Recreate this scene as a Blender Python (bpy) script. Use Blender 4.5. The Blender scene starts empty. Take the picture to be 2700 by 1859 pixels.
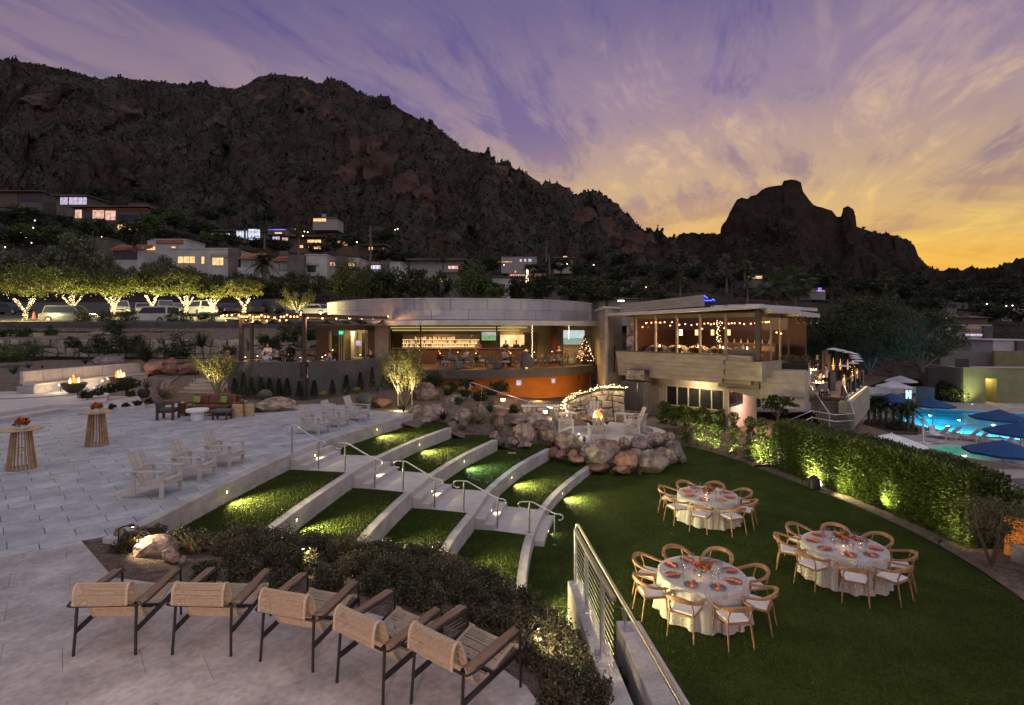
import bpy,math,random
import numpy as np
from mathutils import Vector,Matrix,noise as mn
R=math.radians
SC=bpy.context.scene
COL=SC.collection
# ---------------------------------------------------------------- camera
# the photographer stands on an upper balcony: lawn at z = 0, upper terrace at z = 2.1, eye at 5.85
F,CU,CV,CH=1420.0,1350.0,865.0,5.85
cd=bpy.data.cameras.new('camera');cam=bpy.data.objects.new('camera',cd);COL.objects.link(cam)
cam.location=(0,0,CH);cam.rotation_euler=(R(90),0,0)
cd.sensor_width=36;cd.lens=36*F/2700;cd.shift_y=-(929.5-CV)/2700
cd.clip_start=.1;cd.clip_end=6000
SC.camera=cam
# ---------------------------------------------------------------- sky (after-sunset clouds over a Nishita sky)
W=bpy.data.worlds.new('World');SC.world=W;W.use_nodes=True
nt=W.node_tree;nt.nodes.clear()
def N(t,kind,**kw):
    n=t.nodes.new(kind)
    for k,v in kw.items():
        if k.startswith('i_'):
            n.inputs[k[2:].replace('_',' ')].default_value=v
        else:setattr(n,k,v)
    return n
def math_(t,op,a,b=None,clamp=False):
    n=t.nodes.new('ShaderNodeMath');n.operation=op;n.use_clamp=clamp
    for i,x in enumerate((a,b)):
        if x is None:continue
        if isinstance(x,(int,float)):n.inputs[i].default_value=x
        else:t.links.new(x,n.inputs[i])
    return n.outputs[0]
def ramp(t,fac,stops,interp='EASE'):
    n=t.nodes.new('ShaderNodeValToRGB');n.color_ramp.interpolation=interp
    e=n.color_ramp.elements
    while len(e)<len(stops):e.new(1)
    for k,(p,c)in enumerate(stops):
        e[k].position=p;e[k].color=(*c,1)if len(c)==3 else c
    t.links.new(fac,n.inputs[0]);return n.outputs[0]
def mixc(t,fac,a,b,mode='MIX'):
    n=t.nodes.new('ShaderNodeMix');n.data_type='RGBA';n.blend_type=mode
    for i,x in((0,fac),(6,a),(7,b)):
        if isinstance(x,(int,float)):n.inputs[i].default_value=x
        elif isinstance(x,tuple):n.inputs[i].default_value=(*x,1)if len(x)==3 else x
        else:t.links.new(x,n.inputs[i])
    return n.outputs[2]
tc=N(nt,'ShaderNodeTexCoord');sep=N(nt,'ShaderNodeSeparateXYZ');nt.links.new(tc.outputs['Generated'],sep.inputs[0])
dx,dy,dz=sep.outputs
SUNAZ=R(19)
hz=math_(nt,'MAXIMUM',dz,0.0)
hl=math_(nt,'SQRT',math_(nt,'ADD',math_(nt,'MULTIPLY',dx,dx),math_(nt,'MULTIPLY',dy,dy)))
dot=math_(nt,'DIVIDE',math_(nt,'ADD',math_(nt,'MULTIPLY',dx,math.sin(SUNAZ)),math_(nt,'MULTIPLY',dy,math.cos(SUNAZ))),math_(nt,'ADD',hl,.001))
az=ramp(nt,math_(nt,'MULTIPLY_ADD',dot,.5),[(0,(0,0,0)),(1,(1,1,1))],'LINEAR')
azn=[n for n in nt.nodes if n.type=='MATH' and n.operation=='MULTIPLY_ADD'][-1];azn.inputs[2].default_value=.5
azf=ramp(nt,azn.outputs[0],[(.5,(0,0,0)),(.80,(.30,.30,.30)),(.93,(.82,.82,.82)),(1,(1,1,1))])
# cloud layer seen in perspective: streaks run toward the sunset
den=math_(nt,'ADD',hz,.16)
pxx=math_(nt,'DIVIDE',dx,den);pyy=math_(nt,'DIVIDE',dy,den)
ca,sa=math.cos(R(24)),math.sin(R(24))
al=math_(nt,'ADD',math_(nt,'MULTIPLY',pxx,sa),math_(nt,'MULTIPLY',pyy,ca))
ac=math_(nt,'SUBTRACT',math_(nt,'MULTIPLY',pxx,ca),math_(nt,'MULTIPLY',pyy,sa))
def cloud(sal,sac,scale,det,rough,dist,off):
    cx=N(nt,'ShaderNodeCombineXYZ');nt.links.new(math_(nt,'MULTIPLY',al,sal),cx.inputs[0]);nt.links.new(math_(nt,'MULTIPLY',ac,sac),cx.inputs[1]);cx.inputs[2].default_value=off
    n=N(nt,'ShaderNodeTexNoise',i_Scale=scale,i_Detail=det,i_Roughness=rough,i_Distortion=dist);nt.links.new(cx.outputs[0],n.inputs['Vector']);return n.outputs[0]
c1=cloud(.45,1.05,1.25,9,.62,.7,7.4)
c2=cloud(.55,1.5,3.0,9,.70,1.2,9.1)
cl=math_(nt,'ADD',math_(nt,'MULTIPLY',c1,.68),math_(nt,'MULTIPLY',c2,.32))
cb=N(nt,'ShaderNodeCombineXYZ');nt.links.new(math_(nt,'MULTIPLY',dot,5.0),cb.inputs[0]);nt.links.new(math_(nt,'MULTIPLY',dz,17.0),cb.inputs[1]);nt.links.new(math_(nt,'MULTIPLY',dx,2.2),cb.inputs[2])
nb_=N(nt,'ShaderNodeTexNoise',i_Scale=1.0,i_Detail=7,i_Roughness=.62,i_Distortion=.8);nt.links.new(cb.outputs[0],nb_.inputs['Vector'])
lowk=ramp(nt,hz,[(.06,(1,1,1)),(.30,(0,0,0))]);cl=math_(nt,'ADD',math_(nt,'MULTIPLY',cl,math_(nt,'SUBTRACT',1.0,math_(nt,'MULTIPLY',lowk,.75))),math_(nt,'MULTIPLY',nb_.outputs[0],math_(nt,'MULTIPLY',lowk,.75)))
cf=ramp(nt,cl,[(.40,(0,0,0)),(.49,(.42,.42,.42)),(.60,(1,1,1))])
bs=ramp(nt,hz,[(0,(.95,.40,.015)),(.10,(.86,.42,.05)),(.16,(.52,.31,.16)),(.25,(.33,.225,.24)),(.36,(.19,.14,.30)),(.50,(.115,.095,.27)),(1,(.10,.09,.23))])
cs=ramp(nt,hz,[(0,(1.0,.56,.02)),(.12,(1.0,.66,.10)),(.21,(.92,.62,.20)),(.30,(.72,.49,.30)),(.40,(.45,.315,.34)),(.53,(.23,.18,.28)),(1,(.17,.145,.23))])
ba=ramp(nt,hz,[(0,(.20,.12,.22)),(.2,(.105,.088,.24)),(.45,(.075,.072,.22)),(1,(.09,.085,.21))])
ck=ramp(nt,hz,[(0,(.30,.18,.24)),(.3,(.20,.14,.255)),(.5,(.145,.115,.23)),(1,(.15,.13,.22))])
skc=mixc(nt,azf,mixc(nt,cf,ba,ck),mixc(nt,cf,bs,cs))
nish=N(nt,'ShaderNodeTexSky',sky_type='NISHITA',sun_disc=False,sun_elevation=R(1.5),sun_rotation=SUNAZ)
skyn=mixc(nt,1.0,skc,mixc(nt,1.0,nish.outputs[0],(.012,.012,.012),'MULTIPLY'),'ADD')
bg=N(nt,'ShaderNodeBackground',i_Strength=1.0);nt.links.new(skyn,bg.inputs[0])
wo=N(nt,'ShaderNodeOutputWorld');nt.links.new(bg.outputs[0],wo.inputs[0])
# ---------------------------------------------------------------- afterglow: one very wide, weak sun
sd=bpy.data.lights.new('sun','SUN');sd.energy=1.15;sd.angle=R(110);sd.color=(1,.97,.88)
sun=bpy.data.objects.new('sun',sd);COL.objects.link(sun);sun.rotation_euler=(R(28),R(14),0)
SC.view_settings.view_transform='Standard';SC.view_settings.look='None';SC.view_settings.gamma=1;SC.view_settings.exposure=0
cy=SC.cycles
SC.render.engine='CYCLES'
cy.use_denoising=True;cy.max_bounces=6;cy.diffuse_bounces=2;cy.glossy_bounces=3;cy.transmission_bounces=4;cy.transparent_max_bounces=12
cy.sample_clamp_indirect=3;cy.sample_clamp_direct=0;cy.use_light_tree=True;cy.caustics_reflective=False;cy.caustics_refractive=False
# ---------------------------------------------------------------- helpers
def on(u,v,z):
    y=F*(CH-z)/(v-CV);return Vector(((u-CU)/F*y,y,z))
def at(u,v,y):return Vector(((u-CU)/F*y,y,CH-(v-CV)/F*y))
FR={'1':(0,480,.38843),'2':(800,700,.38843),'3':(1500,700,.38843),'4':(1900,650,.4073),'5':(0,1000,.38843),'6':(700,1000,.38843),
      '7':(1600,1200,.4128),'8':(100,1300,.38827),'9':(900,1300,.4314),'s':(0,0,.604),'t':(1300,0,.604),'p':(580,800,.2157),
      'b':(1000,800,.2588),'r':(1600,760,.2588),'f':(1300,1000,.2588),'o':(2000,880,.302),
      'h':(0,480,.2443),'i':(500,540,.2416),'j':(1000,600,.302),'k':(1700,600,.4314),'l':(0,820,.2416),'m':(2400,900,.4386)}
def px(k,x,y):
    a,b,s=FR[k];return a+s*x,b+s*y
def g(k,x,y,z=0.0):return on(*px(k,x,y),z)
def d(k,x,y,Y):return at(*px(k,x,y),Y)
class MB:
    def __init__(s):s.v=[];s.f=[]
    def add(s,vs,fs):
        o=len(s.v);s.v+=[tuple(p)for p in vs];s.f+=[tuple(i+o for i in f)for f in fs];return s
    BF=[(0,3,2,1),(4,5,6,7),(0,1,5,4),(1,2,6,5),(2,3,7,6),(3,0,4,7)]
    def box(s,c,sz,rz=0,M=None):
        x,y,z=(q/2 for q in sz);m=M or Matrix.Rotation(rz,3,'Z');c=Vector(c)
        return s.add([c+m@Vector(p)for p in((-x,-y,-z),(x,-y,-z),(x,y,-z),(-x,y,-z),(-x,-y,z),(x,-y,z),(x,y,z),(-x,y,z))],s.BF)
    def b2(s,x0,x1,y0,y1,z0,z1):return s.box(((x0+x1)/2,(y0+y1)/2,(z0+z1)/2),(x1-x0,y1-y0,z1-z0))
    def beam(s,a,b,w,h,up=(0,0,1)):
        a=Vector(a);b=Vector(b);dd=b-a;L=dd.length;t=dd/L;u=Vector(up)
        if abs(t.dot(u))>.98:u=Vector((0,1,0))
        sx=t.cross(u).normalized();uz=sx.cross(t).normalized()
        return s.box((a+b)/2,(w,L,h),M=Matrix((sx,t,uz)).transposed())
    def tube(s,pts,r,n=8,cap=True,closed=False):
        pts=[Vector(p)for p in pts];rs=r if isinstance(r,(list,tuple))else[r]*len(pts);o=len(s.v);m=len(pts);pv=None
        for i,p in enumerate(pts):
            t=(pts[(i+1)%m]-pts[i-1])if closed else(pts[min(i+1,m-1)]-pts[max(i-1,0)])
            t=t.normalized()if t.length>1e-9 else Vector((0,0,1))
            if pv is None:pv=t.orthogonal().normalized()
            pv=(pv-t*pv.dot(t));pv=pv.normalized()if pv.length>1e-6 else t.orthogonal().normalized();w=t.cross(pv)
            for k in range(n):
                a=2*math.pi*k/n;s.v.append(tuple(p+(pv*math.cos(a)+w*math.sin(a))*rs[i]))
        for i in range(m if closed else m-1):
            j=(i+1)%m
            for k in range(n):
                l=(k+1)%n;s.f.append((o+i*n+k,o+i*n+l,o+j*n+l,o+j*n+k))
        if cap and not closed:
            s.f.append(tuple(o+k for k in reversed(range(n))));s.f.append(tuple(o+(m-1)*n+k for k in range(n)))
        return s
    def lathe(s,prof,n=16,c=(0,0,0),cap=True,a0=0,wob=None):
        o=len(s.v);cx,cy_,cz=c
        for j,(r,z)in enumerate(prof):
            for k in range(n):
                a=a0+2*math.pi*k/n;rr=r*(wob(a,j)if wob else 1);s.v.append((cx+rr*math.cos(a),cy_+rr*math.sin(a),cz+z))
        for j in range(len(prof)-1):
            for k in range(n):
                l=(k+1)%n;s.f.append((o+j*n+k,o+j*n+l,o+(j+1)*n+l,o+(j+1)*n+k))
        if cap:
            s.f.append(tuple(o+k for k in reversed(range(n))));s.f.append(tuple(o+(len(prof)-1)*n+k for k in range(n)))
        return s
    def prism(s,poly,z0,z1):
        n=len(poly);zt=z1 if isinstance(z1,(list,tuple))else[z1]*n;zb=z0 if isinstance(z0,(list,tuple))else[z0]*n
        vs=[(p[0],p[1],zb[i])for i,p in enumerate(poly)]+[(p[0],p[1],zt[i])for i,p in enumerate(poly)]
        return s.add(vs,[tuple(reversed(range(n))),tuple(range(n,2*n))]+[(i,(i+1)%n,n+(i+1)%n,n+i)for i in range(n)])
    def ribbon(s,A,B,z0,z1):
        """wall between two plan polylines A (front) and B (back); z0/z1 scalars or per-point lists"""
        n=len(A);zt=z1 if isinstance(z1,(list,tuple))else[z1]*n;zb=z0 if isinstance(z0,(list,tuple))else[z0]*n
        vs=[]
        for i in range(n):vs+=[(A[i][0],A[i][1],zb[i]),(B[i][0],B[i][1],zb[i]),(B[i][0],B[i][1],zt[i]),(A[i][0],A[i][1],zt[i])]
        fs=[(0,1,2,3),(4*n-1,4*n-2,4*n-3,4*n-4)]
        for i in range(n-1):
            a,b=4*i,4*i+4
            fs+=[(a+k,b+k,b+(k+1)%4,a+(k+1)%4)for k in range(4)]
        return s.add(vs,fs)
    def quad(s,a,b,c,e):return s.add([a,b,c,e],[(0,1,2,3)])
    def disc(s,c,nrm,r,n=10,t=0):
        nrm=Vector(nrm).normalized();p=nrm.orthogonal().normalized();w=nrm.cross(p);c=Vector(c)
        return s.add([c+(p*math.cos(2*math.pi*k/n)+w*math.sin(2*math.pi*k/n))*r for k in range(n)],[tuple(range(n))])
    def ball(s,c,r,n=8,m=5,sq=1):
        return s.lathe([(max(r*math.sin(math.pi*j/m),1e-4),-r*sq*math.cos(math.pi*j/m))for j in range(m+1)],n,c,cap=False)
    def build(s,name,mat,parent=None,smooth=False,bevel=0,ang=40):
        me=bpy.data.meshes.new(name);me.from_pydata(s.v,[],s.f);return fin(me,name,mat,parent,smooth,bevel,ang)
def fin(me,name,mat,parent=None,smooth=False,bevel=0,ang=40):
    me.materials.append(MT(mat)if isinstance(mat,str)else mat)
    if smooth:
        me.polygons.foreach_set('use_smooth',[True]*len(me.polygons))
        if smooth!='all':
            try:me.set_sharp_from_angle(angle=R(ang))
            except Exception:pass
    me.update()
    o=bpy.data.objects.new(name,me);COL.objects.link(o);o.parent=parent
    if bevel:
        b=o.modifiers.new('bevel','BEVEL');b.width=bevel;b.segments=2;b.limit_method='ANGLE'
    return o
def npm(name,V,Fc,mat,parent=None,smooth=False):
    """mesh from numpy arrays, Fc (m,k)"""
    V=np.asarray(V,np.float32);Fc=np.asarray(Fc,np.int32);me=bpy.data.meshes.new(name)
    me.vertices.add(len(V));me.vertices.foreach_set('co',V.ravel())
    m,k=Fc.shape;me.loops.add(m*k);me.loops.foreach_set('vertex_index',Fc.ravel())
    me.polygons.add(m);me.polygons.foreach_set('loop_start',np.arange(0,m*k,k,dtype=np.int32))
    me.update(calc_edges=True)
    return fin(me,name,mat,parent,'all' if smooth else False)
def tag(o,label,cat,group=None,kind=None):
    o['label']=label;o['category']=cat
    if group:o['group']=group
    o['kind']=kind or 'thing'
    return o
def thing(name,label,cat,loc=(0,0,0),rz=0,group=None,sc=1):
    o=bpy.data.objects.new(name,None);COL.objects.link(o);o.location=loc;o.rotation_euler=(0,0,rz);o.empty_display_size=.1
    if sc!=1:o.scale=(sc,)*3 if isinstance(sc,(int,float))else sc
    return tag(o,label,cat,group)
KIDS={}
def dup(root,label,loc=None,rz=None,group=None,sc=None):
    """copy a thing with its parts and sub-parts"""
    if not KIDS or root.name not in KIDS:KIDS[root.name]=tree_of(root)
    def cp(nd,par):
        o,ch=nd;c=o.copy();COL.objects.link(c);c.parent=par
        for k in ch:cp(k,c)
        return c
    r=cp(KIDS[root.name],None);r['label']=label
    if loc is not None:r.location=loc
    if rz is not None:r.rotation_euler=(0,0,rz)
    if sc is not None:r.scale=(sc,)*3 if isinstance(sc,(int,float))else sc
    if group:r['group']=group
    return r
def tree_of(o):return(o,[tree_of(c)for c in o.children])
def adopt(o,par):
    o.parent=par;o.matrix_parent_inverse=(Matrix.Translation(par.location)@par.rotation_euler.to_matrix().to_4x4()).inverted()
def struct(o,kind='structure'):o['kind']=kind;return o
def lamp(kind,loc,energy,col,parent=None,size=.05,aim=None,cone=70,blend=.8,name='lamp_light'):
    l=bpy.data.lights.new(name,kind);l.energy=energy;l.color=col
    if kind in('POINT','SPOT'):l.shadow_soft_size=size
    if kind=='AREA':l.size=size
    o=bpy.data.objects.new(name,l);COL.objects.link(o);o.location=loc;o.parent=parent
    if aim is not None:o.rotation_euler=Vector(aim).to_track_quat('-Z','Y').to_euler()
    if kind=='SPOT':l.spot_size=R(cone);l.spot_blend=blend
    return o
def spline(P,n):
    """Catmull-Rom through plan/3D points"""
    P=[Vector(p)for p in P];P=[P[0]*2-P[1]]+P+[P[-1]*2-P[-2]];out=[]
    m=len(P)-3
    for i in range(n):
        t=i/(n-1)*m;k=min(int(t),m-1);t-=k;a,b,c,e=P[k:k+4]
        out.append(.5*((2*b)+(c-a)*t+(2*a-5*b+4*c-e)*t*t+(3*b-a-3*c+e)*t**3))
    return out
def offset(P,w):
    """shift a plan polyline to its left by w"""
    out=[]
    for i,p in enumerate(P):
        t=(P[min(i+1,len(P)-1)]-P[max(i-1,0)]);L=math.hypot(t.x,t.y);out.append(Vector((p[0]-t.y/L*w,p[1]+t.x/L*w,p[2]if len(p)>2 else 0)))
    return out
# ---------------------------------------------------------------- materials
MATS={}
def MT(n):return MATS[n]
def mat(name,col,rough=.7,metal=0,col2=None,vs=5,lo=.4,hi=.62,bump=0,bs=60,rand=0,spec=.35,det=5,emit=None,es=0,sheen=0,alpha=1,trans=0,sss=0,st=None,grain=0):
    m=bpy.data.materials.new(name);m.use_nodes=True;t=m.node_tree;b=t.nodes['Principled BSDF'];MATS[name]=m
    c2=col2 or tuple(min(1,c*1.28)for c in col)
    tcn=N(t,'ShaderNodeTexCoord');vec=tcn.outputs['Object']
    if st:
        mp=N(t,'ShaderNodeMapping');mp.inputs['Scale'].default_value=st;t.links.new(vec,mp.inputs[0]);vec=mp.outputs[0]
    no=N(t,'ShaderNodeTexNoise',i_Scale=vs,i_Detail=det,i_Roughness=.62);t.links.new(vec,no.inputs['Vector'])
    c=mixc(t,ramp(t,no.outputs[0],[(lo,(0,0,0)),(hi,(1,1,1))],'LINEAR'),col,c2)
    if grain:
        gn=N(t,'ShaderNodeTexNoise',i_Scale=bs,i_Detail=3);t.links.new(vec,gn.inputs['Vector'])
        c=mixc(t,grain,c,ramp(t,gn.outputs[0],[(.35,(.35,.35,.35)),(.65,(1.4,1.4,1.4))],'LINEAR'),'MULTIPLY')
    if rand:
        oi=N(t,'ShaderNodeObjectInfo');k=math_(t,'MULTIPLY_ADD',oi.outputs['Random'],rand);k.node.inputs[2].default_value=1-rand/2
        cc=N(t,'ShaderNodeCombineColor');[t.links.new(k,cc.inputs[i])for i in range(3)];c=mixc(t,1.0,c,cc.outputs[0],'MULTIPLY')
    t.links.new(c,b.inputs['Base Color']);b.inputs['Roughness'].default_value=rough;b.inputs['Metallic'].default_value=metal;b.inputs['Specular IOR Level'].default_value=spec
    if bump:
        bn=N(t,'ShaderNodeTexNoise',i_Scale=bs,i_Detail=4);t.links.new(vec,bn.inputs['Vector'])
        bp=N(t,'ShaderNodeBump',i_Strength=bump,i_Distance=.03);t.links.new(bn.outputs[0],bp.inputs['Height']);t.links.new(bp.outputs[0],b.inputs['Normal'])
    if emit:b.inputs['Emission Color'].default_value=(*emit,1);b.inputs['Emission Strength'].default_value=es
    if sheen:b.inputs['Sheen Weight'].default_value=sheen
    return m
def emat(name,col,strength,sample=False,var=0,vs=3,col2=(0,0,0)):
    m=bpy.data.materials.new(name);m.use_nodes=True;t=m.node_tree;t.nodes.clear();MATS[name]=m
    e=N(t,'ShaderNodeEmission',i_Strength=strength);e.inputs[0].default_value=(*col,1);o=N(t,'ShaderNodeOutputMaterial');t.links.new(e.outputs[0],o.inputs[0])
    if var:
        tcn=N(t,'ShaderNodeTexCoord');no=N(t,'ShaderNodeTexNoise',i_Scale=vs,i_Detail=4);t.links.new(tcn.outputs['Object'],no.inputs['Vector'])
        t.links.new(mixc(t,ramp(t,no.outputs[0],[(.5-var/2,(0,0,0)),(.5+var/2,(1,1,1))],'LINEAR'),col2,col),e.inputs[0])
    m.cycles.emission_sampling='AUTO' if sample else 'NONE'
    return m
def glass(name,tint=(1,1,1),refl=.08,rough=.02):
    m=bpy.data.materials.new(name);m.use_nodes=True;t=m.node_tree;t.nodes.clear();MATS[name]=m
    tr=N(t,'ShaderNodeBsdfTransparent');tr.inputs[0].default_value=(*tint,1);gl=N(t,'ShaderNodeBsdfGlossy',i_Roughness=rough)
    lw=N(t,'ShaderNodeLayerWeight',i_Blend=.5);mx=N(t,'ShaderNodeMixShader');k=math_(t,'MULTIPLY_ADD',math_(t,'POWER',lw.outputs['Facing'],4.0),.8);k.node.inputs[2].default_value=refl
    t.links.new(k,mx.inputs[0]);t.links.new(tr.outputs[0],mx.inputs[1]);t.links.new(gl.outputs[0],mx.inputs[2]);o=N(t,'ShaderNodeOutputMaterial');t.links.new(mx.outputs[0],o.inputs[0]);return m
def leafmat(name,c1,c2,sp=.3,tr=.25,rough=.5):
    m=bpy.data.materials.new(name);m.use_nodes=True;t=m.node_tree;b=t.nodes['Principled BSDF'];MATS[name]=m
    tcn=N(t,'ShaderNodeTexCoord');no=N(t,'ShaderNodeTexNoise',i_Scale=2.3,i_Detail=6,i_Roughness=.8);t.links.new(tcn.outputs['Object'],no.inputs['Vector'])
    ge=N(t,'ShaderNodeNewGeometry');k=math_(t,'ADD',math_(t,'MULTIPLY',no.outputs[0],.6),math_(t,'MULTIPLY',ge.outputs['Random Per Island'],.45))
    c=ramp(t,k,[(.28,c1),(.75,c2)],'LINEAR');t.links.new(c,b.inputs['Base Color']);b.inputs['Roughness'].default_value=rough;b.inputs['Specular IOR Level'].default_value=sp
    td=N(t,'ShaderNodeBsdfTranslucent');t.links.new(c,td.inputs[0]);mx=N(t,'ShaderNodeMixShader',i_Fac=tr);t.links.new(b.outputs[0],mx.inputs[1]);t.links.new(td.outputs[0],mx.inputs[2])
    t.links.new(mx.outputs[0],t.nodes['Material Output'].inputs[0]);return m
mat('concrete',(.36,.34,.325),.85,vs=1.8,bump=.3,bs=30,det=10,col2=(.52,.49,.47),grain=.25,st=(1,1,1.6))
mat('stair',(.44,.415,.40),.8,vs=3,bump=.15,bs=50,col2=(.52,.49,.47))
mat('paver',(.335,.352,.372),.6,vs=2.2,bump=.2,bs=26,col2=(.465,.478,.49),rand=.26,grain=.2,det=9)
mat('bigpaver',(.33,.315,.305),.55,vs=1.6,bump=.2,bs=14,col2=(.49,.465,.45),rand=.18,det=10,grain=.25)
mat('joint',(.13,.12,.115),.9)
mat('turf',(.034,.055,.010),.95,vs=.9,bump=1.0,bs=95,col2=(.066,.092,.018),det=12,spec=.1,grain=.75)
mat('gravel',(.14,.105,.08),.95,vs=4,bump=1.0,bs=40,col2=(.235,.182,.14),grain=.7,spec=.15)
mat('bedgravel',(.115,.082,.06),.95,vs=7,bump=1.0,bs=45,col2=(.20,.15,.115),grain=.8,spec=.1)
mat('darkgravel',(.17,.165,.16),.95,vs=30,bump=1,bs=60,col2=(.2,.19,.18),grain=.6)
mat('rock',(.17,.118,.09),.9,vs=2.6,bump=1,bs=7,col2=(.37,.285,.23),rand=.5,grain=.6,det=12,spec=.2)
mat('redrock',(.19,.095,.066),.9,vs=1.4,bump=.9,bs=8,col2=(.31,.18,.135),rand=.4,grain=.4,det=9,spec=.2)
mat('greyrock',(.15,.125,.115),.9,vs=1.8,bump=.9,bs=9,col2=(.32,.26,.225),rand=.4,grain=.45,det=9,spec=.2)
mat('stone',(.27,.22,.175),.9,vs=3,bump=.6,bs=22,col2=(.44,.37,.30),rand=.7,grain=.3)
mat('mortar',(.075,.062,.053),.95,vs=8)
mat('steel',(.55,.54,.53),.28,metal=1,vs=20)
mat('darksteel',(.05,.05,.055),.4,metal=.6)
mat('black',(.012,.012,.013),.5)
mat('blackmetal',(.016,.015,.014),.38,spec=.5)
mat('adiron',(.40,.38,.35),.7,vs=4,col2=(.49,.465,.43),st=(1,1,6),rand=.08)
mat('teak',(.235,.125,.06),.5,vs=5,col2=(.35,.195,.10),st=(1,6,1),rand=.2)
mat('teakarm',(.16,.10,.06),.5,vs=4,col2=(.26,.17,.105),st=(6,1,1))
mat('slat',(.36,.235,.115),.55,vs=4,col2=(.48,.33,.18),rand=.25)
mat('rope',(.42,.34,.24),.85,vs=30,col2=(.52,.425,.31))
mat('cushion',(.62,.59,.57),.9,vs=8,col2=(.7,.67,.65),bump=.1,bs=90)
mat('benchpad',(.42,.385,.36),.9,vs=3,col2=(.5,.465,.44),bump=.1,bs=90)
mat('leather',(.115,.042,.022),.42,vs=4,col2=(.165,.062,.032))
mat('greenpillow',(.20,.28,.05),.9,vs=6)
mat('darkwood',(.055,.026,.015),.5,vs=5,col2=(.09,.045,.025),st=(1,1,5))
mat('stump',(.36,.24,.12),.75,vs=3,col2=(.48,.34,.2),st=(1,1,6))
mat('white',(.72,.71,.70),.5,vs=5,col2=(.78,.77,.76))
mat('offwhite',(.55,.53,.51),.6,vs=3,col2=(.63,.61,.59))
mat('bluegrey',(.075,.092,.09),.8,vs=5)
mat('stucco',(.30,.275,.245),.9,vs=2,bump=.2,bs=50,col2=(.37,.34,.305))
mat('darkstucco',(.085,.078,.076),.9,vs=1.5,bump=.2,bs=40,col2=(.115,.105,.10))
mat('brownstucco',(.12,.085,.06),.9,vs=2,bump=.2,bs=40)
mat('orange',(.48,.155,.025),.85,vs=1.2,bump=.1,bs=30,col2=(.58,.20,.035))
mat('olive',(.19,.175,.085),.9,vs=1.5,bump=.1,bs=30,col2=(.24,.22,.11))
mat('zinc',(.42,.41,.41),.42,metal=.55,vs=.7,col2=(.53,.52,.52),rand=.12)
mat('siding',(.34,.285,.20),.75,vs=1.2,col2=(.43,.365,.265),rand=.12,st=(1,1,3))
mat('masonry',(.33,.28,.22),.85,vs=1.4,col2=(.42,.365,.295),rand=.14,bump=.15,bs=30)
mat('roofwhite',(.50,.48,.46),.6,vs=1,col2=(.6,.58,.56))
mat('bronze',(.075,.058,.042),.4,metal=.3,vs=5)
mat('beige',(.40,.36,.30),.7,vs=3)
mat('soil',(.075,.055,.042),.95,vs=5,bump=.6,bs=40)
mat('asphalt',(.05,.048,.046),.9,vs=12,bump=.2,bs=80)
mat('bark',(.11,.085,.065),.9,vs=9,bump=.6,bs=30,st=(1,1,.3))
mat('palmbark',(.14,.105,.075),.95,vs=14,bump=.8,bs=22,st=(1,1,2))
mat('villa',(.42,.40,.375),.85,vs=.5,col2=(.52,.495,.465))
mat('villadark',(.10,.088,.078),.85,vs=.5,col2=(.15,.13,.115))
mat('tile',(.30,.115,.065),.8,vs=4,col2=(.42,.18,.10),rand=.2)
mat('awning',(.045,.042,.045),.9,vs=2,col2=(.075,.07,.07))
mat('umbblue',(.010,.055,.165),.8,vs=2,col2=(.014,.075,.21))
mat('umbwhite',(.66,.65,.66),.8,vs=2)
mat('plate',(.085,.08,.082),.3,spec=.6)
mat('napkin',(.46,.095,.05),.85,vs=20,col2=(.58,.14,.08))
mat('flower',(.75,.13,.01),.7,vs=25,col2=(.85,.30,.02))
mat('redflower',(.62,.05,.015),.7,vs=25,col2=(.78,.16,.03))
mat('carwhite',(.36,.36,.37),.25,vs=1,spec=.6);mat('cardark',(.03,.032,.038),.2,spec=.6);mat('carsilver',(.16,.165,.17),.25,metal=.5)
mat('tyre',(.02,.02,.02),.85);mat('carglass',(.015,.018,.022),.08,spec=.8)
mat('skin',(.42,.235,.165),.6);mat('hairgrey',(.5,.48,.46),.8);mat('hairdark',(.025,.016,.012),.6);mat('hairblond',(.38,.22,.09),.6)
mat('shirtblue',(.30,.38,.50),.85,vs=30);mat('shirtwhite',(.66,.65,.64),.85);mat('clothblack',(.02,.02,.022),.85);mat('navy',(.02,.026,.045),.85);mat('clothred',(.25,.03,.03),.85);mat('clothtan',(.32,.22,.14),.85)
mat('chairgrey',(.20,.19,.18),.85);mat('ottoman',(.13,.16,.165),.9);mat('tan',(.40,.30,.20),.8)
mat('copper',(.32,.13,.07),.4,metal=.7)
leafmat('hedge',(.022,.038,.007),(.10,.14,.022),.5);leafmat('olivel',(.06,.07,.042),(.17,.18,.11));leafmat('citrus',(.025,.042,.006),(.12,.13,.018),.5)
leafmat('darkleaf',(.014,.025,.008),(.05,.068,.022));leafmat('mesq',(.026,.035,.013),(.085,.095,.036));leafmat('shrub',(.034,.033,.018),(.13,.115,.062),.3,.15)
leafmat('palm',(.022,.036,.010),(.085,.105,.032),.4);leafmat('straw',(.16,.12,.05),(.34,.27,.13),.3);leafmat('agave',(.035,.050,.034),(.10,.125,.085),.4,.1);leafmat('acacia',(.075,.080,.018),(.20,.19,.05));leafmat('green',(.030,.055,.012),(.11,.15,.035));leafmat('drypalm',(.05,.03,.015),(.13,.085,.04))
leafmat('xmas',(.06,.012,.008),(.16,.03,.015));leafmat('orangeleaf',(.30,.09,.01),(.55,.22,.02))
emat('bulb',(1,.72,.38),12);emat('bulbwarm',(1,.36,.10),8);emat('steplight',(1,.74,.45),9);emat('steplightcool',(.85,.92,1),9);emat('globe',(1,.84,.58),8,True)
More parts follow.
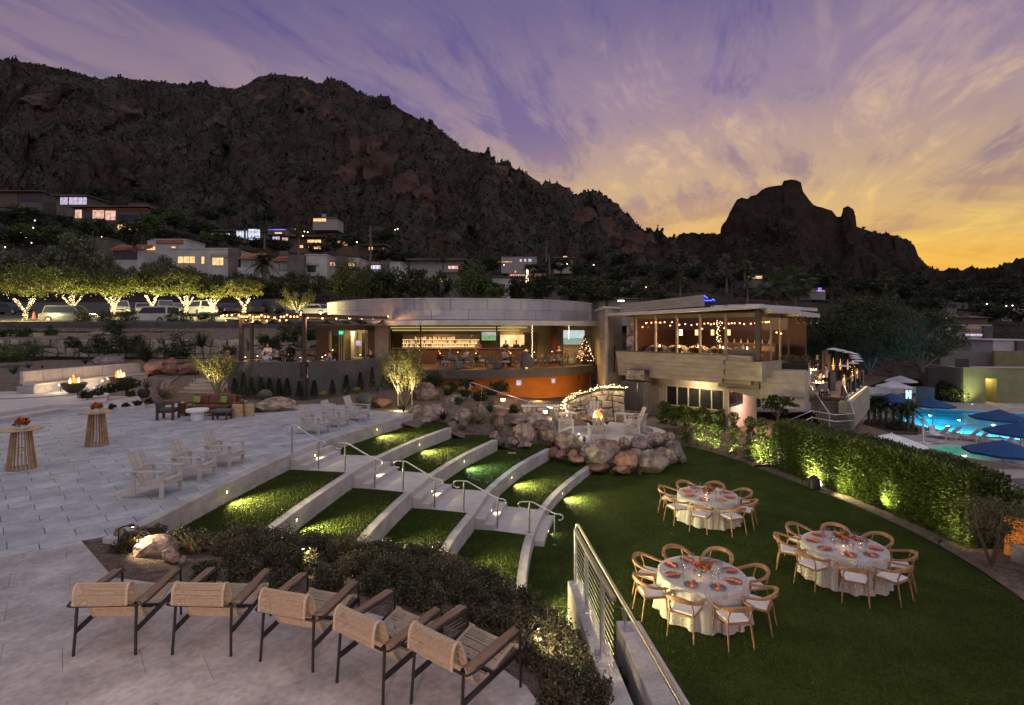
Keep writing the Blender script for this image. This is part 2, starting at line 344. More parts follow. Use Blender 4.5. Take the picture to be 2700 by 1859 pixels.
emat('winwarm',(1,.60,.28),2.0,var=.5,vs=1.2,col2=(.35,.14,.04));emat('winpink',(1,.62,.48),1.3,var=.45,vs=.8,col2=(.3,.13,.09));emat('wincool',(.80,.84,1),1.5,var=.5,vs=1.5,col2=(.25,.25,.35));emat('winblue',(.12,.12,1),2.5);emat('winlav',(.85,.72,.95),1.1,var=.5,vs=1.5,col2=(.22,.16,.22))
emat('neon',(.03,.05,1),9);emat('ncyan',(.25,.85,1),5);emat('fire',(1,.36,.06),2.6,False,.6,9,(1,.16,.01));emat('firecore',(1,.62,.25),4.5);emat('heat',(1,.42,.12),3.5);emat('tube',(1,.55,.22),2.2)
emat('bottle',(1,.62,.22),2.8,var=.6,vs=14,col2=(.15,.05,.01));emat('cove',(.62,.47,.12),.8,True);emat('exit',(.02,1,.35),3);emat('ledstrip',(1,.74,.40),1.6)
emat('scrpitch',(.10,.34,.10),1.2,var=.5,vs=6,col2=(.28,.42,.22));emat('scrsky',(.66,.78,.86),1.1,var=.4,vs=3,col2=(.5,.62,.6));emat('scrland',(.22,.42,.30),.9,var=.6,vs=5,col2=(.4,.55,.5));emat('pink',(1,.1,.12),4)
glass('glass');glass('tintglass',(.42,.45,.42),.10);glass('railglass',(.72,.84,.78),.07);glass('wineglass',(.9,.9,.92),.22)
glass('darkglass',(.10,.10,.11),.12)
# ================================================================ terrain
TS=[-2.2,-1.2,-.6,-.3,0,.3,.6,1.0,1.6,2.2];TY=[34,41,50,60,75,100,140,200,320]
TH=[[2.6,2.6,2.4,2.0,-1,-3.9,-4,-4,-4,-4],[3.7,3.7,3.5,3.0,-1,-3.9,-4,-4,-4,-4],[6.5,6.5,6.5,6.2,1.5,-2,-4,-4,-4,-4],[7.1,7.1,7.1,6.9,4,1,-3.9,-4,-3.5,-3],
      [8.0,8.0,8.0,7.8,6,4,-1,-2.4,-2.4,-2.4],[14,13,13,12,9,7,3,-1,-1,-1],[27,25,24,21,14,11,7,3,2,2],[46,43,41,33,21,16,10,6,5,5],[78,74,66,52,36,27,19,13,11,11]]
def H(x,y):
    y=max(34.0,min(y,319.9));s=max(-2.19,min(x/y,2.19))
    i=max(k for k in range(len(TS))if TS[k]<=s);j=max(k for k in range(len(TY))if TY[k]<=y);i=min(i,len(TS)-2);j=min(j,len(TY)-2)
    a=(s-TS[i])/(TS[i+1]-TS[i]);b=(y-TY[j])/(TY[j+1]-TY[j])
    return(TH[j][i]*(1-a)+TH[j][i+1]*a)*(1-b)+(TH[j+1][i]*(1-a)+TH[j+1][i+1]*a)*b
def rockymat(name,c_lo,c_hi,c_red,c_green,sc,redlo,redhi,gk):
    m=bpy.data.materials.new(name);m.use_nodes=True;t=m.node_tree;b=t.nodes['Principled BSDF'];MATS[name]=m
    tcn=N(t,'ShaderNodeTexCoord');o=tcn.outputs['Object']
    def nz(s,dt,ro=.65):
        n=N(t,'ShaderNodeTexNoise',i_Scale=s,i_Detail=dt,i_Roughness=ro);t.links.new(o,n.inputs['Vector']);return n.outputs[0]
    c=mixc(t,ramp(t,nz(sc*.12,8,.75),[(.38,(0,0,0)),(.64,(1,1,1))],'LINEAR'),c_lo,c_hi)
    ge=N(t,'ShaderNodeNewGeometry');sx=N(t,'ShaderNodeSeparateXYZ');t.links.new(ge.outputs['Normal'],sx.inputs[0])
    steep=ramp(t,sx.outputs[2],[(redlo,(1,1,1)),(redhi,(0,0,0))],'LINEAR')
    c=mixc(t,steep,c,mixc(t,ramp(t,nz(sc*.3,6),[(.35,(0,0,0)),(.6,(1,1,1))],'LINEAR'),c_red,tuple(q*1.7 for q in c_red)))
    sh=ramp(t,nz(sc,3,.6),[(.53,(0,0,0)),(.60,(1,1,1))],'LINEAR');inv=math_(t,'SUBTRACT',1.0,math_(t,'MULTIPLY',steep,.8))
    c=mixc(t,math_(t,'MULTIPLY',math_(t,'MULTIPLY',sh,inv),gk),c,c_green)
    c=mixc(t,.8,c,ramp(t,nz(sc*3.3,4),[(.33,(.35,.35,.35)),(.68,(1.5,1.5,1.5))],'LINEAR'),'MULTIPLY')
    t.links.new(c,b.inputs['Base Color']);b.inputs['Roughness'].default_value=.95;b.inputs['Specular IOR Level'].default_value=.1
    bp=N(t,'ShaderNodeBump',i_Strength=1.0,i_Distance=1.6/sc);t.links.new(nz(sc*.8,7,.7),bp.inputs['Height']);t.links.new(bp.outputs[0],b.inputs['Normal']);return m
rockymat('mount',(.021,.018,.015),(.118,.098,.083),(.066,.046,.038),(.017,.019,.010),.25,.38,.66,.95)
rockymat('cliff',(.050,.032,.026),(.095,.062,.050),(.062,.037,.029),(.026,.024,.017),.16,.3,.6,.5)
rockymat('mount2',(.022,.017,.014),(.060,.042,.034),(.040,.025,.020),(.014,.014,.009),.22,.45,.75,.6)
rockymat('hillside',(.050,.040,.030),(.095,.072,.055),(.07,.05,.04),(.016,.021,.010),.5,.3,.5,.9)
def sheet(name,P,mat_,smooth=True):
    P=np.array(P);a,b=P.shape[:2];ii=np.arange(a*b).reshape(a,b)
    Fc=np.stack([ii[:-1,:-1],ii[1:,:-1],ii[1:,1:],ii[:-1,1:]],-1).reshape(-1,4)
    return npm(name,P.reshape(-1,3),Fc,mat_,None,smooth)
# far plain that reaches the horizon, then the hillside
struct(npm('ground',[(-3000,-600,-4.2),(3000,-600,-4.2),(3000,4000,-4.2),(-3000,4000,-4.2)],[(0,1,2,3)],'hillside'))
P=[]
for s in np.linspace(-2.1,2.1,190):
    row=[]
    for y in list(np.linspace(36,100,40))+list(np.linspace(103,319,50)):
        k=max(0,min(1,(y-85)/40));x=s*y
        row.append((x,y,H(x,y)+k*2.2*(mn.noise(Vector((x,y,0))*.045)+.5*mn.noise(Vector((x,y,3))*.11))-.05))
    P.append(row)
struct(sheet('hillside_terrain',P,'hillside'))
RIDGE1=[(-1500,330),(-900,260),(-500,190),(-200,165),(0,160),(60,166),(121,172),(187,187),(266,210),(296,205),(423,216),(507,228),(560,229),(622,234),(652,222),(682,202),(725,195),(779,202),(821,211),(845,226),(857,211),(906,214),(942,241),(1026,272),(1087,305),(1171,350),(1220,392),(1268,407),(1305,434),(1312,436),(1322,438),(1341,447),(1351,470),(1378,501),(1425,510),(1440,513),(1444,495),(1475,489),(1502,507),(1556,534),(1560,516),(1586,514),(1593,531),(1624,536),(1630,561),(1662,586),(1722,622),(1765,648),(1850,692),(1950,742),(2050,790),(2120,812)]
RIDGE2=[(1560,690),(1722,628),(1765,628),(1843,622),(1911,617),(1914,592),(1921,565),(1931,547),(1943,527),(1955,521),(1970,525),(1980,516),(1994,513),(2006,502),(2018,495),(2040,490),(2061,489),(2066,477),(2085,473),(2100,475),(2112,482),(2117,505),(2128,520),(2145,540),(2170,548),(2194,555),(2206,571),(2219,571),(2222,549),(2236,543),(2250,552),(2256,572),(2259,598),(2296,610),(2357,622),(2395,634),(2411,646),(2422,676),(2447,703),(2484,715),(2568,721),(2600,718),(2622,710),(2653,700),(2700,691),(2800,680),(3000,650),(3500,640),(4200,700)]
def mountain(name,ridge,u0,u1,du,yr,yf,mt,amp,seed,pw,nt_=88):
    us=np.arange(u0,u1,du);ru=[a for a,b in ridge];rv=[b for a,b in ridge];P=[]
    for u in us:
        s=(u-CU)/F;er=(CV-np.interp(u,ru,rv))/F;YR,YF=yr(u),yf(u)
        zf=H(s*300,300)*YF/300-14;zr=CH+er*YR;row=[]
        for k in range(nt_+10):
            if k<nt_:
                t=k/(nt_-1);Y=YF+(YR-YF)*t;z=zf+(zr-zf)*(t**pw(u,t))
                w=min(1,6*t)*min(1,(1-t)*9);x=s*Y;q=Vector((x,Y,seed*50.0))
                gul=mn.ridged_multi_fractal(Vector((x*.011,Y*.0045,seed)),1.0,2.1,5,1.0,2.0)-1.1
                det=mn.fractal(q*.03,.8,2.0,6);fine=mn.fractal(q*.11,.7,2.0,4)
                z+=w*amp*(gul*1.5+det*.6)+min(1,w+.12)*fine*amp*.30
                Y+=w*14*mn.noise(q*.018)*min(1,amp/12);x=s*Y+w*amp*.55*mn.fractal(q*.035+Vector((9,0,0)),.8,2.0,4)
            else:
                t=(k-nt_+1)/10;Y=YR+420*t;x=s*Y;z=zr*(1-.75*t)
            row.append((x,Y,z))
        P.append(row)
    return struct(sheet(name,P,mt)),np.array(P)
_,MP1=mountain('mountain',RIDGE1,-1300,2120,4.5,lambda u:np.interp(u,[-1300,300,900,1400,1760,2120],[640,720,700,640,520,430]),lambda u:np.interp(u,[-1300,1400,1800,2120],[300,300,310,330]),'mount',25.0,1.3,
         lambda u,t:1.18)
_,MP2=mountain('mountain',RIDGE2,1560,4200,3.0,lambda u:np.interp(u,[1560,1900,2260,2500,4200],[700,600,580,700,800]),lambda u:310,'mount2',15.0,4.7,
         lambda u,t:np.interp(u,[1560,1880,1930,2400,2460,4200],[1.25,1.4,1.75,1.6,1.2,1.2]),80)
# leaf helpers ---------------------------------------------------------------
rng=np.random.default_rng(7)
def unit(n,r=None):
    v=(r or rng).normal(size=(n,3));return v/np.linalg.norm(v,axis=1,keepdims=True)
def leaves(name,pts,size,mt,parent=None,asp=.45,droop=0,dirs=None,kind=None,var=.35):
    pts=np.asarray(pts,float);n=len(pts);u=unit(n)if dirs is None else dirs+unit(n)*.5
    u=u/np.linalg.norm(u,axis=1,keepdims=True);u[:,2]-=droop;u/=np.linalg.norm(u,axis=1,keepdims=True)
    w=np.cross(u,unit(n));w/=np.linalg.norm(w,axis=1,keepdims=True)+1e-9
    s=(size*(1-var+2*var*rng.random((n,1))))
    V=np.stack([pts-u*s,pts+w*s*asp,pts+u*s,pts-w*s*asp],1).reshape(-1,3)
    o=npm(name,V,np.arange(4*n).reshape(n,4),mt,parent)
    if kind:o['kind']=kind
    return o
def blob(n,rad,k=24,tight=.28,seed=None,shell=.55,flat=0):
    """n points in k clumps spread through an ellipsoid of radii rad, centred at the origin"""
    r=np.random.default_rng(seed)if seed is not None else rng
    c=unit(k,r)*(shell+(1-shell)*r.random((k,1)))*.82;c[:,2]=np.where(c[:,2]<-flat,c[:,2]*.5,c[:,2])if flat else c[:,2]
    j=r.integers(0,k,n);p=c[j]+unit(n,r)*(r.random((n,1))**.5)*tight*(.6+.8*r.random((k,1))[j]);return p*np.asarray(rad)
def scatter_tufts(name,pts,size,mt,per=5):
    pts=np.repeat(np.asarray(pts),per,0);n=len(pts);sz=np.repeat(size,per)if np.ndim(size)else np.full(n,size)
    p=pts+unit(n)*(sz*.45)[:,None];p[:,2]+=sz*.25
    u=unit(n);w=np.cross(u,unit(n));w/=np.linalg.norm(w,axis=1,keepdims=True)+1e-9;s=(sz*.55)[:,None]
    V=np.stack([p-u*s,p+w*s*.7,p+u*s,p-w*s*.7],1).reshape(-1,3)
    o=npm(name,V,np.arange(4*n).reshape(n,4),mt);o['kind']='stuff';return o
def pick(MP,n,u0,u1,k0,k1):
    a=rng.integers(u0,u1,n);b=rng.integers(k0,k1,n);return MP[a,b]
nA=MP1.shape[0]
pts=np.concatenate([pick(MP1,24000,200,nA-4,2,88),pick(MP1,900,260,nA-90,84,90)])
tag(scatter_tufts('desert_scrub',pts,(.8+2.2*rng.random(len(pts))**2.5),'darkleaf',5),'dark creosote scrub dotted over the long mountain slope','scrub',kind='stuff')
pts=np.concatenate([pick(MP2,2600,10,420,2,60),pick(MP2,260,10,110,76,82),pick(MP2,240,230,420,76,82)])
tag(scatter_tufts('desert_scrub',pts,1.0+2.0*rng.random(len(pts)),'darkleaf',6),'dark scrub dotted over the slope below the rock head','scrub',kind='stuff')
# outcrops of bare red rock on the slopes
MPu=MP1[...,0]/MP1[...,1]*F+CU;MPv=CV-(MP1[...,2]-CH)/MP1[...,1]*F
# ================================================================ terrace, turf steps, lawn
T=[2.1,1.65,1.2,.75,.3,0.0]
V2=lambda x,y:Vector((x,y,0))
W1f=spline([V2(-7.05,9.6),V2(-7.0,10.1),V2(-6.85,13),V2(-6.55,16.1),V2(-6.05,18.5),V2(-5.25,20.9),V2(-4.32,23.55)],60)
WB=[None,
      spline([V2(-5.3,9.0),V2(-5.25,10.0),V2(-5.12,12.8),V2(-4.83,15.67),V2(-4.45,17.7),V2(-3.75,20.2),V2(-2.75,22.8)],60),
      spline([V2(-3.55,9.2),V2(-3.5,10.5),V2(-3.36,12.9),V2(-3.05,15.25),V2(-2.64,17.25),V2(-1.85,19.9),V2(-.8,22.5)],60),
      spline([V2(-1.78,9.2),V2(-1.74,11.2),V2(-1.6,13.0),V2(-1.24,14.85),V2(-.86,17.0),V2(.1,20.0),V2(1.47,22.9)],60),
      spline([V2(.10,8.6),V2(.07,10.5),V2(.12,12.2),V2(.36,14.4),V2(.86,16.7),V2(1.7,19.0),V2(3.13,22.05)],60)]
TH_=.22
WF=[W1f]+[offset(p,-TH_)for p in WB[1:]]
WBK=[offset(W1f,.26)]+WB[1:]
YR=[(15.97,17.95),(15.65,17.65),(15.25,17.2),(14.85,16.85),(14.45,16.45)]
def sub(P,y0,y1,n=8):
    ys=[p.y for p in P];out=[]
    for k in range(n):
        y=y0+(y1-y0)*k/(n-1);out.append(V2(np.interp(y,ys,[p.x for p in P]),y))
    return out
def byu(P,u,z):
    """point of a plan curve seen under column u"""
    b=min(P,key=lambda p:abs(p.x/p.y*F+CU-u));return Vector((b.x,b.y,z))
# --- terrace slabs with individual pavers
main_poly=[(p.x,p.y)for p in offset(W1f,.262)[4:]]+[(-5.3,24.0),(-6.4,24.6),(-7.6,26.0),(-9.0,26.8),(-10.4,26.4),(-10.5,25.0),(-10.9,24.0),(-11.9,23.6),(-12.8,24.6),(-13.8,28.4),(-16.0,28.4),(-17.7,26.6),(-18.5,24.5),(-20,23.9),(-20.4,21.3),(-23,16.5),(-25,5.54),(-11.6,5.54),(-7.62,9.52)]
near_poly=[(-7.6,9.5),(-6.0,8.1),(-4.0,7.65),(-2.0,7.15),(-.91,6.64),(-.3,6.15),(.15,5.64),(.35,5.2),(.45,2.5),(-14.6,2.5)]
def clip(subject,tile):
    out=list(subject)
    for i in range(len(tile)):
        a,b=tile[i],tile[(i+1)%len(tile)];inp,out=out,[]
        if not inp:break
        sd_=lambda p:(b[0]-a[0])*(p[1]-a[1])-(b[1]-a[1])*(p[0]-a[0])
        for j in range(len(inp)):
            p,q=inp[j-1],inp[j];sp_,sq_=sd_(p),sd_(q)
            if(sp_>=0)!=(sq_>=0):
                t=sp_/(sp_-sq_);out.append((p[0]+(q[0]-p[0])*t,p[1]+(q[1]-p[1])*t))
            if sq_>=0:out.append(q)
    return out
def pavers(parent,poly,L,Wd,ang,z,mt,gap,nmax,jit=.002):
    ca,sa=math.cos(ang),math.sin(ang);inv=[(x*ca+y*sa,-x*sa+y*ca)for x,y in poly]
    x0,x1=min(p[0]for p in inv),max(p[0]for p in inv);y0,y1=min(p[1]for p in inv),max(p[1]for p in inv);tiles=[]
    for j in range(int((y1-y0)/Wd)+2):
        off=(j%2)*L*.5+(j*37%5)*.03
        for i in range(-1,int((x1-x0)/L)+2):
            a,b=x0+i*L+off,y0+j*Wd;q=gap/2
            c=clip(inv,[(a+q,b+q),(a+L-q,b+q),(a+L-q,b+Wd-q),(a+q,b+Wd-q)])
            if len(c)<3:continue
            cc=[]
            for p in c:
                if not cc or math.hypot(p[0]-cc[-1][0],p[1]-cc[-1][1])>1e-4:cc.append(p)
            if len(cc)<3:continue
            w=[(x*ca-y*sa,x*sa+y*ca)for x,y in cc];cx=sum(p[0]for p in w)/len(w);cyy=sum(p[1]for p in w)/len(w)
            if cyy<4.9 or abs(cx/cyy)>1.02:vis=0
            else:vis=1/cyy**2
            tiles.append((vis,w))
    tiles.sort(key=lambda q:-q[0]);rest=MB();r=random.Random(3)
    for k,(v,w)in enumerate(tiles):
        h=z+r.uniform(-jit,jit)
        if k<nmax and v>0:MB().prism(w,z-.03,h).build('paver',mt,parent)
        else:rest.prism(w,z-.03,h)
    o=rest.build('paver_field',mt,parent);o['kind']='stuff'
ter=struct(MB().prism(main_poly,-1,2.082).build('terrace','joint'))
pavers(ter,main_poly,.92,.46,R(44),2.1,'paver',.013,300)
ter2=struct(MB().prism(near_poly,-1,2.082).build('terrace','joint'))
pavers(ter2,near_poly,1.2,.6,R(40),2.1,'bigpaver',.004,150,.001)
def blades(par,P,n,keep=None):
    P=np.array(P);a=P[:-1,:-1];b=P[1:,:-1];c=P[1:,1:];e=P[:-1,1:];ar=np.linalg.norm(np.cross(b-a,e-a),axis=-1);yy=a[...,1].clip(7,99);w=(ar/yy**1.5*(yy>7.2)).ravel();w/=w.sum()
    i=rng.choice(len(w),n,p=w);s=rng.random((n,1));t=rng.random((n,1));q=[x.reshape(-1,3)[i]for x in(a,b,c,e)];p=(q[0]*(1-s)+q[1]*s)*(1-t)+(q[3]*(1-s)+q[2]*s)*t
    if keep is not None:p=p[keep(p)];n=len(p)
    an=rng.random(n)*6.283;hh=(.018+.022*rng.random(n));wd=np.stack([np.cos(an),np.sin(an),0*an],1)*(.006+.005*rng.random((n,1)));tip=np.stack([rng.normal(size=n)*.014,rng.normal(size=n)*.014,hh],1)
    npm('turf_blades',np.stack([p-wd,p+wd,p+tip],1).reshape(-1,3),np.arange(3*n).reshape(n,3),'blade',par)['kind']='stuff'
def off_landing(p,k):
    xa=np.interp(p[:,1],[q.y for q in WF[k]],[q.x for q in WF[k]]);xb=np.interp(p[:,1],[q.y for q in WB[k+1]],[q.x for q in WB[k+1]]);t=((p[:,0]-xa)/(xb-xa)).clip(0,1)
    return(p[:,1]<YR[k][0]*(1-t)+YR[k+1][0]*t-.02)|(p[:,1]>YR[k][1]*(1-t)+YR[k+1][1]*t+.02)
leafmat('blade',(.036,.056,.011),(.066,.090,.019),.1,.2)
# --- turf strips between the retaining walls
for k in range(4):
    A=offset(WF[k],0)[0:];B=WB[k+1]
    A=A+[A[-1]+(A[-1]-A[-2])*3];B=B+[B[-1]+(B[-1]-B[-2])*3];n=len(A);P=[]
    for a,b in zip(A,B):P.append([(a.x+(b.x-a.x)*t,a.y+(b.y-a.y)*t,T[k+1])for t in(0,.33,.66,1)])
    blades(struct(sheet('lawn',P,'turf')),P,42000,lambda p,k=k:off_landing(p,k))
LE=spline([V2(8.0,29),V2(8.69,26.56),V2(9.75,24.3),V2(10.86,19.6),V2(11.35,17),V2(11.4,14.1),V2(10.9,11.4),V2(9.9,8.5),V2(8.5,5)],60)
L5=[WF[4][0]+V2(0,-5)]+WF[4]+[V2(3.6,23),V2(4.4,25.5),V2(5.4,28)]
Ln=[]
for k in range(60):
    a=spline(L5,60)[k];b=LE[59-k];Ln.append([(a.x+(b.x-a.x)*t,a.y+(b.y-a.y)*t,0)for t in np.linspace(0,1,12)])
blades(struct(sheet('lawn',Ln,'turf')),Ln,150000)
lo=offset(LE,2.3) # LE runs toward the camera, its left is the hedge side
P=[[(a.x+(b.x-a.x)*t,a.y+(b.y-a.y)*t,.015+(0 if t<.7 else-.0))for t in(0,.3,.6,1)]for a,b in zip(LE,lo)]
struct(sheet('gravel_strip',P,'gravel'))
tag(MB().ribbon(LE,offset(LE,.03),-.05,.03).build('lawn_edging','darksteel'),'thin dark metal edging between the lawn and the gravel strip','edging')
# --- retaining walls, each cut in two by the stair
WN=['terrace-edge','second','third','fourth','lowest']
lights={(0,0):('5',1537,740),(0,1):('6',757,328),(1,0):('6',207,905),(1,1):('6',1043,420),(2,0):('6',705,1062),(2,1):('6',1348,523),(3,0):('6',1227,1215),(3,1):('6',1670,633),(4,0):('6',1772,1370),(4,1):('6',2013,748)}
def steplight(par,p,n,zt,zg,cool,e,nm='step_light'):
    c=(.70,1,.72)if cool else(1,.82,.36)
    q=Vector((p.x,p.y,zt));n=Vector(n)
    f=MB();f.beam(q-n*.002,q+n*.012,.075,.075).beam(q+n*.012,q+n*.03,.085,.012);f=f.build(nm,'darksteel',par)
    b=MB().beam(q+n*.0125,q+n*.016,.05,.05).build('lens','steplightcool' if cool else 'steplight',f)
    lamp('SPOT',q+n*.05,e,c,f,.012,n+Vector((0,0,-.24)),138,1)
for k in range(5):
    for side in(0,1):
        y0,y1=(WF[k][0].y,YR[k][0])if side==0 else(YR[k][1],WF[k][-1].y)
        a=sub(WF[k],y0,y1,26);b=sub(WBK[k],y0,y1,26)
        w=MB().ribbon(a,b,T[k+1]-.3,T[k]+.006).build('retaining_wall','concrete',None,False,.012)
        w.name='retaining_wall'
        tag(w,'%s curved concrete retaining wall %s the stairs'%(WN[k],'nearer than' if side==0 else 'beyond'),'retaining wall','curved retaining walls of the turf steps')
        kk,x,y=lights[(k,side)];u,v=px(kk,x,y);p=byu(sub(WF[k],y0,y1,200),u,0)
        i=min(range(25),key=lambda q:abs(a[q].y-p.y));t=(a[i+1]-a[i]).normalized();n=Vector((t.y,-t.x,0))
        steplight(w,p,n,T[k+1]+(T[k]-T[k+1])*.58,T[k+1],(k,side)==(2,1),(850 if k<4 else 700)*(.6 if(k,side)==(2,1)else 1))
        for q in range(3,25,5):
            MB().disc(Vector((a[q].x,a[q].y,T[k+1]+.1))+n*.003,n,.014,8).build('tie_hole','black',w)
# --- stairs and landings
FN=['top','second','third','fourth','bottom']
for k in range(5):
    st=thing('stair_flight','%s flight of pale concrete steps, %s'%(FN[k],['at the terrace edge','one landing below the terrace','at the middle of the turf slope','one landing above the lawn','with a single step down to the lawn'][k]),'stairs',(0,0,0),0,'stair flights down the turf steps')
    f=sub(WF[k],*YR[k]);bk=sub(WBK[k],*YR[k]);ht=(T[k]-T[k+1])
    MB().ribbon(f,bk,T[k+1]-.3,T[k]+.012).build('landing_edge','stair',st)
    ns=2 if k<4 else 1
    for j in range(ns):
        z=T[k]-.15*(j+1);A=offset(f,-(.27*(j+1)));B=offset(f,-.27*j+(.002 if j else-.001))
        MB().ribbon(A,B,T[k+1]-.3,z).build('step','stair',st,False,.008)
    if k<4:
        A=sub(WF[k+1],*YR[k+1]);B=offset(f,-.27*ns+.002);A=[a+(b-a).normalized()*.004 for a,b in zip(sub(WBK[k+1],*YR[k+1]),B)]
        MB().ribbon(A,B,T[k+1]-.3,T[k+1]+.010).build('landing','stair',st)
    m=f[3];t=(f[4]-f[3]).normalized();n=Vector((t.y,-t.x,0));q=m+n*(.0 if k==4 else.27)*1
    steplight(st,q+t*.05+n*(.27 if k==4 else 0),n,T[k]-.15-(.075 if k==4 else.075),T[k+1],False,22,'riser_light')
# --- handrails
RP=[((-6.62,16.2),(-5.75,16.02)),((-4.88,15.74),(-3.98,15.62)),((-3.11,15.4),(-2.18,15.22)),((-1.34,15.0),(-.40,14.88)),((.47,14.6),(1.15,14.52))]
for k,(a,b)in enumerate(RP):
    h=thing('handrail','stainless steel handrail with curled ends beside the %s stair flight'%FN[k],'handrail',(0,0,0),0,'handrails of the turf stairs')
    A=Vector((*a,T[k]));B=Vector((*b,T[k+1]));t=(B-A);t.z=0;t.normalize();z=Vector((0,0,1));hh=.84
    for p in(A,B):
        MB().tube([p,p+z*(hh-.06)],.024,10).build('post','steel',h,True);MB().lathe([(.05,0),(.05,.012)],12,p).build('base_plate','steel',h)
    pts=[A+z*(hh-.17)-t*.12,A+z*(hh-.19)-t*.2,A+z*(hh-.15)-t*.28,A+z*(hh-.07)-t*.30,A+z*(hh-.015)-t*.26,A+z*hh-t*.18,A+z*hh+t*.02,A+z*(hh-.01)+t*.1]
    pts+=[B+z*(hh+.03)-t*.06,B+z*hh+t*.02,B+z*(hh-.01)+t*.16,B+z*(hh-.05)+t*.22,B+z*(hh-.11)+t*.23,B+z*(hh-.16)+t*.18,B+z*(hh-.17)+t*.1]
    MB().tube(pts,.02,10).build('rail','steel',h,True)
    for p in(A,B):MB().tube([p+z*(hh-.07),p+z*hh],.012,8).build('bracket','steel',h,True)
# --- planting bed between the near terrace and the turf
BA=spline([V2(-7.6,9.5),V2(-6.0,8.1),V2(-4.0,7.65),V2(-2.0,7.15),V2(-.91,6.64),V2(.15,5.64),V2(.4,4.6),V2(.5,3)],40)
BB=spline([V2(-7.0,10.3),V2(-5.6,10.35),V2(-3.9,10.3),V2(-2.2,10.3),V2(-.6,9.9),V2(1.1,8.2),V2(1.1,6.0),V2(1.1,3)],40)
bz=[1.75,1.72,1.6,1.35,1.0,.62,.9,1.3,1.7]
P=[]
for k in range(40):
    a,b=BA[k],BB[k];zb=float(np.interp(b.x if b.y>8.3 else 1.2+(8.3-b.y),[-7,-5.4,-3.7,-2,0,1.2,2.5,4,6],bz));P.append([(a.x+(b.x-a.x)*t,a.y+(b.y-a.y)*t,2.06+(zb-2.06)*(t**1.3)+.03*mn.noise(Vector((k*.6,t*6,0))))for t in np.linspace(0,1,12)])
BED=np.array(P);struct(sheet('planting_bed',P,'bedgravel'))
# --- board-marked wall with cable railing on the lawn side
zt=lambda y,o=0:1.13+(10.06-y)*.162+o
cw=thing('concrete_wall','sloping concrete wall carrying the cable railing beside the lawn','wall')
ys=[10.06,8.5,7,5.5,4]
MB().ribbon([V2(1.3,y)for y in ys],[V2(1.04,y)for y in ys],-.2,[zt(y)for y in ys]).build('wall_body','concrete',cw,False,.012)
for y in(9.9,8.45,6.97):
    for sx in(-.07,.07):
        for sy in(-.05,.05):MB().lathe([(.012,0),(.012,.02)],6,(1.17+sx,y+sy,zt(y)+.012)).build('bolt','steel',cw)
cr=thing('cable_railing','steel cable railing with square posts on the sloping wall by the lawn','railing')
hh=1.0
for y in(9.9,8.45,6.97):
    MB().box((1.17,y,zt(y)+hh/2),(.055,.055,hh)).build('post','steel',cr,False,.004);MB().box((1.17,y,zt(y)+.006),(.19,.15,.012)).build('base_plate','steel',cr)
for j in range(11):
    o=.09+j*.082;MB().tube([(1.17,9.9,zt(9.9,o)),(1.17,6.2,zt(6.2,o))],.004,6).build('cable','steel',cr)
MB().beam((1.17,9.93,zt(9.93,hh-.03)),(1.17,6.2,zt(6.2,hh-.03)),.06,.05).build('rail_bar','steel',cr)
MB().tube([(1.17,9.98,zt(9.98,hh-.12)),(1.20,9.98,zt(9.98,hh+.06)),(1.22,9.9,zt(9.9,hh+.07)),(1.22,8.4,zt(8.4,hh+.05)),(1.23,7.3,zt(7.3,hh+.03)),(1.25,5.8,zt(5.8,hh-.02)),(1.28,3.2,zt(3.2,hh-.1))],.025,10).build('rail','steel',cr,True)
uw=thing('concrete_wall','higher concrete wall with rail bracket at the lawn edge, cut by the frame','wall')
MB().ribbon([V2(1.86,7.86),V2(1.86,5.5),V2(1.86,3.5)],[V2(1.52,7.86),V2(1.46,5.5),V2(1.46,3.5)],-.2,[1.58,1.95,2.25]).build('wall_body','concrete',uw,False,.015)
MB().tube([(1.6,7.5,1.62),(1.53,7.4,2.0)],.022,8).build('rail_bracket','steel',uw);MB().box((1.62,7.52,1.655),(.14,.14,.012)).build('base_plate','steel',uw)
# --- gravel garden around the boulders, from the terrace down to the fire pit
GC=[(-12,26,2.07),(-10,28,2.07),(-6,24.2,2.05),(-5,24,2.0),(-3.2,23.4,1.6),(-1.5,23.2,1.15),(.3,23.2,.75),(2,23.2,.35),(3.3,22.6,.05),(-5,28,2.15),(-1,27,1.9),(1,25.5,1.35),(2,27.5,1.2),(-9,31,2.2),(-2,32,1.7),(1.5,33,1.3),(4.5,31,1.0),(3.5,24,.5),(5,22.5,-.1),(8,24.5,-.1),(7,28,.7),(9,29,.3),(-14,30,2.15),(8,33,.5),(12,30,.2),(16,30,0),(10,26,.0),(4,36,1),(-6,36,2),(9,37,.4),(14,27,-.02),(18,34,-.3),(20,28,-.5)]
def HG(x,y):
    w=s=0
    for a,b,c in GC:
        q=1/((a-x)**2+(b-y)**2+.05)**1.6;w+=q;s+=q*c
    z=s/w
    if x>3.2 and y<27 and x<np.interp(-y,[-29,-26.56,-24.3,-19.6],[8.0,8.69,9.75,10.86])+.03:
        q=math.hypot((x-4.05)/1.06,y-25.7);z=min(z,.62)if q<3.55 else-.2
    return z
struct(sheet('gravel_garden',[[(x,y,HG(x,y)+.03*mn.noise(Vector((x,y,0))))for y in np.linspace(22.6,38,56)]for x in np.linspace(-14,22,120)],'gravel'))
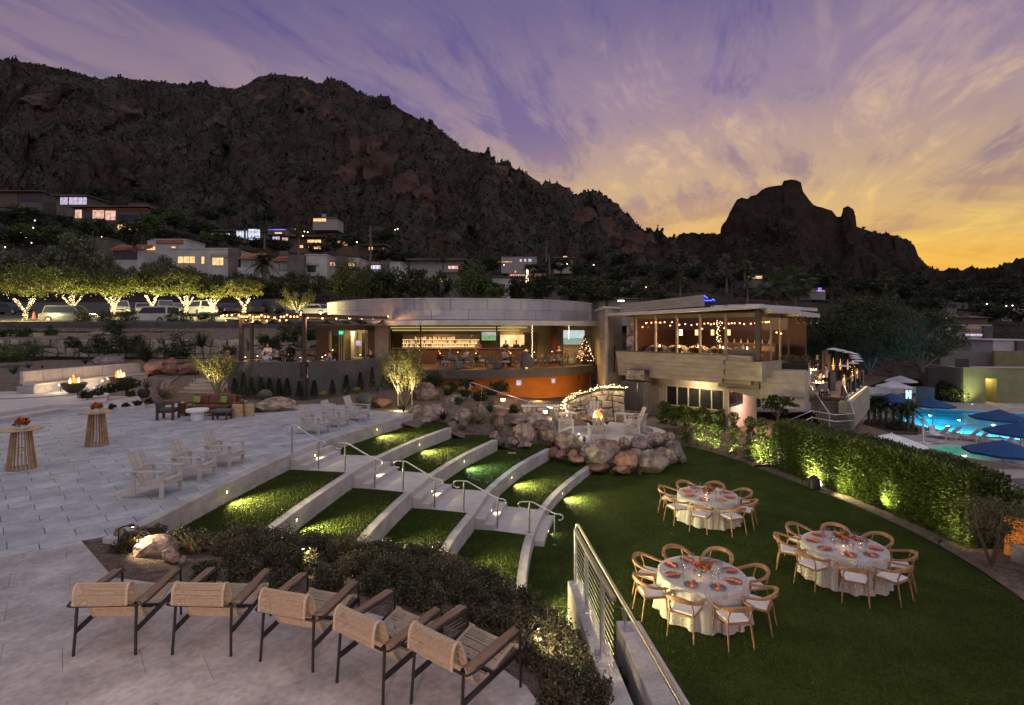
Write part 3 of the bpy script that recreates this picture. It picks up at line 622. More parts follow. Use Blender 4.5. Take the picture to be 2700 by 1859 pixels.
# --- bank on the left, from the fire-bowl terrace up to the parking wall
def HB(x,y):return float(np.interp(y,[20,27,29,33,38,41.4,41.9,47.4,47.9,52],[1.95,2.05,2.35,2.95,3.3,3.5,5.0,5.5,6.4,6.6])-(0 if y>36.8 or not-26.2<x<(-19.2 if y<30.2 else-22.4)else max(0,np.interp(y,[29,33,36],[2.35,3.0,3.4])-2.3)))-(6 if y<42 else 9)*max(0,min(1,(x+(14.5 if y<42 else 16.2))/1.5))
struct(sheet('garden_bank',[[(x,y,HB(x,y)+.05*mn.noise(Vector((x,y,0))*.8))for y in list(np.linspace(20,41.4,40))+list(np.linspace(41.9,52,20))]for x in np.linspace(-66,-6,110)],'gravel'))
# ================================================================ people
import bmesh
STAND=dict(pel=(0,0,.95),spi=(0,0,1.17),che=(0,0,1.38),nek=(0,.005,1.50),hd0=(0,.02,1.58),hd1=(0,.025,1.66),hd2=(0,.015,1.73),nos=(0,.115,1.635),
             hip=(.09,0,.89),kne=(.10,.015,.49),ank=(.10,-.02,.09),toe=(.11,.15,.035),sho=(.18,0,1.41),elb=(.245,-.03,1.13),wri=(.235,.10,.90),han=(.225,.125,.84))
SIT=dict(STAND,pel=(0,0,.54),spi=(0,.01,.76),che=(0,.04,.97),nek=(0,.06,1.09),hd0=(0,.08,1.17),hd1=(0,.09,1.25),hd2=(0,.08,1.32),nos=(0,.18,1.225),
           hip=(.09,.03,.52),kne=(.13,.43,.52),ank=(.13,.42,.09),toe=(.14,.58,.035),sho=(.18,.03,1.0),elb=(.26,.12,.76),wri=(.14,.34,.76),han=(.11,.40,.765))
def skinmesh(name,verts,edges,rad,mt,parent,root=0):
    bm=bmesh.new();sl=bm.verts.layers.skin.verify();vs=[bm.verts.new(v)for v in verts];[bm.edges.new((vs[a],vs[b]))for a,b in edges]
    for v,r in zip(vs,rad):v[sl].radius=r if isinstance(r,tuple)else(r,r)
    vs[root][sl].use_root=True
    me=bpy.data.meshes.new(name);bm.to_mesh(me);bm.free();o=fin(me,name,mt,parent)
    m=o.modifiers.new('skin','SKIN');m.use_smooth_shade=True;s=o.modifiers.new('sub','SUBSURF');s.levels=s.render_levels=1;return o
def person(label,loc,rz,pose=STAND,shirt='shirtwhite',legs='navy',hair='hairdark',group=None,tweak=None,sc=1,vest=None):
    J=dict(pose);J.update(tweak or{});t=thing('person',label,'person',loc,rz,group,sc)
    V=[J[k]for k in('pel','spi','che','nek','hd0','hd1','hd2','nos')];E=[(0,1),(1,2),(2,3),(3,4),(4,5),(5,6),(5,7)]
    Rd=[(.13,.11),(.12,.095),(.145,.10),.055,.07,.085,.055,.012]
    arms,legsI=[],[]
    for sx in(-1,1):
        f=lambda k:((J.get(k+('L' if sx<0 else 'R'))or(J[k][0]*sx,J[k][1],J[k][2])))
        n=len(V);V+=[f('sho'),f('elb'),f('wri'),f('han')];E+=[(2,n),(n,n+1),(n+1,n+2),(n+2,n+3)];Rd+=[.065,.042,.028,(.03,.018)];arms.append(n)
        h=Vector(f('han'));dr=(h-Vector(f('wri'))).normalized();w=dr.orthogonal().normalized()
        for q in range(5):
            V.append(tuple(h+dr*(.085 if q else.04)*(1-.08*abs(q-2))+w*(.018*(q-2)if q else-.05)));E.append((n+3,len(V)-1));Rd.append(.008)
        n=len(V);V+=[f('hip'),f('kne'),f('ank'),f('toe')];E+=[(0,n),(n,n+1),(n+1,n+2),(n+2,n+3)];Rd+=[.085,.058,.038,.03];legsI.append(n)
    skinmesh('body',V,E,Rd,'skin',t)
    sv=[V[0],V[1],V[2]];se=[(0,1),(1,2)];sr=[(.155,.135),(.14,.115),(.165,.12)]
    for n in arms:k=len(sv);sv+=[V[n],V[n+1],V[n+2]];se+=[(2,k),(k,k+1),(k+1,k+2)];sr+=[.08,.056,.042]
    skinmesh('shirt',sv,se,sr,shirt,t)
    if vest:skinmesh('vest',[V[0],V[1],V[2]],[(0,1),(1,2)],[(.162,.142),(.152,.125),(.172,.13)],vest,t)
    lv=[V[0]];le=[];lr=[(.15,.125)]
    for n in legsI:k=len(lv);lv+=[V[n],V[n+1],V[n+2]];le+=[(0,k),(k,k+1),(k+1,k+2)];lr+=[.10,.072,.056]
    skinmesh('trousers',lv,le,lr,legs,t)
    hp=[tuple(Vector(J['hd1'])+Vector(q))for q in((0,-.05,-.045),(0,-.03,.04),(0,.015,.085))]
    skinmesh('hair',hp,[(0,1),(1,2)],[.085,.118,.09],hair,t)
    for n in legsI:MB().box(Vector(V[n+3])+Vector((0,-.06,0)),(.09,.26,.07)).build('shoe','black',t,False,.02)
    return t
# ================================================================ bar pavilion
BC=Vector((-3,44.85));BR=9.9;DC=Vector((-4.2,45.5));FLB=3.1
def arcpt(c,r,a):return V2(c.x+r*math.cos(a),c.y+r*math.sin(a))
def arc(c,r,a0,a1,n):return[arcpt(c,r,a0+(a1-a0)*i/(n-1))for i in range(n)]
def ang_u(u,c=BC,r=BR):
    A=np.linspace(R(185),R(350),800);return min(A,key=lambda a:abs((c.x+r*math.cos(a))/(c.y+r*math.sin(a))*F+CU-u))
bar=thing('bar_pavilion','round bar pavilion with metal-panelled drum roof and curved glass front','building')
a0,a1=ang_u(1020),ang_u(1572)
MB().ribbon(arc(BC,BR+.25,R(200),a1+.02,50),arc(BC,1,R(200),a1+.02,50),FLB-.1,FLB).build('bar_floor','darkwood',bar)
MB().ribbon(arc(BC,BR+.30,a0-.02,a1+.03,60),arc(BC,BR-.2,a0-.02,a1+.03,60),FLB-.52,FLB+.02).build('slab_edge','darkstucco',bar,False,.02)
MB().ribbon(arc(BC,BR-.45,a0+.1,a1+.02,50),arc(BC,BR-.75,a0+.1,a1+.02,50),.4,FLB-.5).build('orange_wall','orange',bar)['label']='glowing orange curved wall under the bar floor'
MB().ribbon(arc(BC,BR+1.25,a0-.10,a1+.03,60),arc(BC,BR-.6,a0-.10,a1+.03,60),6.02,6.34).build('eave','roofwhite',bar,False,.02)
MB().ribbon(arc(BC,BR-.55,R(195),a1+.05,50),arc(BC,1,R(195),a1+.05,50),6.06,6.14).build('ceiling','beige',bar)
MB().lathe([(10.6,6.3),(10.6,7.7),(10.3,7.74),(10.3,7.5),(.1,7.5)],120,(DC.x,DC.y,0)).build('roof_drum','darkstucco',bar)
for row,(z0,z1,off)in enumerate(((6.40,7.05,0),(7.06,7.74,6.5))):
    for k in range(17):
        b0,b1=R(164+off+k*12.6),R(164+off+(k+1)*12.6-.12)
        MB().ribbon(arc(DC,10.8+.012*row,b0,b1,6),arc(DC,10.62,b0,b1,6),z0,z1).build('roof_panel','zinc',bar)
MB().ribbon(arc(DC,10.86,R(160),R(386),90),arc(DC,10.3,R(160),R(386),90),7.745,7.79).build('parapet_cap','roofwhite',bar)
MU=[1027,1064,1109,1146,1234,1310,1321,1402,1474,1484,1569]
for k in range(len(MU)-1):
    p,q=arcpt(BC,BR,ang_u(MU[k])),arcpt(BC,BR,ang_u(MU[k+1]));MB().quad((p.x,p.y,FLB+.03),(q.x,q.y,FLB+.03),(q.x,q.y,6.02),(p.x,p.y,6.02)).build('glass_pane','glass',bar)
for u in(1027,1109,1310,1484):
    p=arcpt(BC,BR,ang_u(u));MB().box((p.x,p.y,4.56),(.09,.09,2.9)).build('mullion','bronze',bar)
for x,y,w,lit in((1420,808,.42,1),(1770,790,.38,1),(2030,758,.30,0)):
    u,v=px('b',x,y);p=arcpt(BC,BR-.45,ang_u(u,BC,BR-.45));n=V2(BC.x-p.x,BC.y-p.y).normalized();z=CH-(v-CV)/F*p.y;t=Vector((-n.y,n.x,0));c=Vector((p.x,p.y,z))-n*.012
    o=MB();[o.beam(c+t*sx*w/2-Vector((0,0,w/2)),c+t*sx*w/2+Vector((0,0,w/2)),.05,.06,n)for sx in(-1,1)]
    o=MB().beam(c-t*w/2,c+t*w/2,.03,w,(0,0,1)).build('port_window','orange' if not lit else 'beige',bar)
    MB().beam(c-n*.02-t*w*.38,c-n*.02+t*w*.38,.02,w*.76).build('pane','winlav' if lit else 'brownstucco',o)
lamp('POINT',(4.6,34.6,1.0),330,(1,.62,.22),bar,.1);lamp('POINT',(1.6,33.4,1.5),60,(1,.6,.22),bar,.1)
# interior shell
MB().b2(-11.5,7.2,44.0,44.2,FLB,6.06).build('back_wall','darkwood',bar);lamp('AREA',(-5.7,43.0,4.4),55,(1,.66,.28),bar,1.5,(0,1,.25));lamp('AREA',(0,42.9,5.6),30,(1,.72,.36),bar,.8,(0,1,-.3))
MB().b2(-1.0,4.0,43.85,43.98,FLB,6.06).build('back_wall','olive',bar);MB().b2(4.0,6.9,43.4,43.6,FLB,6.06).build('back_wall','beige',bar)
MB().b2(6.35,6.6,40.4,44,FLB,6.06).build('end_wall','olive',bar)
MB().b2(-9.6,.6,43.2,43.8,5.62,5.72).build('cove_band','cove',bar);MB().b2(-9.6,1.2,42.4,42.5,5.84,5.94).build('cove_band','cove',bar)
MB().b2(.9,2.0,43.72,43.84,FLB,5.5).build('door','darkwood',bar)
MB().tube([(3.35,42.5,FLB),(3.35,42.5,6.06)],.32,14).build('column','xmas',bar)
sh=MB().b2(-8.9,-2.6,43.7,43.99,4.15,5.35).build('bottle_niche','brownstucco',bar)
for j,z in enumerate((4.35,4.62,4.92)):MB().b2(-8.85,-2.65,43.42,43.69,z-.03,z).build('shelf','ledstrip',sh)
MB().b2(-.95,1.0,43.70,43.84,4.35,5.3).build('kitchen_pass','winwarm',bar)
r=random.Random(5)
bot=bpy.data.meshes.new('bottle');mb=MB().lathe([(.035,0),(.035,.14),(.012,.19),(.012,.25)],6);bot.from_pydata(mb.v,[],mb.f);bot.materials.append(MT('bottle'));bot2=bot.copy();bot2.materials.clear();bot2.materials.append(MT('wineglass'))  # most bottles glow by emission, painted in place of a shelf backlight
for j,z in enumerate((4.35,4.62,4.92)):
    for i in range(58):
        x=-8.75+i*.105
        if(j==2 and not(8<i<40))or r.random()<.08:continue
        o=bpy.data.objects.new('bottle',bot if r.random()<.85 else bot2);COL.objects.link(o);o.location=(x,43.5+r.uniform(-.05,.05),z+.002);o.scale=(1,1,r.uniform(.8,1.15))
        tag(o,'small bottle on the %s shelf behind the bar'%('lower','middle','top')[j],'bottle','bottles behind the bar')
bc=thing('bar_counter','long dark bar counter with lit top edge inside the pavilion','counter');MB().b2(-9.3,1.3,41.9,42.5,FLB,4.2).build('front_panel','darkwood',bc);MB().b2(-9.4,1.4,41.8,42.6,4.2,4.26).build('counter_top','bronze',bc);MB().b2(-9.3,1.3,42.62,42.66,4.2,4.26).build('light_strip','ledstrip',bc)
def tv(lab,c,w,h,top,bot_,rz=0,frac=.55):
    t=thing('television',lab,'television',c,rz);MB().b2(-w/2-.03,w/2+.03,0,.06,-h/2-.03,h/2+.03).build('housing','black',t)
    MB().b2(-w/2,w/2,-.008,0,h/2-h*(1-frac),h/2).build('screen',top,t);MB().b2(-w/2,w/2,-.008,0,-h/2,h/2-h*(1-frac)-.001).build('screen',bot_,t);return t
t=tv('television showing a green football pitch above the bar',(-1.85,43.1,5.2),1.15,.68,'winlav','scrpitch',0,.62)
for q in range(6):MB().b2(-.45+q*.16,-.42+q*.16,-.012,-.009,-.22+.05*(q%3),-.06+.04*(q%2)).build('player','navy' if q%2 else 'shirtwhite',t)
tv('large television showing a pale seaside scene beside the Christmas tree',(4.95,43.25,5.1),1.75,1.15,'scrsky','scrland',0,.45)
# seats, tables, ottomans
def tub(label,loc,rz,grp='bar tub chairs',mt='chairgrey'):
    t=thing('tub_chair',label,'chair',loc,rz,grp)
    MB().box((0,0,.42),(.56,.54,.12)).build('seat','cushion',t,False,.03)
    a=[V2(.33*math.cos(q),.31*math.sin(q))for q in np.linspace(R(170),R(370),12)];b=[p*.86 for p in a];MB().ribbon(a,b,.36,[.62,.66,.72,.80,.84,.86,.86,.84,.80,.72,.66,.62]).build('backrest',mt,t,True)
    for sx in(-1,1):
        for sy in(-1,1):MB().tube([(sx*.22,sy*.2,0),(sx*.22,sy*.2,.37)],.014,6).build('leg','blackmetal',t)
    return t
tub0=None;TL=[(690,655,2.6,'under the man in pale blue shirt'),(820,640,0,'left of the woman in white'),(920,655,.4,'under the woman in white by the glass'),(1060,645,-2.8,'in front of the black-shirted guest'),(1125,655,.3,'second left of the white-haired man'),(1280,655,-2.7,'under the white-haired man in white'),(1420,652,.2,'right of the white-haired man'),(1620,640,1.3,'with rounded back right of the light strand'),(1715,640,0,'below the olive wall'),(1790,632,.5,'under the blond guest seen from behind')]
for k,(x,y,rz,w)in enumerate(TL):
    L=g('b',x,y,FLB);L=Vector((L.x,max(L.y,36.3),FLB));lab='grey bar tub chair '+w
    if tub0 is None:tub0=tub(lab,L,rz)
    else:dup(tub0,lab,L,rz)
for k,(x,y,w)in enumerate(((812,668,'left of the white-haired couple'),(1205,662,'at the middle of the glass front'),(1870,632,'second left of the Christmas tree'),(1965,622,'beside the Christmas tree'))):
    L=g('b',x,y,FLB);L.y=max(L.y,35.9);t=thing('ottoman','round grey-blue ottoman '+w,'ottoman',L,0,'bar ottomans');MB().lathe([(.27,.05),(.28,.1),(.28,.42),(.25,.46)],18).build('drum','ottoman',t,True);MB().lathe([(.255,.46),(.25,.49),(.1,.5)],18).build('top_pad','chairgrey',t,True);MB().lathe([(.24,0),(.24,.05)],14).build('plinth','black',t)
for k,(x,y,w)in enumerate(((1510,652,'behind the light strand'),(1950,605,'in front of the large television'))):
    L=g('b',x,y,FLB);t=thing('booth_chair','high-backed grey booth chair '+w,'chair',L,.3,'booth chairs');a=[V2(.5*math.cos(q),.45*math.sin(q))for q in np.linspace(R(150),R(330),12)];MB().ribbon(a,[p*.85 for p in a],.08,[.7,.8,.92,1.02,1.08,1.1,1.08,1.02,.95,.88,.8,.7]).build('backrest','chairgrey',t,True);MB().box((.05,.05,.36),(.6,.5,.16)).build('seat','chairgrey',t,False,.03)
def tlamp(par,loc,e=2.5,col=(1,.62,.28)):
    MB().lathe([(.045,0),(.045,.015),(.008,.02),(.008,.24)],10,loc).build('lamp_stem','bronze',par);MB().lathe([(.06,.22),(.05,.26),(.01,.27)],12,loc).build('lamp_shade','bronze',par)
    MB().lathe([(.035,.20),(.035,.22)],10,loc).build('bulb','bulb',par);lamp('POINT',Vector(loc)+Vector((0,0,.17)),e,col,par,.03)
def votive(lab,loc,grp,e=1.2):
    t=thing('table_lamp',lab,'table lamp',loc,0,grp);tlamp(t,(0,0,0),e);return t
CT=[(620,640,'left of the man in blue'),(800,625,'left of centre'),(985,640,'before the guest in black'),(1340,640,'before the white-haired man'),(1580,625,'under the light strand'),(1760,615,'near the red column')]
for k,(x,y,w)in enumerate(CT):
    L=g('b',x,y,FLB);L.y=max(L.y,36.8);t=thing('cafe_table','small dark round bar table '+w,'table',L,0,'bar tables');MB().lathe([(.36,.70),(.36,.73)],20).build('table_top','darkwood',t);MB().lathe([(.04,.02),(.04,.7)],8).build('pedestal','black',t);MB().lathe([(.24,0),(.24,.02)],16).build('base','black',t)
    votive('small glowing table lamp on the bar table '+w,L+Vector((0,0,.732)),'bar table lamps')
PB=[(715,655,'seated man in pale blue shirt near the bar glass',R(-70),'shirtblue','hairgrey'),(890,648,'seated guest in white shirt by the bar glass',R(60),'shirtwhite','hairblond'),(1000,634,'seated guest in black before the bar counter',R(100),'clothblack','hairdark'),(1268,652,'seated white-haired man in white shirt by the bar glass',R(-60),'shirtwhite','hairgrey'),(1325,640,'seated blond guest facing the white-haired man',R(80),'clothtan','hairblond'),(1500,628,'seated dark-clothed guest under the kitchen pass',R(10),'clothblack','hairdark'),(1830,622,'seated guest with reddish hair seen from behind',R(0),'navy','hairblond'),(1920,606,'seated guest with long fair hair before the television',R(160),'clothtan','hairblond'),(600,640,'seated guest in red left in the bar',R(-90),'clothred','hairblond'),(300,630,'seated dark guest behind the uplit palo verde',R(20),'clothblack','hairdark')]
for x,y,lab,rz,sh_,hr in PB:
    L=g('b',x,y,FLB);L.y=max(L.y,36.5);person(lab,L,rz,SIT,sh_,'navy',hr,'bar guests')
person('bartender in pale yellow shirt behind the counter',(-2.7,43.0,FLB),R(180),STAND,'clothtan','black','hairgrey');person('cook in black left in the kitchen pass',(-.5,43.3,FLB),R(170),STAND,'clothblack','black');person('cook in black right in the kitchen pass',(.35,43.3,FLB),R(190),STAND,'clothblack','black')
for x,e in((-7,60),(-3,60),(.6,60),(4,60)):
    l=thing('ceiling_lamp','recessed ceiling light above the bar floor, %s'%{-7:'leftmost of four',-3:'second of four',.6:'third of four',4:'rightmost of four'}[x],'ceiling light',(x,39.5,6.0),0,'recessed bar lights');MB().lathe([(.09,.0),(.11,.05)],12).build('ring','steel',l);MB().disc((0,0,-.004),(0,0,-1),.08).build('lens','globe',l);lamp('SPOT',(0,0,-.03),e*10,(1,.58,.23),l,.08,(0,.1,-1),150,.6)
def xmas(lab,loc,h,rad,leafm,nb,seed,cat='Christmas tree'):
    t=thing('christmas_tree',lab,cat,loc);rr=np.random.default_rng(seed);n=2600;z=rr.random(n)**1.4;a=rr.random(n)*6.283;q=rad*(1-z)*(.72+.36*rr.random(n))+.03
    leaves('foliage',np.stack([q*np.cos(a),q*np.sin(a),.25+z*(h-.25)],1),.07,leafm,t,.4)
    MB().lathe([(.2,0),(.26,.28),(.1,.3)],14).build('pot','darkwood',t)
    MB().tube([(0,0,.1),(0,0,h*.9)],[.05,.015],6).build('trunk','bark',t)
    mb=MB();z=rr.random(nb)**1.35;a=rr.random(nb)*6.283
    for zz,aa in zip(z,a):
        q=rad*(1-zz)*1.08+.03;mb.ball((q*math.cos(aa),q*math.sin(aa),.28+zz*(h-.3)),.016,5,3)
    mb.build('fairy_lights','bulb',t)['kind']='stuff';lamp('POINT',(0,-rad-.15,h*.4),7,(1,.62,.25),t,.25);return t
xmas('red Christmas tree with warm lights at the right end of the bar',(5.55,41.0,FLB),2.15,.62,'xmas',120,4)
pl=thing('potted_plant','spiky potted plant on a pedestal inside the bar','plant',(1.0,42.2,FLB));MB().box((0,0,.5),(.5,.5,1)).build('pedestal','beige',pl)
leaves('leaf',blob(120,(.4,.4,.35),8)+np.array((0,0,1.3)),.22,'darkleaf',pl,.15)
for x,lab in((1558,'long strand of fairy lights hanging at the bar glass'),(1830+100,'short strand of fairy lights above the television')):
    p0=d('b',x,228,37.2 if x<1600 else 40.5);t=thing('light_strand',lab,'string lights');n=34 if x<1600 else 16
    MB().tube([p0,p0-Vector((0,0,n*.066))],.006,5).build('cord','black',t);mb=MB();rr=random.Random(x)
    for i in range(n):mb.ball(p0+Vector((rr.uniform(-.03,.03),0,-i*.066)),.016,5,3)
    mb.build('bulbs','bulb',t)['kind']='stuff'
# ---- left wing of the bar: folding doors onto the pergola patio
wg=thing('bar_wing','brown stucco wing of the bar with open folding doors beside the pergola','building')
FP=3.2
MB().b2(-13.3,-12.45,36.6,37.2,FP,6.1).build('side_wall','brownstucco',wg);MB().b2(-13.3,-9.3,36.62,37.2,5.72,6.1).build('lintel','brownstucco',wg);MB().b2(-9.75,-9.3,36.4,37.2,FP,6.12).build('pier','bronze',wg)
MB().b2(-9.3,-8.3,36.45,36.8,1.6,6.1).build('pier','stucco',wg);MB().b2(-13.4,-9.0,39.6,39.8,FP,6.1).build('back_wall','olive',wg);MB().b2(-13.3,-9.3,36.9,39.7,6.1,6.2).build('ceiling','beige',wg);MB().b2(-13.4,-13.2,37.2,39.7,FP,6.1).build('side_wall','olive',wg);MB().b2(-13.3,-8.6,37.2,39.7,FP-.1,FP).build('floor','darkwood',wg)
MB().b2(-11.0,-10.0,39.45,39.59,3.6,5.5).build('dark_opening','black',wg);MB().b2(-11.55,-11.3,38.6,39.4,FP,5.6).build('partition','beige',wg)
for x in(-12.35,-11.75,-11.6,-11.45,-9.95,-9.82):MB().b2(x-.03,x+.03,36.62,36.72,FP,5.70).build('door_frame','beige',wg)
for x in(-12.05,-11.68):MB().b2(x-.25,x+.25,36.66,36.67,FP+.05,5.65).build('door_pane','tintglass',wg)
MB().b2(-11.72,-11.48,36.5,36.55,5.45,5.6).build('exit_sign','exit',wg)['label']='small green exit sign'
MB().b2(-11.1,-10.75,38.3,38.36,4.6,4.95).build('order_screen','winlav',wg)
lamp('AREA',(-11.2,38.2,6.0),110,(1,.72,.36),wg,.5,(0,0,-1))
# ---- pergola patio
pw=[V2(-16.9,32.2),V2(-16.1,30.4),V2(-14.9,29.0),V2(-13.2,28.45),V2(-11.15,28.4)];pw2=[V2(-10.75,28.5),V2(-9.9,29.0),V2(-9.0,30.1),V2(-7.9,32.0),V2(-7.75,33.6),V2(-8.2,36.4)]
A1,A2=spline(pw,26),spline(pw2,26)
struct(MB().prism([(p.x,p.y)for p in offset(A1,.12)+offset(A2,.12)]+[(-9,37),(-13.4,37),(-17.5,37.5)],1.5,FP).build('patio_floor','stair'))
tag(MB().ribbon(A1,offset(A1,.25),1.7,4.05).build('patio_wall','darkstucco',None,False,.015),'dark curved patio wall in front of the pergola, left of the post slot','wall','curved pergola walls')
tag(MB().ribbon(A2,offset(A2,.25),1.7,4.05).build('patio_wall','darkstucco',None,False,.015),'dark curved patio wall in front of the pergola, right of the post slot','wall','curved pergola walls')
tag(MB().b2(-11.15,-10.75,28.55,28.75,1.7,3.2).build('patio_wall','darkstucco'),'short dark infill wall under the pergola post slot','wall')
pg=thing('pergola','brown steel pergola with dark wavy shade cloth over the dining patio','pergola')
ZP=6.42;PO=[(-14.75,29.35,1.9),(-10.95,28.42,1.9),(-16.4,32.6,2.0),(-17.2,35.6,2.6)]
for x,y,z in PO:MB().b2(x-.09,x+.09,y-.09,y+.09,z,ZP).build('post','bronze' if y<32 else 'brownstucco',pg)
fb=[Vector((-17.6,36,ZP)),Vector((-16.5,32.5,ZP)),Vector((-14.75,29.3,ZP)),Vector((-10.95,28.4,ZP)),Vector((-8.05,34.9,ZP))]
for a,b in zip(fb,fb[1:]):MB().beam(a+Vector((0,0,.09)),b+Vector((0,0,.09)),.12,.18).build('beam','bronze',pg)
for k in range(5):
    t=(k+.5)/5.5;a=fb[2].lerp(fb[3],t);b=Vector((-16.5+7.5*t,36.4,ZP));MB().beam(a+Vector((0,0,.02)),b+Vector((0,0,.02)),.06,.1).build('rafter','bronze',pg)
P=[]
for i in range(70):
    t=i/69;a=Vector((-16.3+8.0*t,30.6+(.0 if t<.5 else(t-.5)*7.5),0));b=Vector((-17.2+8.6*t,36.3,0));P.append([(a.x+(b.x-a.x)*s,a.y+(b.y-a.y)*s,ZP-.06-.26*abs(math.sin(t*9*math.pi))**.7)for s in(0,.25,.5,.75,1)])
o=sheet('shade_cloth',P,'awning');o.parent=pg
sl=thing('string_lights','orange festoon bulbs strung along the pergola beams','string lights')
bm_=MB().ball((0,0,0),.05,8,6);bme=bpy.data.meshes.new('bulb');bme.from_pydata(bm_.v,[],bm_.f);bme.materials.append(MT('bulbwarm'));bme.polygons.foreach_set('use_smooth',[True]*len(bme.polygons))
def bulbs(pts,par,sc=1):
    for p in pts:
        o=bpy.data.objects.new('bulb',bme);COL.objects.link(o);o.location=p;o.parent=par;o.scale=(sc,)*3
B1=[(15,158),(40,148),(85,147),(145,143),(232,143),(300,163),(364,146),(445,165),(508,145),(590,165),(745,165),(820,143),(908,162),(988,142)]
B2=[(1075,172),(1162,163),(1253,182),(1340,165),(1422,186),(1508,167),(1583,184),(1665,167),(1733,183),(1810,165),(1872,183),(1942,164),(1990,180),(2055,160)]
B3=[(75,205),(315,212),(405,215),(487,213),(570,213),(655,205),(730,208),(812,207)]
B1=B1+[((a[0]+b[0])/2,(a[1]+b[1])/2+9)for a,b in zip(B1[4:],B1[5:])];B1.sort()
L1=[d('p',x,y,29.3-.9*(x/1000))for x,y in B1];L2=[d('p',x,y,28.6+(x-1050)/1000*6.2)for x,y in B2];L3=[d('p',x,y,32.5-x/900)for x,y in B3]
for L in(L1,L2,L3):
    bulbs(L,sl);MB().tube([p+Vector((0,0,.07))for p in L],.008,5).build('cord','black',sl)
for p in(L3[2],L3[5],L1[3],L2[6],L2[11]):lamp('POINT',p-Vector((0,0,.1)),95,(1,.46,.18),sl,.1)
# patio tables and diners
def ptable(lab,loc,lx=.8,ly=.8,h=.74):
    t=thing('dining_table',lab,'table',loc,0,'pergola tables');MB().box((0,0,h-.02),(lx,ly,.04)).build('table_top','darkwood',t,False,.01)
    for sx in(-1,1):
        for sy in(-1,1):MB().b2(sx*(lx/2-.06)-.025,sx*(lx/2-.06)+.025,sy*(ly/2-.06)-.025,sy*(ly/2-.06)+.025,0,h-.04).build('leg','blackmetal',t)
PT=[(290,690,31.4,'left by the pergola corner post'),(437,655,32.6,'behind the left corner table'),(600,700,31.3,'of the couple served by the waiter'),(820,585,35.3,'at the back below the stone wall'),(960,690,31.0,'beside the dark topiary ball'),(1230,700,31.6,'of the guest in grey'),(1270,640,33.6,'behind the guest in grey'),(1697,690,34.4,'near the folding doors')]
for x,y,Y,w in PT:
    p=d('p',x,y,Y);L=Vector((p.x,Y,FP));ptable('dark wooden patio table '+w,L);votive('slim glowing table lamp on the patio table '+w,L+Vector((.1,0,.745)),'patio table lamps',3.5)
dn=lambda x,Y:Vector((at(580+.2157*x,900,Y).x,Y,FP))
person('waiter in white shirt and black vest bending over the patio table',dn(585,32.3),R(180),STAND,'shirtwhite','black','hairdark',None,dict(elb=(.24,.14,1.16),wri=(.16,.34,1.10),han=(.14,.4,1.08)),1,'clothblack')
PP=[(570,30.6,'grey-haired diner in blue shirt with back to the patio wall','shirtblue','hairgrey',0),(690,30.5,'white-haired diner in black beside the man in blue','clothblack','hairgrey',0),(110,31.2,'fair-haired diner at the left end of the patio','clothtan','hairblond',80),(1350,31.4,'dark-haired diner in grey at the right patio tables','chairgrey','hairdark',90),(1010,30.6,'diner in pink half hidden by the pergola post','cushion','hairblond',-80),(1850,34.6,'dark-haired diner in black by the brown pier','clothblack','hairdark',150)]
for x,Y,lab,s_,h_,rz in PP:
    L=dn(x,Y);person(lab,L,R(rz),SIT,s_,'navy',h_,'patio diners');c=dup(tub0,'dark patio chair under the '+lab.split(' ',1)[0]+' '+' '.join(lab.split()[1:7]),L,R(rz),'patio chairs')
tp=thing('topiary','dark ball topiary behind the patio wall','shrub',dn(860,30.6));leaves('foliage',blob(900,(.36,.36,.36),30,.22)+np.array((0,0,1.25)),.05,'darkleaf',tp);MB().lathe([(.18,0),(.24,.9),(.2,.92)],14).build('pot','black',tp)
# ================================================================ restaurant on the right
RA=Vector((7.6,33.0));re_=Vector((4.97,-5.5)).normalized();rn=Vector((-re_.y,re_.x));RZ=math.atan2(re_.y,re_.x)
def lx(u,off=0.0):
    s=(u-CU)/F;o=RA+rn*off;return(s*o.y-o.x)/(re_.x-s*re_.y)
def lz(u,v,off=0.0):
    t=lx(u,off);y=RA.y+rn.y*off+re_.y*t;return CH-(v-CV)/F*y
q3=lambda x,y:px('3',x,y)
rest=thing('restaurant','two-storey restaurant with glazed upper dining room and boarded parapet','building',(RA.x,RA.y,0),RZ)
XE=lx(1999);ZF=3.95;DP=4.4
MB().b2(-.4,XE+.1,0,7,ZF-.25,ZF).build('floor','darkwood',rest);MB().b2(-.4,XE,0,7,6.62,6.7).build('ceiling','bronze',rest)
MB().b2(-.4,XE,6.4,6.6,ZF,6.65).build('back_wall','darkwood',rest);MB().b2(-.5,-.3,0,6.5,ZF,6.65).build('side_wall','darkwood',rest)
MB().b2(lx(1684,6.2),lx(1800,6.2),6.2,6.38,ZF+.6,6.3).build('cabinet','beige',rest)
for x in(lx(1700,6.2),lx(1755,6.2)):MB().b2(x,x+.9,6.1,6.19,ZF+1.55,ZF+1.75).build('shelf','darkwood',rest)
mul=[1677,1729,1785,1846,1914,1999]
for k,u in enumerate(mul):
    x=lx(u);zb=4.42 if k<5 else 4.15
    MB().b2(x-.05,x+.05,-.06,.06,zb,6.62).build('mullion','siding',rest)
    if k<5:
        x2=lx(mul[k+1]);b=4.42 if k<4 else 4.12;MB().quad((x+.05,0,b),(x2-.05,0,b),(x2-.05,0,6.45),(x+.05,0,6.45)).build('glass_pane','glass',rest)
        MB().b2(x+.05,x2-.05,-.05,.05,6.42,6.64).build('head_panel','olive',rest)
MB().b2(XE-.12,XE+.12,-.1,.12,4.1,6.75).build('corner_column','bronze',rest)
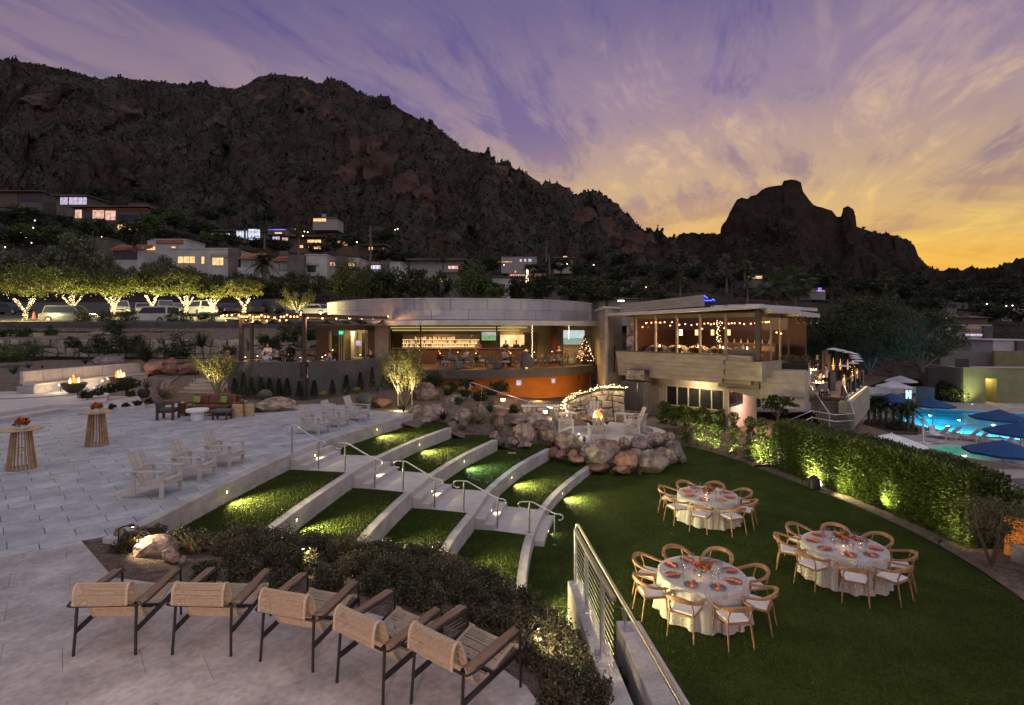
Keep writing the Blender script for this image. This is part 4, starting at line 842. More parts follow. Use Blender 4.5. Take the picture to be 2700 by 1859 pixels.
for k,y in enumerate((.2,1.55,2.75,3.9)):MB().b2(XE-.04,XE+.04,y-.05,y+.05,4.1,6.62).build('mullion','siding' if k<3 else 'bronze',rest)
for a,b in((.25,1.5),(1.6,2.7),(2.8,3.85)):MB().quad((XE,a,4.12),(XE,b,4.12),(XE,b,6.4),(XE,a,6.4)).build('glass_pane','glass',rest)
MB().b2(XE-.05,XE+.05,.1,4.4,6.4,6.64).build('head_panel','olive',rest);MB().b2(XE-.12,XE+.3,0,4.4,3.3,4.1).build('sill_wall','siding',rest)
# stone pier, parapet boards and cantilever
def stone_face(par,fn,na,nb,seed,depth=.05,jit=.33,gap=.13,mt='stone',cap=None):
    """irregular stones on the surface fn(a, b, h): a, b in 0..1, h metres proud"""
    r=random.Random(seed);gx={}
    for i in range(na+1):
        for j in range(nb+1):
            gx[i,j]=((i+(r.uniform(-jit,jit)if 0<i<na else 0))/na,(j+(r.uniform(-jit,jit)if 0<j<nb else 0))/nb)
    skip=set()
    for j in range(nb):
        for i in range(na):
            if(i,j)in skip:continue
            i2,j2=i+1,j+1;q=r.random()
            if q<.28 and i+2<=na and(i+1,j)not in skip:i2=i+2;skip.add((i+1,j))
            elif q<.40 and j+2<=nb:j2=j+2;skip.add((i,j+1))
            c=[gx[i,j],gx[i2,j],gx[i2,j2],gx[i,j2]];m=(sum(p[0]for p in c)/4,sum(p[1]for p in c)/4);h=depth*r.uniform(.7,1.5)
            if r.random()<.6:c=[c[0],((c[0][0]+c[1][0])/2,(c[0][1]+c[1][1])/2-r.uniform(0,.15)/nb),c[1],c[2],c[3]]
            lo=[(p[0]+(m[0]-p[0])*gap,p[1]+(m[1]-p[1])*gap)for p in c];hi=[(p[0]+(m[0]-p[0])*(gap+.14),p[1]+(m[1]-p[1])*(gap+.14))for p in c];n=len(c)
            MB().add([fn(*p,-.02)for p in lo]+[fn(*p,h*.6)for p in lo]+[fn(*p,h)for p in hi]+[fn(*m,h*1.15)],
                     [(k,(k+1)%n,n+(k+1)%n,n+k)for k in range(n)]+[(n+k,n+(k+1)%n,2*n+(k+1)%n,2*n+k)for k in range(n)]+[(2*n+k,2*n+(k+1)%n,3*n)for k in range(n)]).build('stone',mt,par)
sp=MB().b2(-.62,-.08,-.1,.3,4.4,6.6).build('stone_pier','mortar',rest);stone_face(sp,lambda a,b,h:(-.62+.54*a,-.1-h,4.4+2.2*b),2,7,3,.04)
bh=(4.42-2.95)/6
for j in range(6):
    z0=2.95+j*bh;x0=-1.05+(5-j)*.05;x1=lx(1908,-.6)+(.12 if j%2 else 0)-(0 if j>1 else.05*(2-j))
    MB().b2(x0,x1,-.62-.012*(j%2),-.4,z0+.004,z0+bh).build('parapet_board','siding',rest,False,.006)
MB().b2(-1.05,XE-.2,-.4,.0,2.95,4.40).build('parapet_core','siding',rest);MB().b2(-1.1,lx(1910,-.6),-.66,-.3,4.42,4.47).build('parapet_cap','darkstucco',rest)
for j in range(4):MB().b2(lx(1912,-.55),XE+.45,-.60+.01*(j%2),-.1,3.18+j*.24,3.18+j*.24+.236).build('parapet_board','siding',rest,False,.006)
# lower storey
LO=.75
MB().b2(-.35,1.15,LO,LO+.3,.2,2.95).build('lower_wall','stucco',rest)
dx0,dx1=lx(1717,LO),lx(1748,LO);wx0,wx1=lx(1757,LO),lx(1909,LO);wz1,wz0=2.42,1.28
MB().b2(.2,dx0,LO-.01,LO+.3,.2,2.95).build('lower_wall','stucco',rest);MB().b2(dx0,dx1,LO,LO+.3,2.32,2.95).build('lower_wall','stucco',rest);MB().b2(dx1,wx0,LO-.004,LO+.3,.2,2.95).build('lower_wall','stucco',rest)
MB().b2(wx0,wx1,LO,LO+.3,.2,wz0).build('lower_wall','stucco',rest);MB().b2(wx0,wx1,LO,LO+.3,wz1,2.95).build('lower_wall','stucco',rest)
dr=MB().b2(dx0,dx1,LO+.1,LO+.15,.45,2.32).build('door','beige',rest);MB().b2(dx0+.14,dx1-.1,LO+.085,LO+.097,.62,2.2).build('pane','offwhite',dr)
MB().b2(dx0-.06,dx0,LO-.03,LO+.1,.45,2.36).build('door_frame','siding',rest);MB().b2(dx1,dx1+.06,LO-.03,LO+.1,.45,2.36).build('door_frame','siding',rest)
for k in range(6):x=wx0+(wx1-wx0)*k/5;MB().b2(x-.03,x+.03,LO-.02,LO+.1,wz0,wz1).build('window_frame','beige',rest)
for z in(wz0,wz1):MB().b2(wx0,wx1,LO-.025,LO+.1,z-.03,z+.03).build('window_frame','beige',rest)
for k in range(5):x=wx0+(wx1-wx0)*k/5;MB().b2(x+.03,x+(wx1-wx0)/5-.03,LO+.04,LO+.045,wz0+.03,wz1-.03).build('window_pane','carglass',rest)
MB().b2(wx1+.0,wx1+.25,LO,LO+.3,.2,2.95).build('lower_wall','stucco',rest)
fl=MB().lathe([(.03,.0),(.06,-.1),(.02,-.12)],10,(lx(1838,.2),.2,2.95)).build('soffit_lamp','bronze',rest);MB().ball((lx(1838,.2),.2,2.80),.05).build('bulb','globe',fl);lamp('POINT',(lx(1838,.2),-.1,2.68),130,(1,.72,.36),rest,.08)
# roof planes
def rpt(x,y):p=RA+re_*x+rn*y;return(p.x,p.y)
rf=bpy.data.objects.new('roof',None);COL.objects.link(rf);rf['label']='thin pale roof slab over the upper dining room';adopt(rf,rest)
MB().prism([rpt(-1.5,-.9),rpt(XE+.5,-.95),rpt(XE+.5,6.9),rpt(-1.5,6.9)],[6.60,6.84,6.84,6.60],[6.76,7.02,7.02,6.76]).build('slab','roofwhite',rf,False,.01)
MB().prism([(12.85,26.7),(15.1,28.2),(16.6,31.5),(13.4,33)],[6.62,6.62,6.62,6.62],[6.86,6.86,6.86,6.86]).build('wing_slab','roofwhite',rf);MB().prism([(15.15,28.3),(19.1,33.4),(17.5,35),(14.5,31)],6.50,6.74).build('wing_slab','roofwhite',rf)
for k in range(4):
    p=at(2104+k*17,0,30.6+k*.7);o=MB().tube([(p.x,p.y,6.5),(p.x,p.y,6.15)],.08,10).build('down_light','bronze',rf);MB().disc((p.x,p.y,6.145),(0,0,-1),.07).build('lens','globe',o)
sc_=thing('roof_screen','sloping boarded equipment screen on the restaurant roof','screen')
for j in range(3):
    a0_,a1_=at(1635,823-j*7.2,33.8),at(1857,807-j*10.2,30.6);hh_=.165+.0*j
    MB().add([a0_,a1_,a1_+Vector((0,0,.21)),a0_+Vector((0,0,.16))]+[p+Vector((.05,.06,0))for p in(a0_,a1_,a1_+Vector((0,0,.21)),a0_+Vector((0,0,.16)))],[(0,1,2,3),(7,6,5,4),(0,4,5,1),(1,5,6,2),(2,6,7,3),(3,7,4,0)]).build('board','siding',sc_)
for t in(0.02,.35,.68,.98):p=at(1635,830,33.8).lerp(at(1857,812,30.6),t);MB().box((p.x+.1,p.y+.12,p.z+.25),(.06,.06,.7)).build('post','darksteel',sc_)
ne=thing('neon_cactus','blue neon line figure on the roof beside the boarded screen','neon sign');e=lambda x,y:d('3',x,y,30.4)
for i,(a,b)in enumerate((((920,205),(942,222)),((922,238),(968,238)),((968,238),(978,228)),((978,228),(990,240)))):MB().tube([e(*a),e(*b)],.022,6).build('tube','neon',ne)
for a in((922,240),(985,242)):MB().tube([e(*a),e(a[0],275)],.015,5).build('strut','black',ne)
for k,(x0,x1,y)in enumerate(((1000,1060,3.0),(1090,1170,3.4),(1200,1290,2.2))):
    p=d('3',(x0+x1)/2,276,31-k*.8);t=thing('roof_vent_unit','low white equipment box on the restaurant roof, %s'%('beside the neon','in the middle','near the palm')[k],'roof unit',(p.x,p.y,6.95));MB().box((0,0,.1),(1.0,.6,.2)).build('housing','roofwhite',t,False,.02);MB().box((.1,0,.23),(.4,.4,.06)).build('cover','darksteel',t)
# interior dressing
for k,(x,y)in enumerate(((760,455),(867,455),(975,455),(1085,455))):
    p=d('3',x,y,31.6-k*.55);t=thing('pendant_lamp','glowing cylinder pendant lamp in the upper dining room, %s'%('leftmost of four','second of four','third of four','rightmost of four')[k],'pendant lamp',p,0,'dining pendants');MB().lathe([(.09,-.16),(.09,.16)],12).build('lamp_shade','tube' if k else 'globe',t);MB().tube([(0,0,.16),(0,0,6.62-p.z)],.006,5).build('cord','black',t);lamp('POINT',(0,0,-.25),110,(1,.52,.2),t,.1)
il=thing('string_lights','red and amber bulbs strung under the dining room ceiling','string lights')
bulbs([d('3',x,y,31.5-(x-500)/800*4.2+.8)for x,y in((500,418),(688,408),(750,402),(832,405),(920,395),(945,392),(965,400),(985,395),(1040,390),(1085,395),(1105,392),(1125,392),(1160,392),(1235,395),(1335,385),(1345,385),(1358,383),(525,392),(560,388),(590,386),(620,388),(650,385),(700,385),(790,398),(870,400),(1190,398),(1265,392),(905,430),(1055,425),(1410,455),(1440,462))],il,.8)
ls=thing('light_strand','gold garland of fairy lights in the upper dining room','string lights');mb=MB();r=random.Random(8);a=d('3',1015,375,31.0);[mb.ball(a+Vector((r.uniform(-.12,.12),0,-i*.045)),.016,5,3)for i in range(28)];mb.build('bulbs','bulb',ls)['kind']='stuff';MB().tube([a,a-Vector((0,0,1.25))],.006,5).build('cord','black',ls)
WT=['leftmost by the stone pier','second from the stone pier','third from the stone pier','fourth from the stone pier','fifth, near the corner column']
for k in range(5):
    x=.7+k*1.35;p=RA+re_*x+rn*1.3;L=Vector((p.x,p.y,ZF));t=thing('dining_table','small set dining table at the upper window, '+WT[k],'table',L,RZ,'upper dining tables');MB().box((0,0,.73),(.8,.8,.04)).build('table_top','darkwood',t);MB().lathe([(.04,0),(.04,.71)],8).build('pedestal','black',t)
    for q in range(2):
        pp=RA+re_*(x+(-.62 if q else.62))+rn*1.3;dup(tub0,'tub chair at the upper window table, %s, %s side'%(WT[k],'left' if q else 'right'),Vector((pp.x,pp.y,ZF)),RZ+R(90 if q else-90),'upper dining chairs')
    for q in range(3):
        gx=thing('wine_glass','sparkling wine glass on the upper window table, %s'%WT[k],'wine glass',L+Vector((-.2+q*.2,(-.1,.12,-.05)[q],.752)),0,'upper dining wine glasses');MB().lathe([(.035,0),(.004,.01),(.004,.09),(.035,.13),(.03,.2)],8,cap=False).build('bowl','wineglass',gx,True)
    nk=thing('folded_napkin','white cone napkin on the upper window table, %s'%WT[k],'napkin',L+Vector((.05,.2,.752)));MB().lathe([(.07,0),(.005,.24)],8).build('cone','shirtwhite',nk)
    lamp('POINT',(0,-.3,1.25),5,(1,.7,.4),t,.05);MB().lathe([(.03,0),(.03,.12)],8,(.25,-.2,.752)).build('candle','bulb',t)
sb=thing('sideboard','long dark sideboard with orange wood front in the upper dining room','sideboard',(*rpt(5.2,4.2),ZF),RZ);MB().b2(-2.2,1.4,0,.5,0,.95).build('carcass','darkwood',sb);MB().b2(.1,1.35,-.02,-.002,.55,.85).build('front_panel','slat',sb);MB().b2(-2.25,1.45,-.04,.54,.95,1.0).build('top','bronze',sb)
for k in range(8):
    o=thing('folded_napkin','white cone napkin on the upper dining sideboard','napkin',(*rpt(3.2+k*.42,4.45),ZF+1.0),0,'sideboard napkins');MB().lathe([(.07,0),(.005,.26)],8).build('cone','shirtwhite',o)
bq=thing('banquette','dark upholstered banquette behind the corner glass','sofa',(*rpt(6.3,.5),4.1),RZ);MB().b2(-.9,.8,0,.5,0,.42).build('seat','chairgrey',bq,False,.03);MB().b2(-.9,.8,-.12,0,0,.62).build('backrest','chairgrey',bq,False,.03)
lamp('AREA',(lx(1740,5.4),5.2,6.4),60,(1,.62,.40),rest,.8,(-.2,.5,-.6))
# ---- masonry block between bar and restaurant
bp_=[(5.85,33.5),(7.35,36),(8,42),(6.5,41)]
pb=thing('masonry_tower','tall beige panelled block between the bar and the restaurant','building');MB().prism([(5.93,33.62),(7.3,36),(8,42),(6.55,41)],.3,7.1).build('core','masonry',pb)
for j in range(10):
    z0=.55+j*.655
    def face(p,q,cuts,off):
        cs_=[0]+cuts+[1];p=Vector(p);q=Vector(q);t=(q-p).normalized();n=Vector((t.y,-t.x))
        for a,b in zip(cs_,cs_[1:]):
            A,B=p.lerp(q,a)+t*.006,p.lerp(q,b)-t*.006;MB().prism([(A.x,A.y),(B.x,B.y),(B.x-n.x*.09,B.y-n.y*.09),(A.x-n.x*.09,A.y-n.y*.09)],z0+.006,z0+.65).build('panel','masonry',pb)
    face((6.44,41),(5.85,33.5),[.55]if j%2 else[.8],0);face((5.86,33.48),(7.36,36),[]if j in(4,5,6)else[.6]if j%2 else[.35],0)
p0=Vector((6.55,34.63));MB().beam((p0.x,p0.y,3.0),(p0.x,p0.y,4.75),.16,.08).build('slot_window','darkstucco',pb);MB().beam((p0.x+.04,p0.y-.03,3.05),(p0.x+.04,p0.y-.03,4.7),.06,.08).build('slot_pane','carglass',pb)
MB().prism([(5.6,33.2),(7.6,35.6),(8.4,42.2),(6.3,41.4)],7.1,7.2).build('cap','roofwhite',pb);MB().b2(7.0,9.6,38.2,38.5,6.7,7.35).build('roof_upstand','siding',pb)
ub=thing('utility_cabinet','grey metal utility cabinet on a stone base beside the lower door','cabinet',(7.25,31.7,.5),RZ+R(8));MB().box((0,0,1.4),(1.45,.8,1.65)).build('housing','darkstucco',ub,False,.02);MB().beam((.35,-.42,.75),(.35,-.42,2.15),.03,.03).build('latch_bar','steel',ub)
sb_=MB().box((0,0,.28),(1.3,.7,.56)).build('stone_base','mortar',ub);stone_face(sb_,lambda a,b,h:(-.65+1.3*a,-.35-h,.56*b),5,2,6,.04)
sb2=MB().box((.1,.1,2.6),(1.2,.6,.62)).build('stone_panel','mortar',ub);stone_face(sb2,lambda a,b,h:(-.5+1.2*a,-.2-h,2.3+.62*b),4,2,9,.04)
# ---- concrete-board masses under the deck
def mass(lab,poly,z0,z1,n,step=.02,name='concrete_parapet'):
    t=thing(name,lab,'parapet',(0,0,0),0,'stepped deck parapets');c=Vector((sum(p[0]for p in poly)/len(poly),sum(p[1]for p in poly)/len(poly)))
    for j in range(n):
        k=1-step*(n-1-j)*(.6 if j%2 else 1);hh=(z1-z0)/n;MB().prism([tuple(c+(Vector(p)-c)*k)for p in poly],z0+j*hh+.003,z0+(j+1)*hh).build('course','masonry',t,False,.01)
    return t
mass('stepped board-marked parapet under the corner window of the restaurant',[(11.18,29.3),(12.95,28.15),(13.6,29.6),(11.9,30.6)],2.62,3.58,2)
mass('stepped board-marked parapet block left of the deck stairs',[(12.9,28.0),(14.7,27.0),(17.3,31.2),(15.2,32.4)],1.72,3.66,3,.015)
tp_=thing('roof_planter','black metal planter on the parapet block beside the deck','planter',(0,0,0));MB().prism([(13.9,29.0),(15.5,28.2),(16.9,30.6),(15.3,31.5)],3.6,3.98).build('box','black',tp_)
leaves('foliage',np.array([(13.9+1.6*a+1.4*b,29.0-.8*a+2.4*b,4.02+.3*rng.random())for a,b in rng.random((900,2))]),.09,'shrub',tp_,.35)
mass('board-marked flank wall right of the deck stairs',[(17.95,29.6),(18.6,29.45),(25.1,37.8),(24.4,38.3)],.2,1.78,4,.0)
tag(MB().prism([(11.35,28.75),(12.9,28.1),(14.6,27.15),(17.1,31.3),(15.0,33.0)],[2.6,2.15,1.75,1.72,2.05],[2.66,2.66,2.66,2.66,2.66]).build('deck_soffit','siding'),'sloping boarded soffit under the deck parapets','soffit')
# passage under the building, lit pink
ps=thing('passage_wall','pink-lit wall of the passage under the deck','wall');PS0=RA+re_*(wx1+.252)+rn*LO;PS1=Vector((15.0,33.0));PSd=PS1-PS0;MB().prism([tuple(PS0),tuple(PS1),(14.8,33.25),tuple(PS0+Vector((-.2,.25)))],0,2.7).build('wall_body','offwhite',ps)
for k in range(4):a=PS0+PSd*(.03+k*.11);b=PS0+PSd*(.115+k*.11);MB().prism([(a.x+.004,a.y-.004),(b.x+.004,b.y-.004),(b.x+.04,b.y-.04),(a.x+.04,a.y-.04)],1.5,2.3).build('window_pane','carglass',ps)
struct(MB().prism([(11.2,26.0),(14.2,24.5),(18,31),(16,35),(13.9,33.2)],-.3,.03).build('path','stair'));MB()
pl_=thing('soffit_lamp','small soffit lamp lighting the passage under the deck','lamp',(13.9,29.9,1.6));MB().lathe([(.06,0),(.08,.08)],10).build('ring','steel',pl_);MB().disc((0,0,-.004),(0,0,-1),.055).build('lens','globe',pl_);lamp('POINT',(0,0,-.12),190,(1,.52,.36),pl_,.1)
# ---- deck
dk=struct(MB().prism([(16.4,31.4),(18.75,30.4),(24.3,37.4),(31,44.5),(26,54),(14,50),(13.4,36.5),(15,32.6)],1.6,1.86).build('deck','darkwood'))
mat('deckboard',(.20,.14,.125),.6,vs=3,col2=(.27,.20,.18),rand=.25,st=(1,.2,1))
ddir=Vector((5.4,6.2)).normalized();dnn=Vector((-ddir.y,ddir.x))
for k in range(26):
    a=Vector((18.55,30.55))+dnn*(k*.145+.07);L=8.2+.25*k;b=a+ddir*L;MB().beam((a.x,a.y,1.885),(b.x,b.y,1.885),.138,.03).build('deck_board','deckboard',dk)
ds=thing('deck_stairs','dark stone stairs with glass sides climbing to the deck','stairs')
for k in range(10):
    y=30.75-k*.27;z=1.86-(k+1)*.17;MB().prism([(17.05-k*.01,y),(18.72-k*.10,y-.25),(18.62-k*.10,y-.53),(16.97-k*.01,y-.29)],z-.5,z).build('step','darkstucco',ds)
def glassrail(lab,pts,h=1.02,post=True,cat='railing'):
    t=thing('glass_railing',lab,cat,(0,0,0),0,'deck glass railings')
    for a,b in zip(pts,pts[1:]):
        a=Vector(a);b=Vector(b);e_=(b-a).normalized()*.02;MB().add([a+e_,b-e_,b-e_+Vector((0,0,h)),a+e_+Vector((0,0,h))],[(0,1,2,3)]).build('glass_panel','railglass',t)
    MB().tube([Vector(p)+Vector((0,0,h+.02))for p in pts],.024,8).build('rail','steel',t,True)
    for p in pts:MB().box(Vector(p)+Vector((0,0,h/2)),(.04,.04,h)).build('post','steel',t)
    return t
glassrail('glass balustrade with steel rail on the left of the deck stairs',[(16.75,31.2,1.9),(16.8,30.6,1.75),(16.75,28.4,.3)]);glassrail('glass balustrade with steel rail on the right of the deck stairs',[(18.75,30.5,1.9),(18.5,29.9,1.5),(17.8,28.0,.3)])
gl_=glassrail('long glass balustrade with glowing base along the deck edge',[(18.8,30.35,1.88),(20.2,32.1,1.88),(21.6,33.85,1.88),(23.0,35.6,1.88),(24.4,37.4,1.88)]);MB().beam((18.85,30.2,1.80),(24.6,37.4,1.80),.05,.03).build('light_strip','ledstrip',gl_)
glassrail('glass wind screen at the far end of the deck',[(16.4,33.5,1.88),(17.2,35.5,1.88)],2.1)
hr=thing('handrail','double steel handrail of the ramp beyond the hedge','handrail')
for o in(0,-.35):MB().tube([(10.6,24.0,.95+o),(13.2,26.2,1.25+o),(15.6,28.0,1.55+o),(16.9,28.2,1.3+o),(18.0,28.3,1.35+o)],.022,8).build('rail','steel',hr,True)
for x,y,z in((10.7,24.1,.0),(13.2,26.2,.05),(15.6,28.0,.1)):MB().tube([(x,y,z),(x,y,z+1.2)],.02,8).build('post','steel',hr)
for k,(x,y,Y)in enumerate(((1870,675,31.6),(1925,655,33.5),(1958,640,35.4),(1948,622,38.0),(1940,608,40.2),(1930,593,42.4),(1893,582,42.0),(1843,570,41.0),(1795,560,40.0))):
    p=d('3',x,y,Y);hgt=p.z-1.89;t=thing('patio_heater','patio heater with white cap and flame tube, %s from the deck stairs'%('first','second','third','fourth','fifth','sixth','seventh','eighth','ninth')[k],'patio heater',(p.x,p.y,1.89),0,'deck patio heaters',hgt/1.9)
    MB().lathe([(.24,0),(.24,.06),(.18,.1),(.17,.55),(.19,.58)],16).build('base','blackmetal',t,True);MB().lathe([(.06,1.78),(.36,1.80),(.33,1.84),(.1,1.9)],20).build('cap','roofwhite',t,True)
    MB().lathe([(.085,.58),(.085,1.78)],12,cap=False).build('glass_tube','tintglass',t,True)
    for q in range(4):a=q*math.pi/2+.4;MB().tube([(.17*math.cos(a),.17*math.sin(a),.58),(.17*math.cos(a),.17*math.sin(a),1.78)],.012,6).build('guard_rod','blackmetal',t)
    MB().lathe([(.01,.62),(.05,.75),(.04,.95),(.02,1.15),(.005,1.35)],8).build('flame','heat',t,True)
    if k<5:lamp('POINT',(-.25,-.25,1.0),16,(1,.5,.2),t,.1)
person('man in pale blue shirt and dark trousers standing on the deck',(at(2178,0,32.4).x,32.4,1.9),R(75),STAND,'shirtblue','navy','hairdark',None,dict(elbL=(-.26,.02,1.16),wriL=(-.16,.24,1.12),hanL=(-.13,.30,1.12),elbR=(.26,.02,1.16),wriR=(.16,.24,1.12),hanR=(.13,.30,1.12)))
person('guest in black standing at the far deck tables',(at(2155,0,42).x,42,1.9),R(100),STAND,'clothblack','black','hairblond',None,None,1.05);person('diner in dark clothes seated at the deck edge beside the standing man',(at(2160,0,32.0).x,32.0,1.9),R(200),SIT,'clothblack','navy','hairdark')
for k,(u,Y,w)in enumerate(((2161,31.5,'beside the standing man'),(2130,38,'behind the roof planter'),(2145,41,'in the far middle of the deck'),(2172,35.2,'before the wooden post'))):
    L=Vector((at(u,0,Y).x,Y,1.9));t=thing('deck_table','small round deck table with candles '+w,'table',L,0,'deck tables');MB().lathe([(.45,.71),(.45,.74)],20).build('table_top','stump',t);MB().lathe([(.04,0),(.04,.71)],8).build('pedestal','black',t);MB().lathe([(.25,0),(.25,.02)],14).build('base','black',t)
    for q in range(3):MB().lathe([(.03,0),(.03,.11)],8,(.2*math.cos(q*2.1),.2*math.sin(q*2.1),.741)).build('candle','bulb',t)
    lamp('POINT',(0,0,1.05),25,(1,.68,.35),t,.06);dup(tub0,'dark deck chair at the candle table '+w,L+Vector((-.3,-.7,0)),R(20),'deck chairs')
for k,(x,y0,y1,Y)in enumerate(((1740,577,690,37.5),(1752,605,720,36.0))):
    a,b=d('3',x,y0,Y),d('3',x,y1,Y);t=tag(MB().box((a.x,a.y,(a.z+1.89)/2),(.3,.3,a.z-1.89)).build('deck_pillar','brownstucco',None,False,.02),'square brown pillar on the deck, %s of the two'%('farther','nearer')[k],'pillar','deck pillars')
t=tag(MB().box((at(2192,0,34).x,34,2.5),(.35,.35,1.2)).build('deck_planter','darkstucco',None,False,.02),'tall dark planter box on the deck boards behind the standing man','planter')
# ================================================================ trees and plants (generators)
def limb(mb,a,b,r0,r1,n=6,bend=.08,seed=0):
    r=random.Random(seed);a=Vector(a);b=Vector(b);m=a.lerp(b,.5)+Vector((r.uniform(-1,1),r.uniform(-1,1),0))*(b-a).length*bend
    return mb.tube([a,a.lerp(m,.55),m,m.lerp(b,.5),b],[r0,r0*.85+r1*.15,(r0+r1)/2,r0*.25+r1*.75,r1],n)
def tree(name,label,loc,h,rad,leafm,n=1500,ls=.16,trunk=.12,k=34,base=.42,seed=1,grp=None,cat='tree',flat=0,nb=5,tight=.3):
    t=thing(name,label,cat,loc,0,grp);cz=h*base+(h*(1-base))/2;rz=h*(1-base)/2
    P=blob(n,(rad,rad,rz),k,tight,seed,.5,flat)+np.array((0,0,cz));leaves('crown',P,ls,leafm,t,.5)
    mb=MB();limb(mb,(0,0,-.2),(0,0,h*base*.9),trunk,trunk*.75,8,.05,seed);r=random.Random(seed)
    for q in range(nb):a=q*6.283/nb+r.random();limb(mb,(0,0,h*base*.8),(rad*.6*math.cos(a),rad*.6*math.sin(a),cz+rz*r.uniform(-.1,.5)),trunk*.55,trunk*.15,5,.12,seed+q)
    mb.build('trunk','bark',t,True);return t
def shrub(name,label,loc,rad,leafm='shrub',n=700,ls=.045,seed=1,grp=None,k=22,cat='shrub',asp=.45,twigs=5,tight=.34):
    t=thing(name,label,cat,loc,0,grp);rx,rz=(rad,rad)if isinstance(rad,(int,float))else rad
    P=blob(n,(rx,rx,rz),k,tight,seed,.45);P[:,2]=np.abs(P[:,2]+rz*.55);leaves('foliage',P,ls,leafm,t,asp)
    mb=MB();r=random.Random(seed)
    for q in range(twigs):a=r.random()*6.283;limb(mb,(0,0,-.05),(rx*.6*math.cos(a),rx*.6*math.sin(a),rz*r.uniform(.7,1.3)),.012+.012*rx,.004,4,.1,seed*7+q)
    mb.build('stems','bark',t)['kind']='stuff';return t
def tuft(name,label,loc,h,n,leafm,w=.012,spread=.8,seed=1,grp=None,cat='grass',stiff=.3):
    """arching blades from one crown (grasses, agaves, yuccas)"""
    t=thing(name,label,cat,loc,0,grp);r=np.random.default_rng(seed);V=[];Fc=[]
    for i in range(n):
        a=r.random()*6.283;out=spread*h*(.25+.75*r.random());hh=h*(.55+.45*r.random())*(1-.4*(out/(spread*h))**2);dx_,dy_=math.cos(a),math.sin(a);b=len(V)
        for j in range(5):
            s=j/4;rr=out*(s**(1.6 if stiff<.5 else 1.05));z=hh*(1-(1-s)**2)if stiff<.5 else hh*s;z-=(1-stiff)*hh*.35*s**3;ww=w*(1-s)**.6*(1.15 if s>0 else.8)+.0008
            V+=[(rr*dx_-dy_*ww,rr*dy_+dx_*ww,z),(rr*dx_+dy_*ww,rr*dy_-dx_*ww,z)]
        Fc+=[(b+2*j,b+2*j+1,b+2*j+3,b+2*j+2)for j in range(4)]
    npm('blades',V,Fc,leafm,t)['kind']='stuff'
    MB().lathe([(.02+.02*h,-.03),(.03+.02*h,.02),(.01,.05)],8).build('root_crown','bark',t);return t
def palm(name,label,loc,h,r,nf=26,fan=False,tr=.16,seed=1,grp=None,leafm='palm',skirt=True):
    t=thing(name,label,'palm tree',loc,0,grp);rr=random.Random(seed);V=[];Fc=[]
    for i in range(nf):
        a=rr.random()*6.283;el=R(rr.uniform(-35,78));L=r*rr.uniform(.8,1.1);d0=Vector((math.cos(a)*math.cos(el),math.sin(a)*math.cos(el),math.sin(el)));sd_=Vector((-math.sin(a),math.cos(a),0))
        if fan:
            c=Vector((0,0,h))+d0*L*.5
            for q in range(15):
                g_=R(-78+156*q/14);dd=(d0*math.cos(g_)+sd_*math.sin(g_)).normalized();tip=c+dd*L*.55+Vector((0,0,-.18*L*abs(math.sin(g_))-.12*L));w=dd.cross(d0 if abs(g_)>.1 else sd_).normalized()*L*.012+sd_*L*.02;b=len(V);V+=[c,c.lerp(tip,.55)+w,tip,c.lerp(tip,.55)-w];Fc.append((b,b+1,b+2,b+3))
            b=len(V);V+=[Vector((0,0,h))-sd_*.02,Vector((0,0,h))+sd_*.02,c+sd_*.015,c-sd_*.015];Fc.append((b,b+1,b+2,b+3))
        else:
            pts=[Vector((0,0,h))+d0*L*s+Vector((0,0,-L*.55*s*s))for s in np.linspace(0,1,12)]
            for j in range(1,12):
                p=pts[j];tg=(pts[j]-pts[j-1]).normalized();up=tg.cross(sd_)
                for s_ in(-1,1):
                    for sub_ in(0,.5):
                        pp=pts[j-1].lerp(p,sub_+.25);tip=pp+(sd_*s_*.8+tg*.65-up*.25*(1 if up.z>0 else-1))*L*.24*(1.05-j/13);w=tg*L*.022;b=len(V);V+=[pp-w,pp.lerp(tip,.5)+w*.8,tip,pp.lerp(tip,.5)-w*.8];Fc.append((b,b+1,b+2,b+3))
            for j in range(11):b=len(V);w=sd_*.012*L;V+=[pts[j]-w,pts[j]+w,pts[j+1]+w,pts[j+1]-w];Fc.append((b,b+1,b+2,b+3))
    npm('fronds',[tuple(v)for v in V],Fc,leafm,t)
    MB().tube([(0,0,-.2),(.02*h,0,h*.5),(0,0,h)],[tr*1.25,tr,tr*.95],9).build('trunk','palmbark',t,True)
    if skirt:leaves('dead_skirt',np.array([(math.cos(q)*tr*1.6,math.sin(q)*tr*1.6,h-z)for q,z in zip(rng.random(90)*6.28,rng.random(90)*r*.6)]),r*.22,'drypalm',t,.12,1.2)
    return t
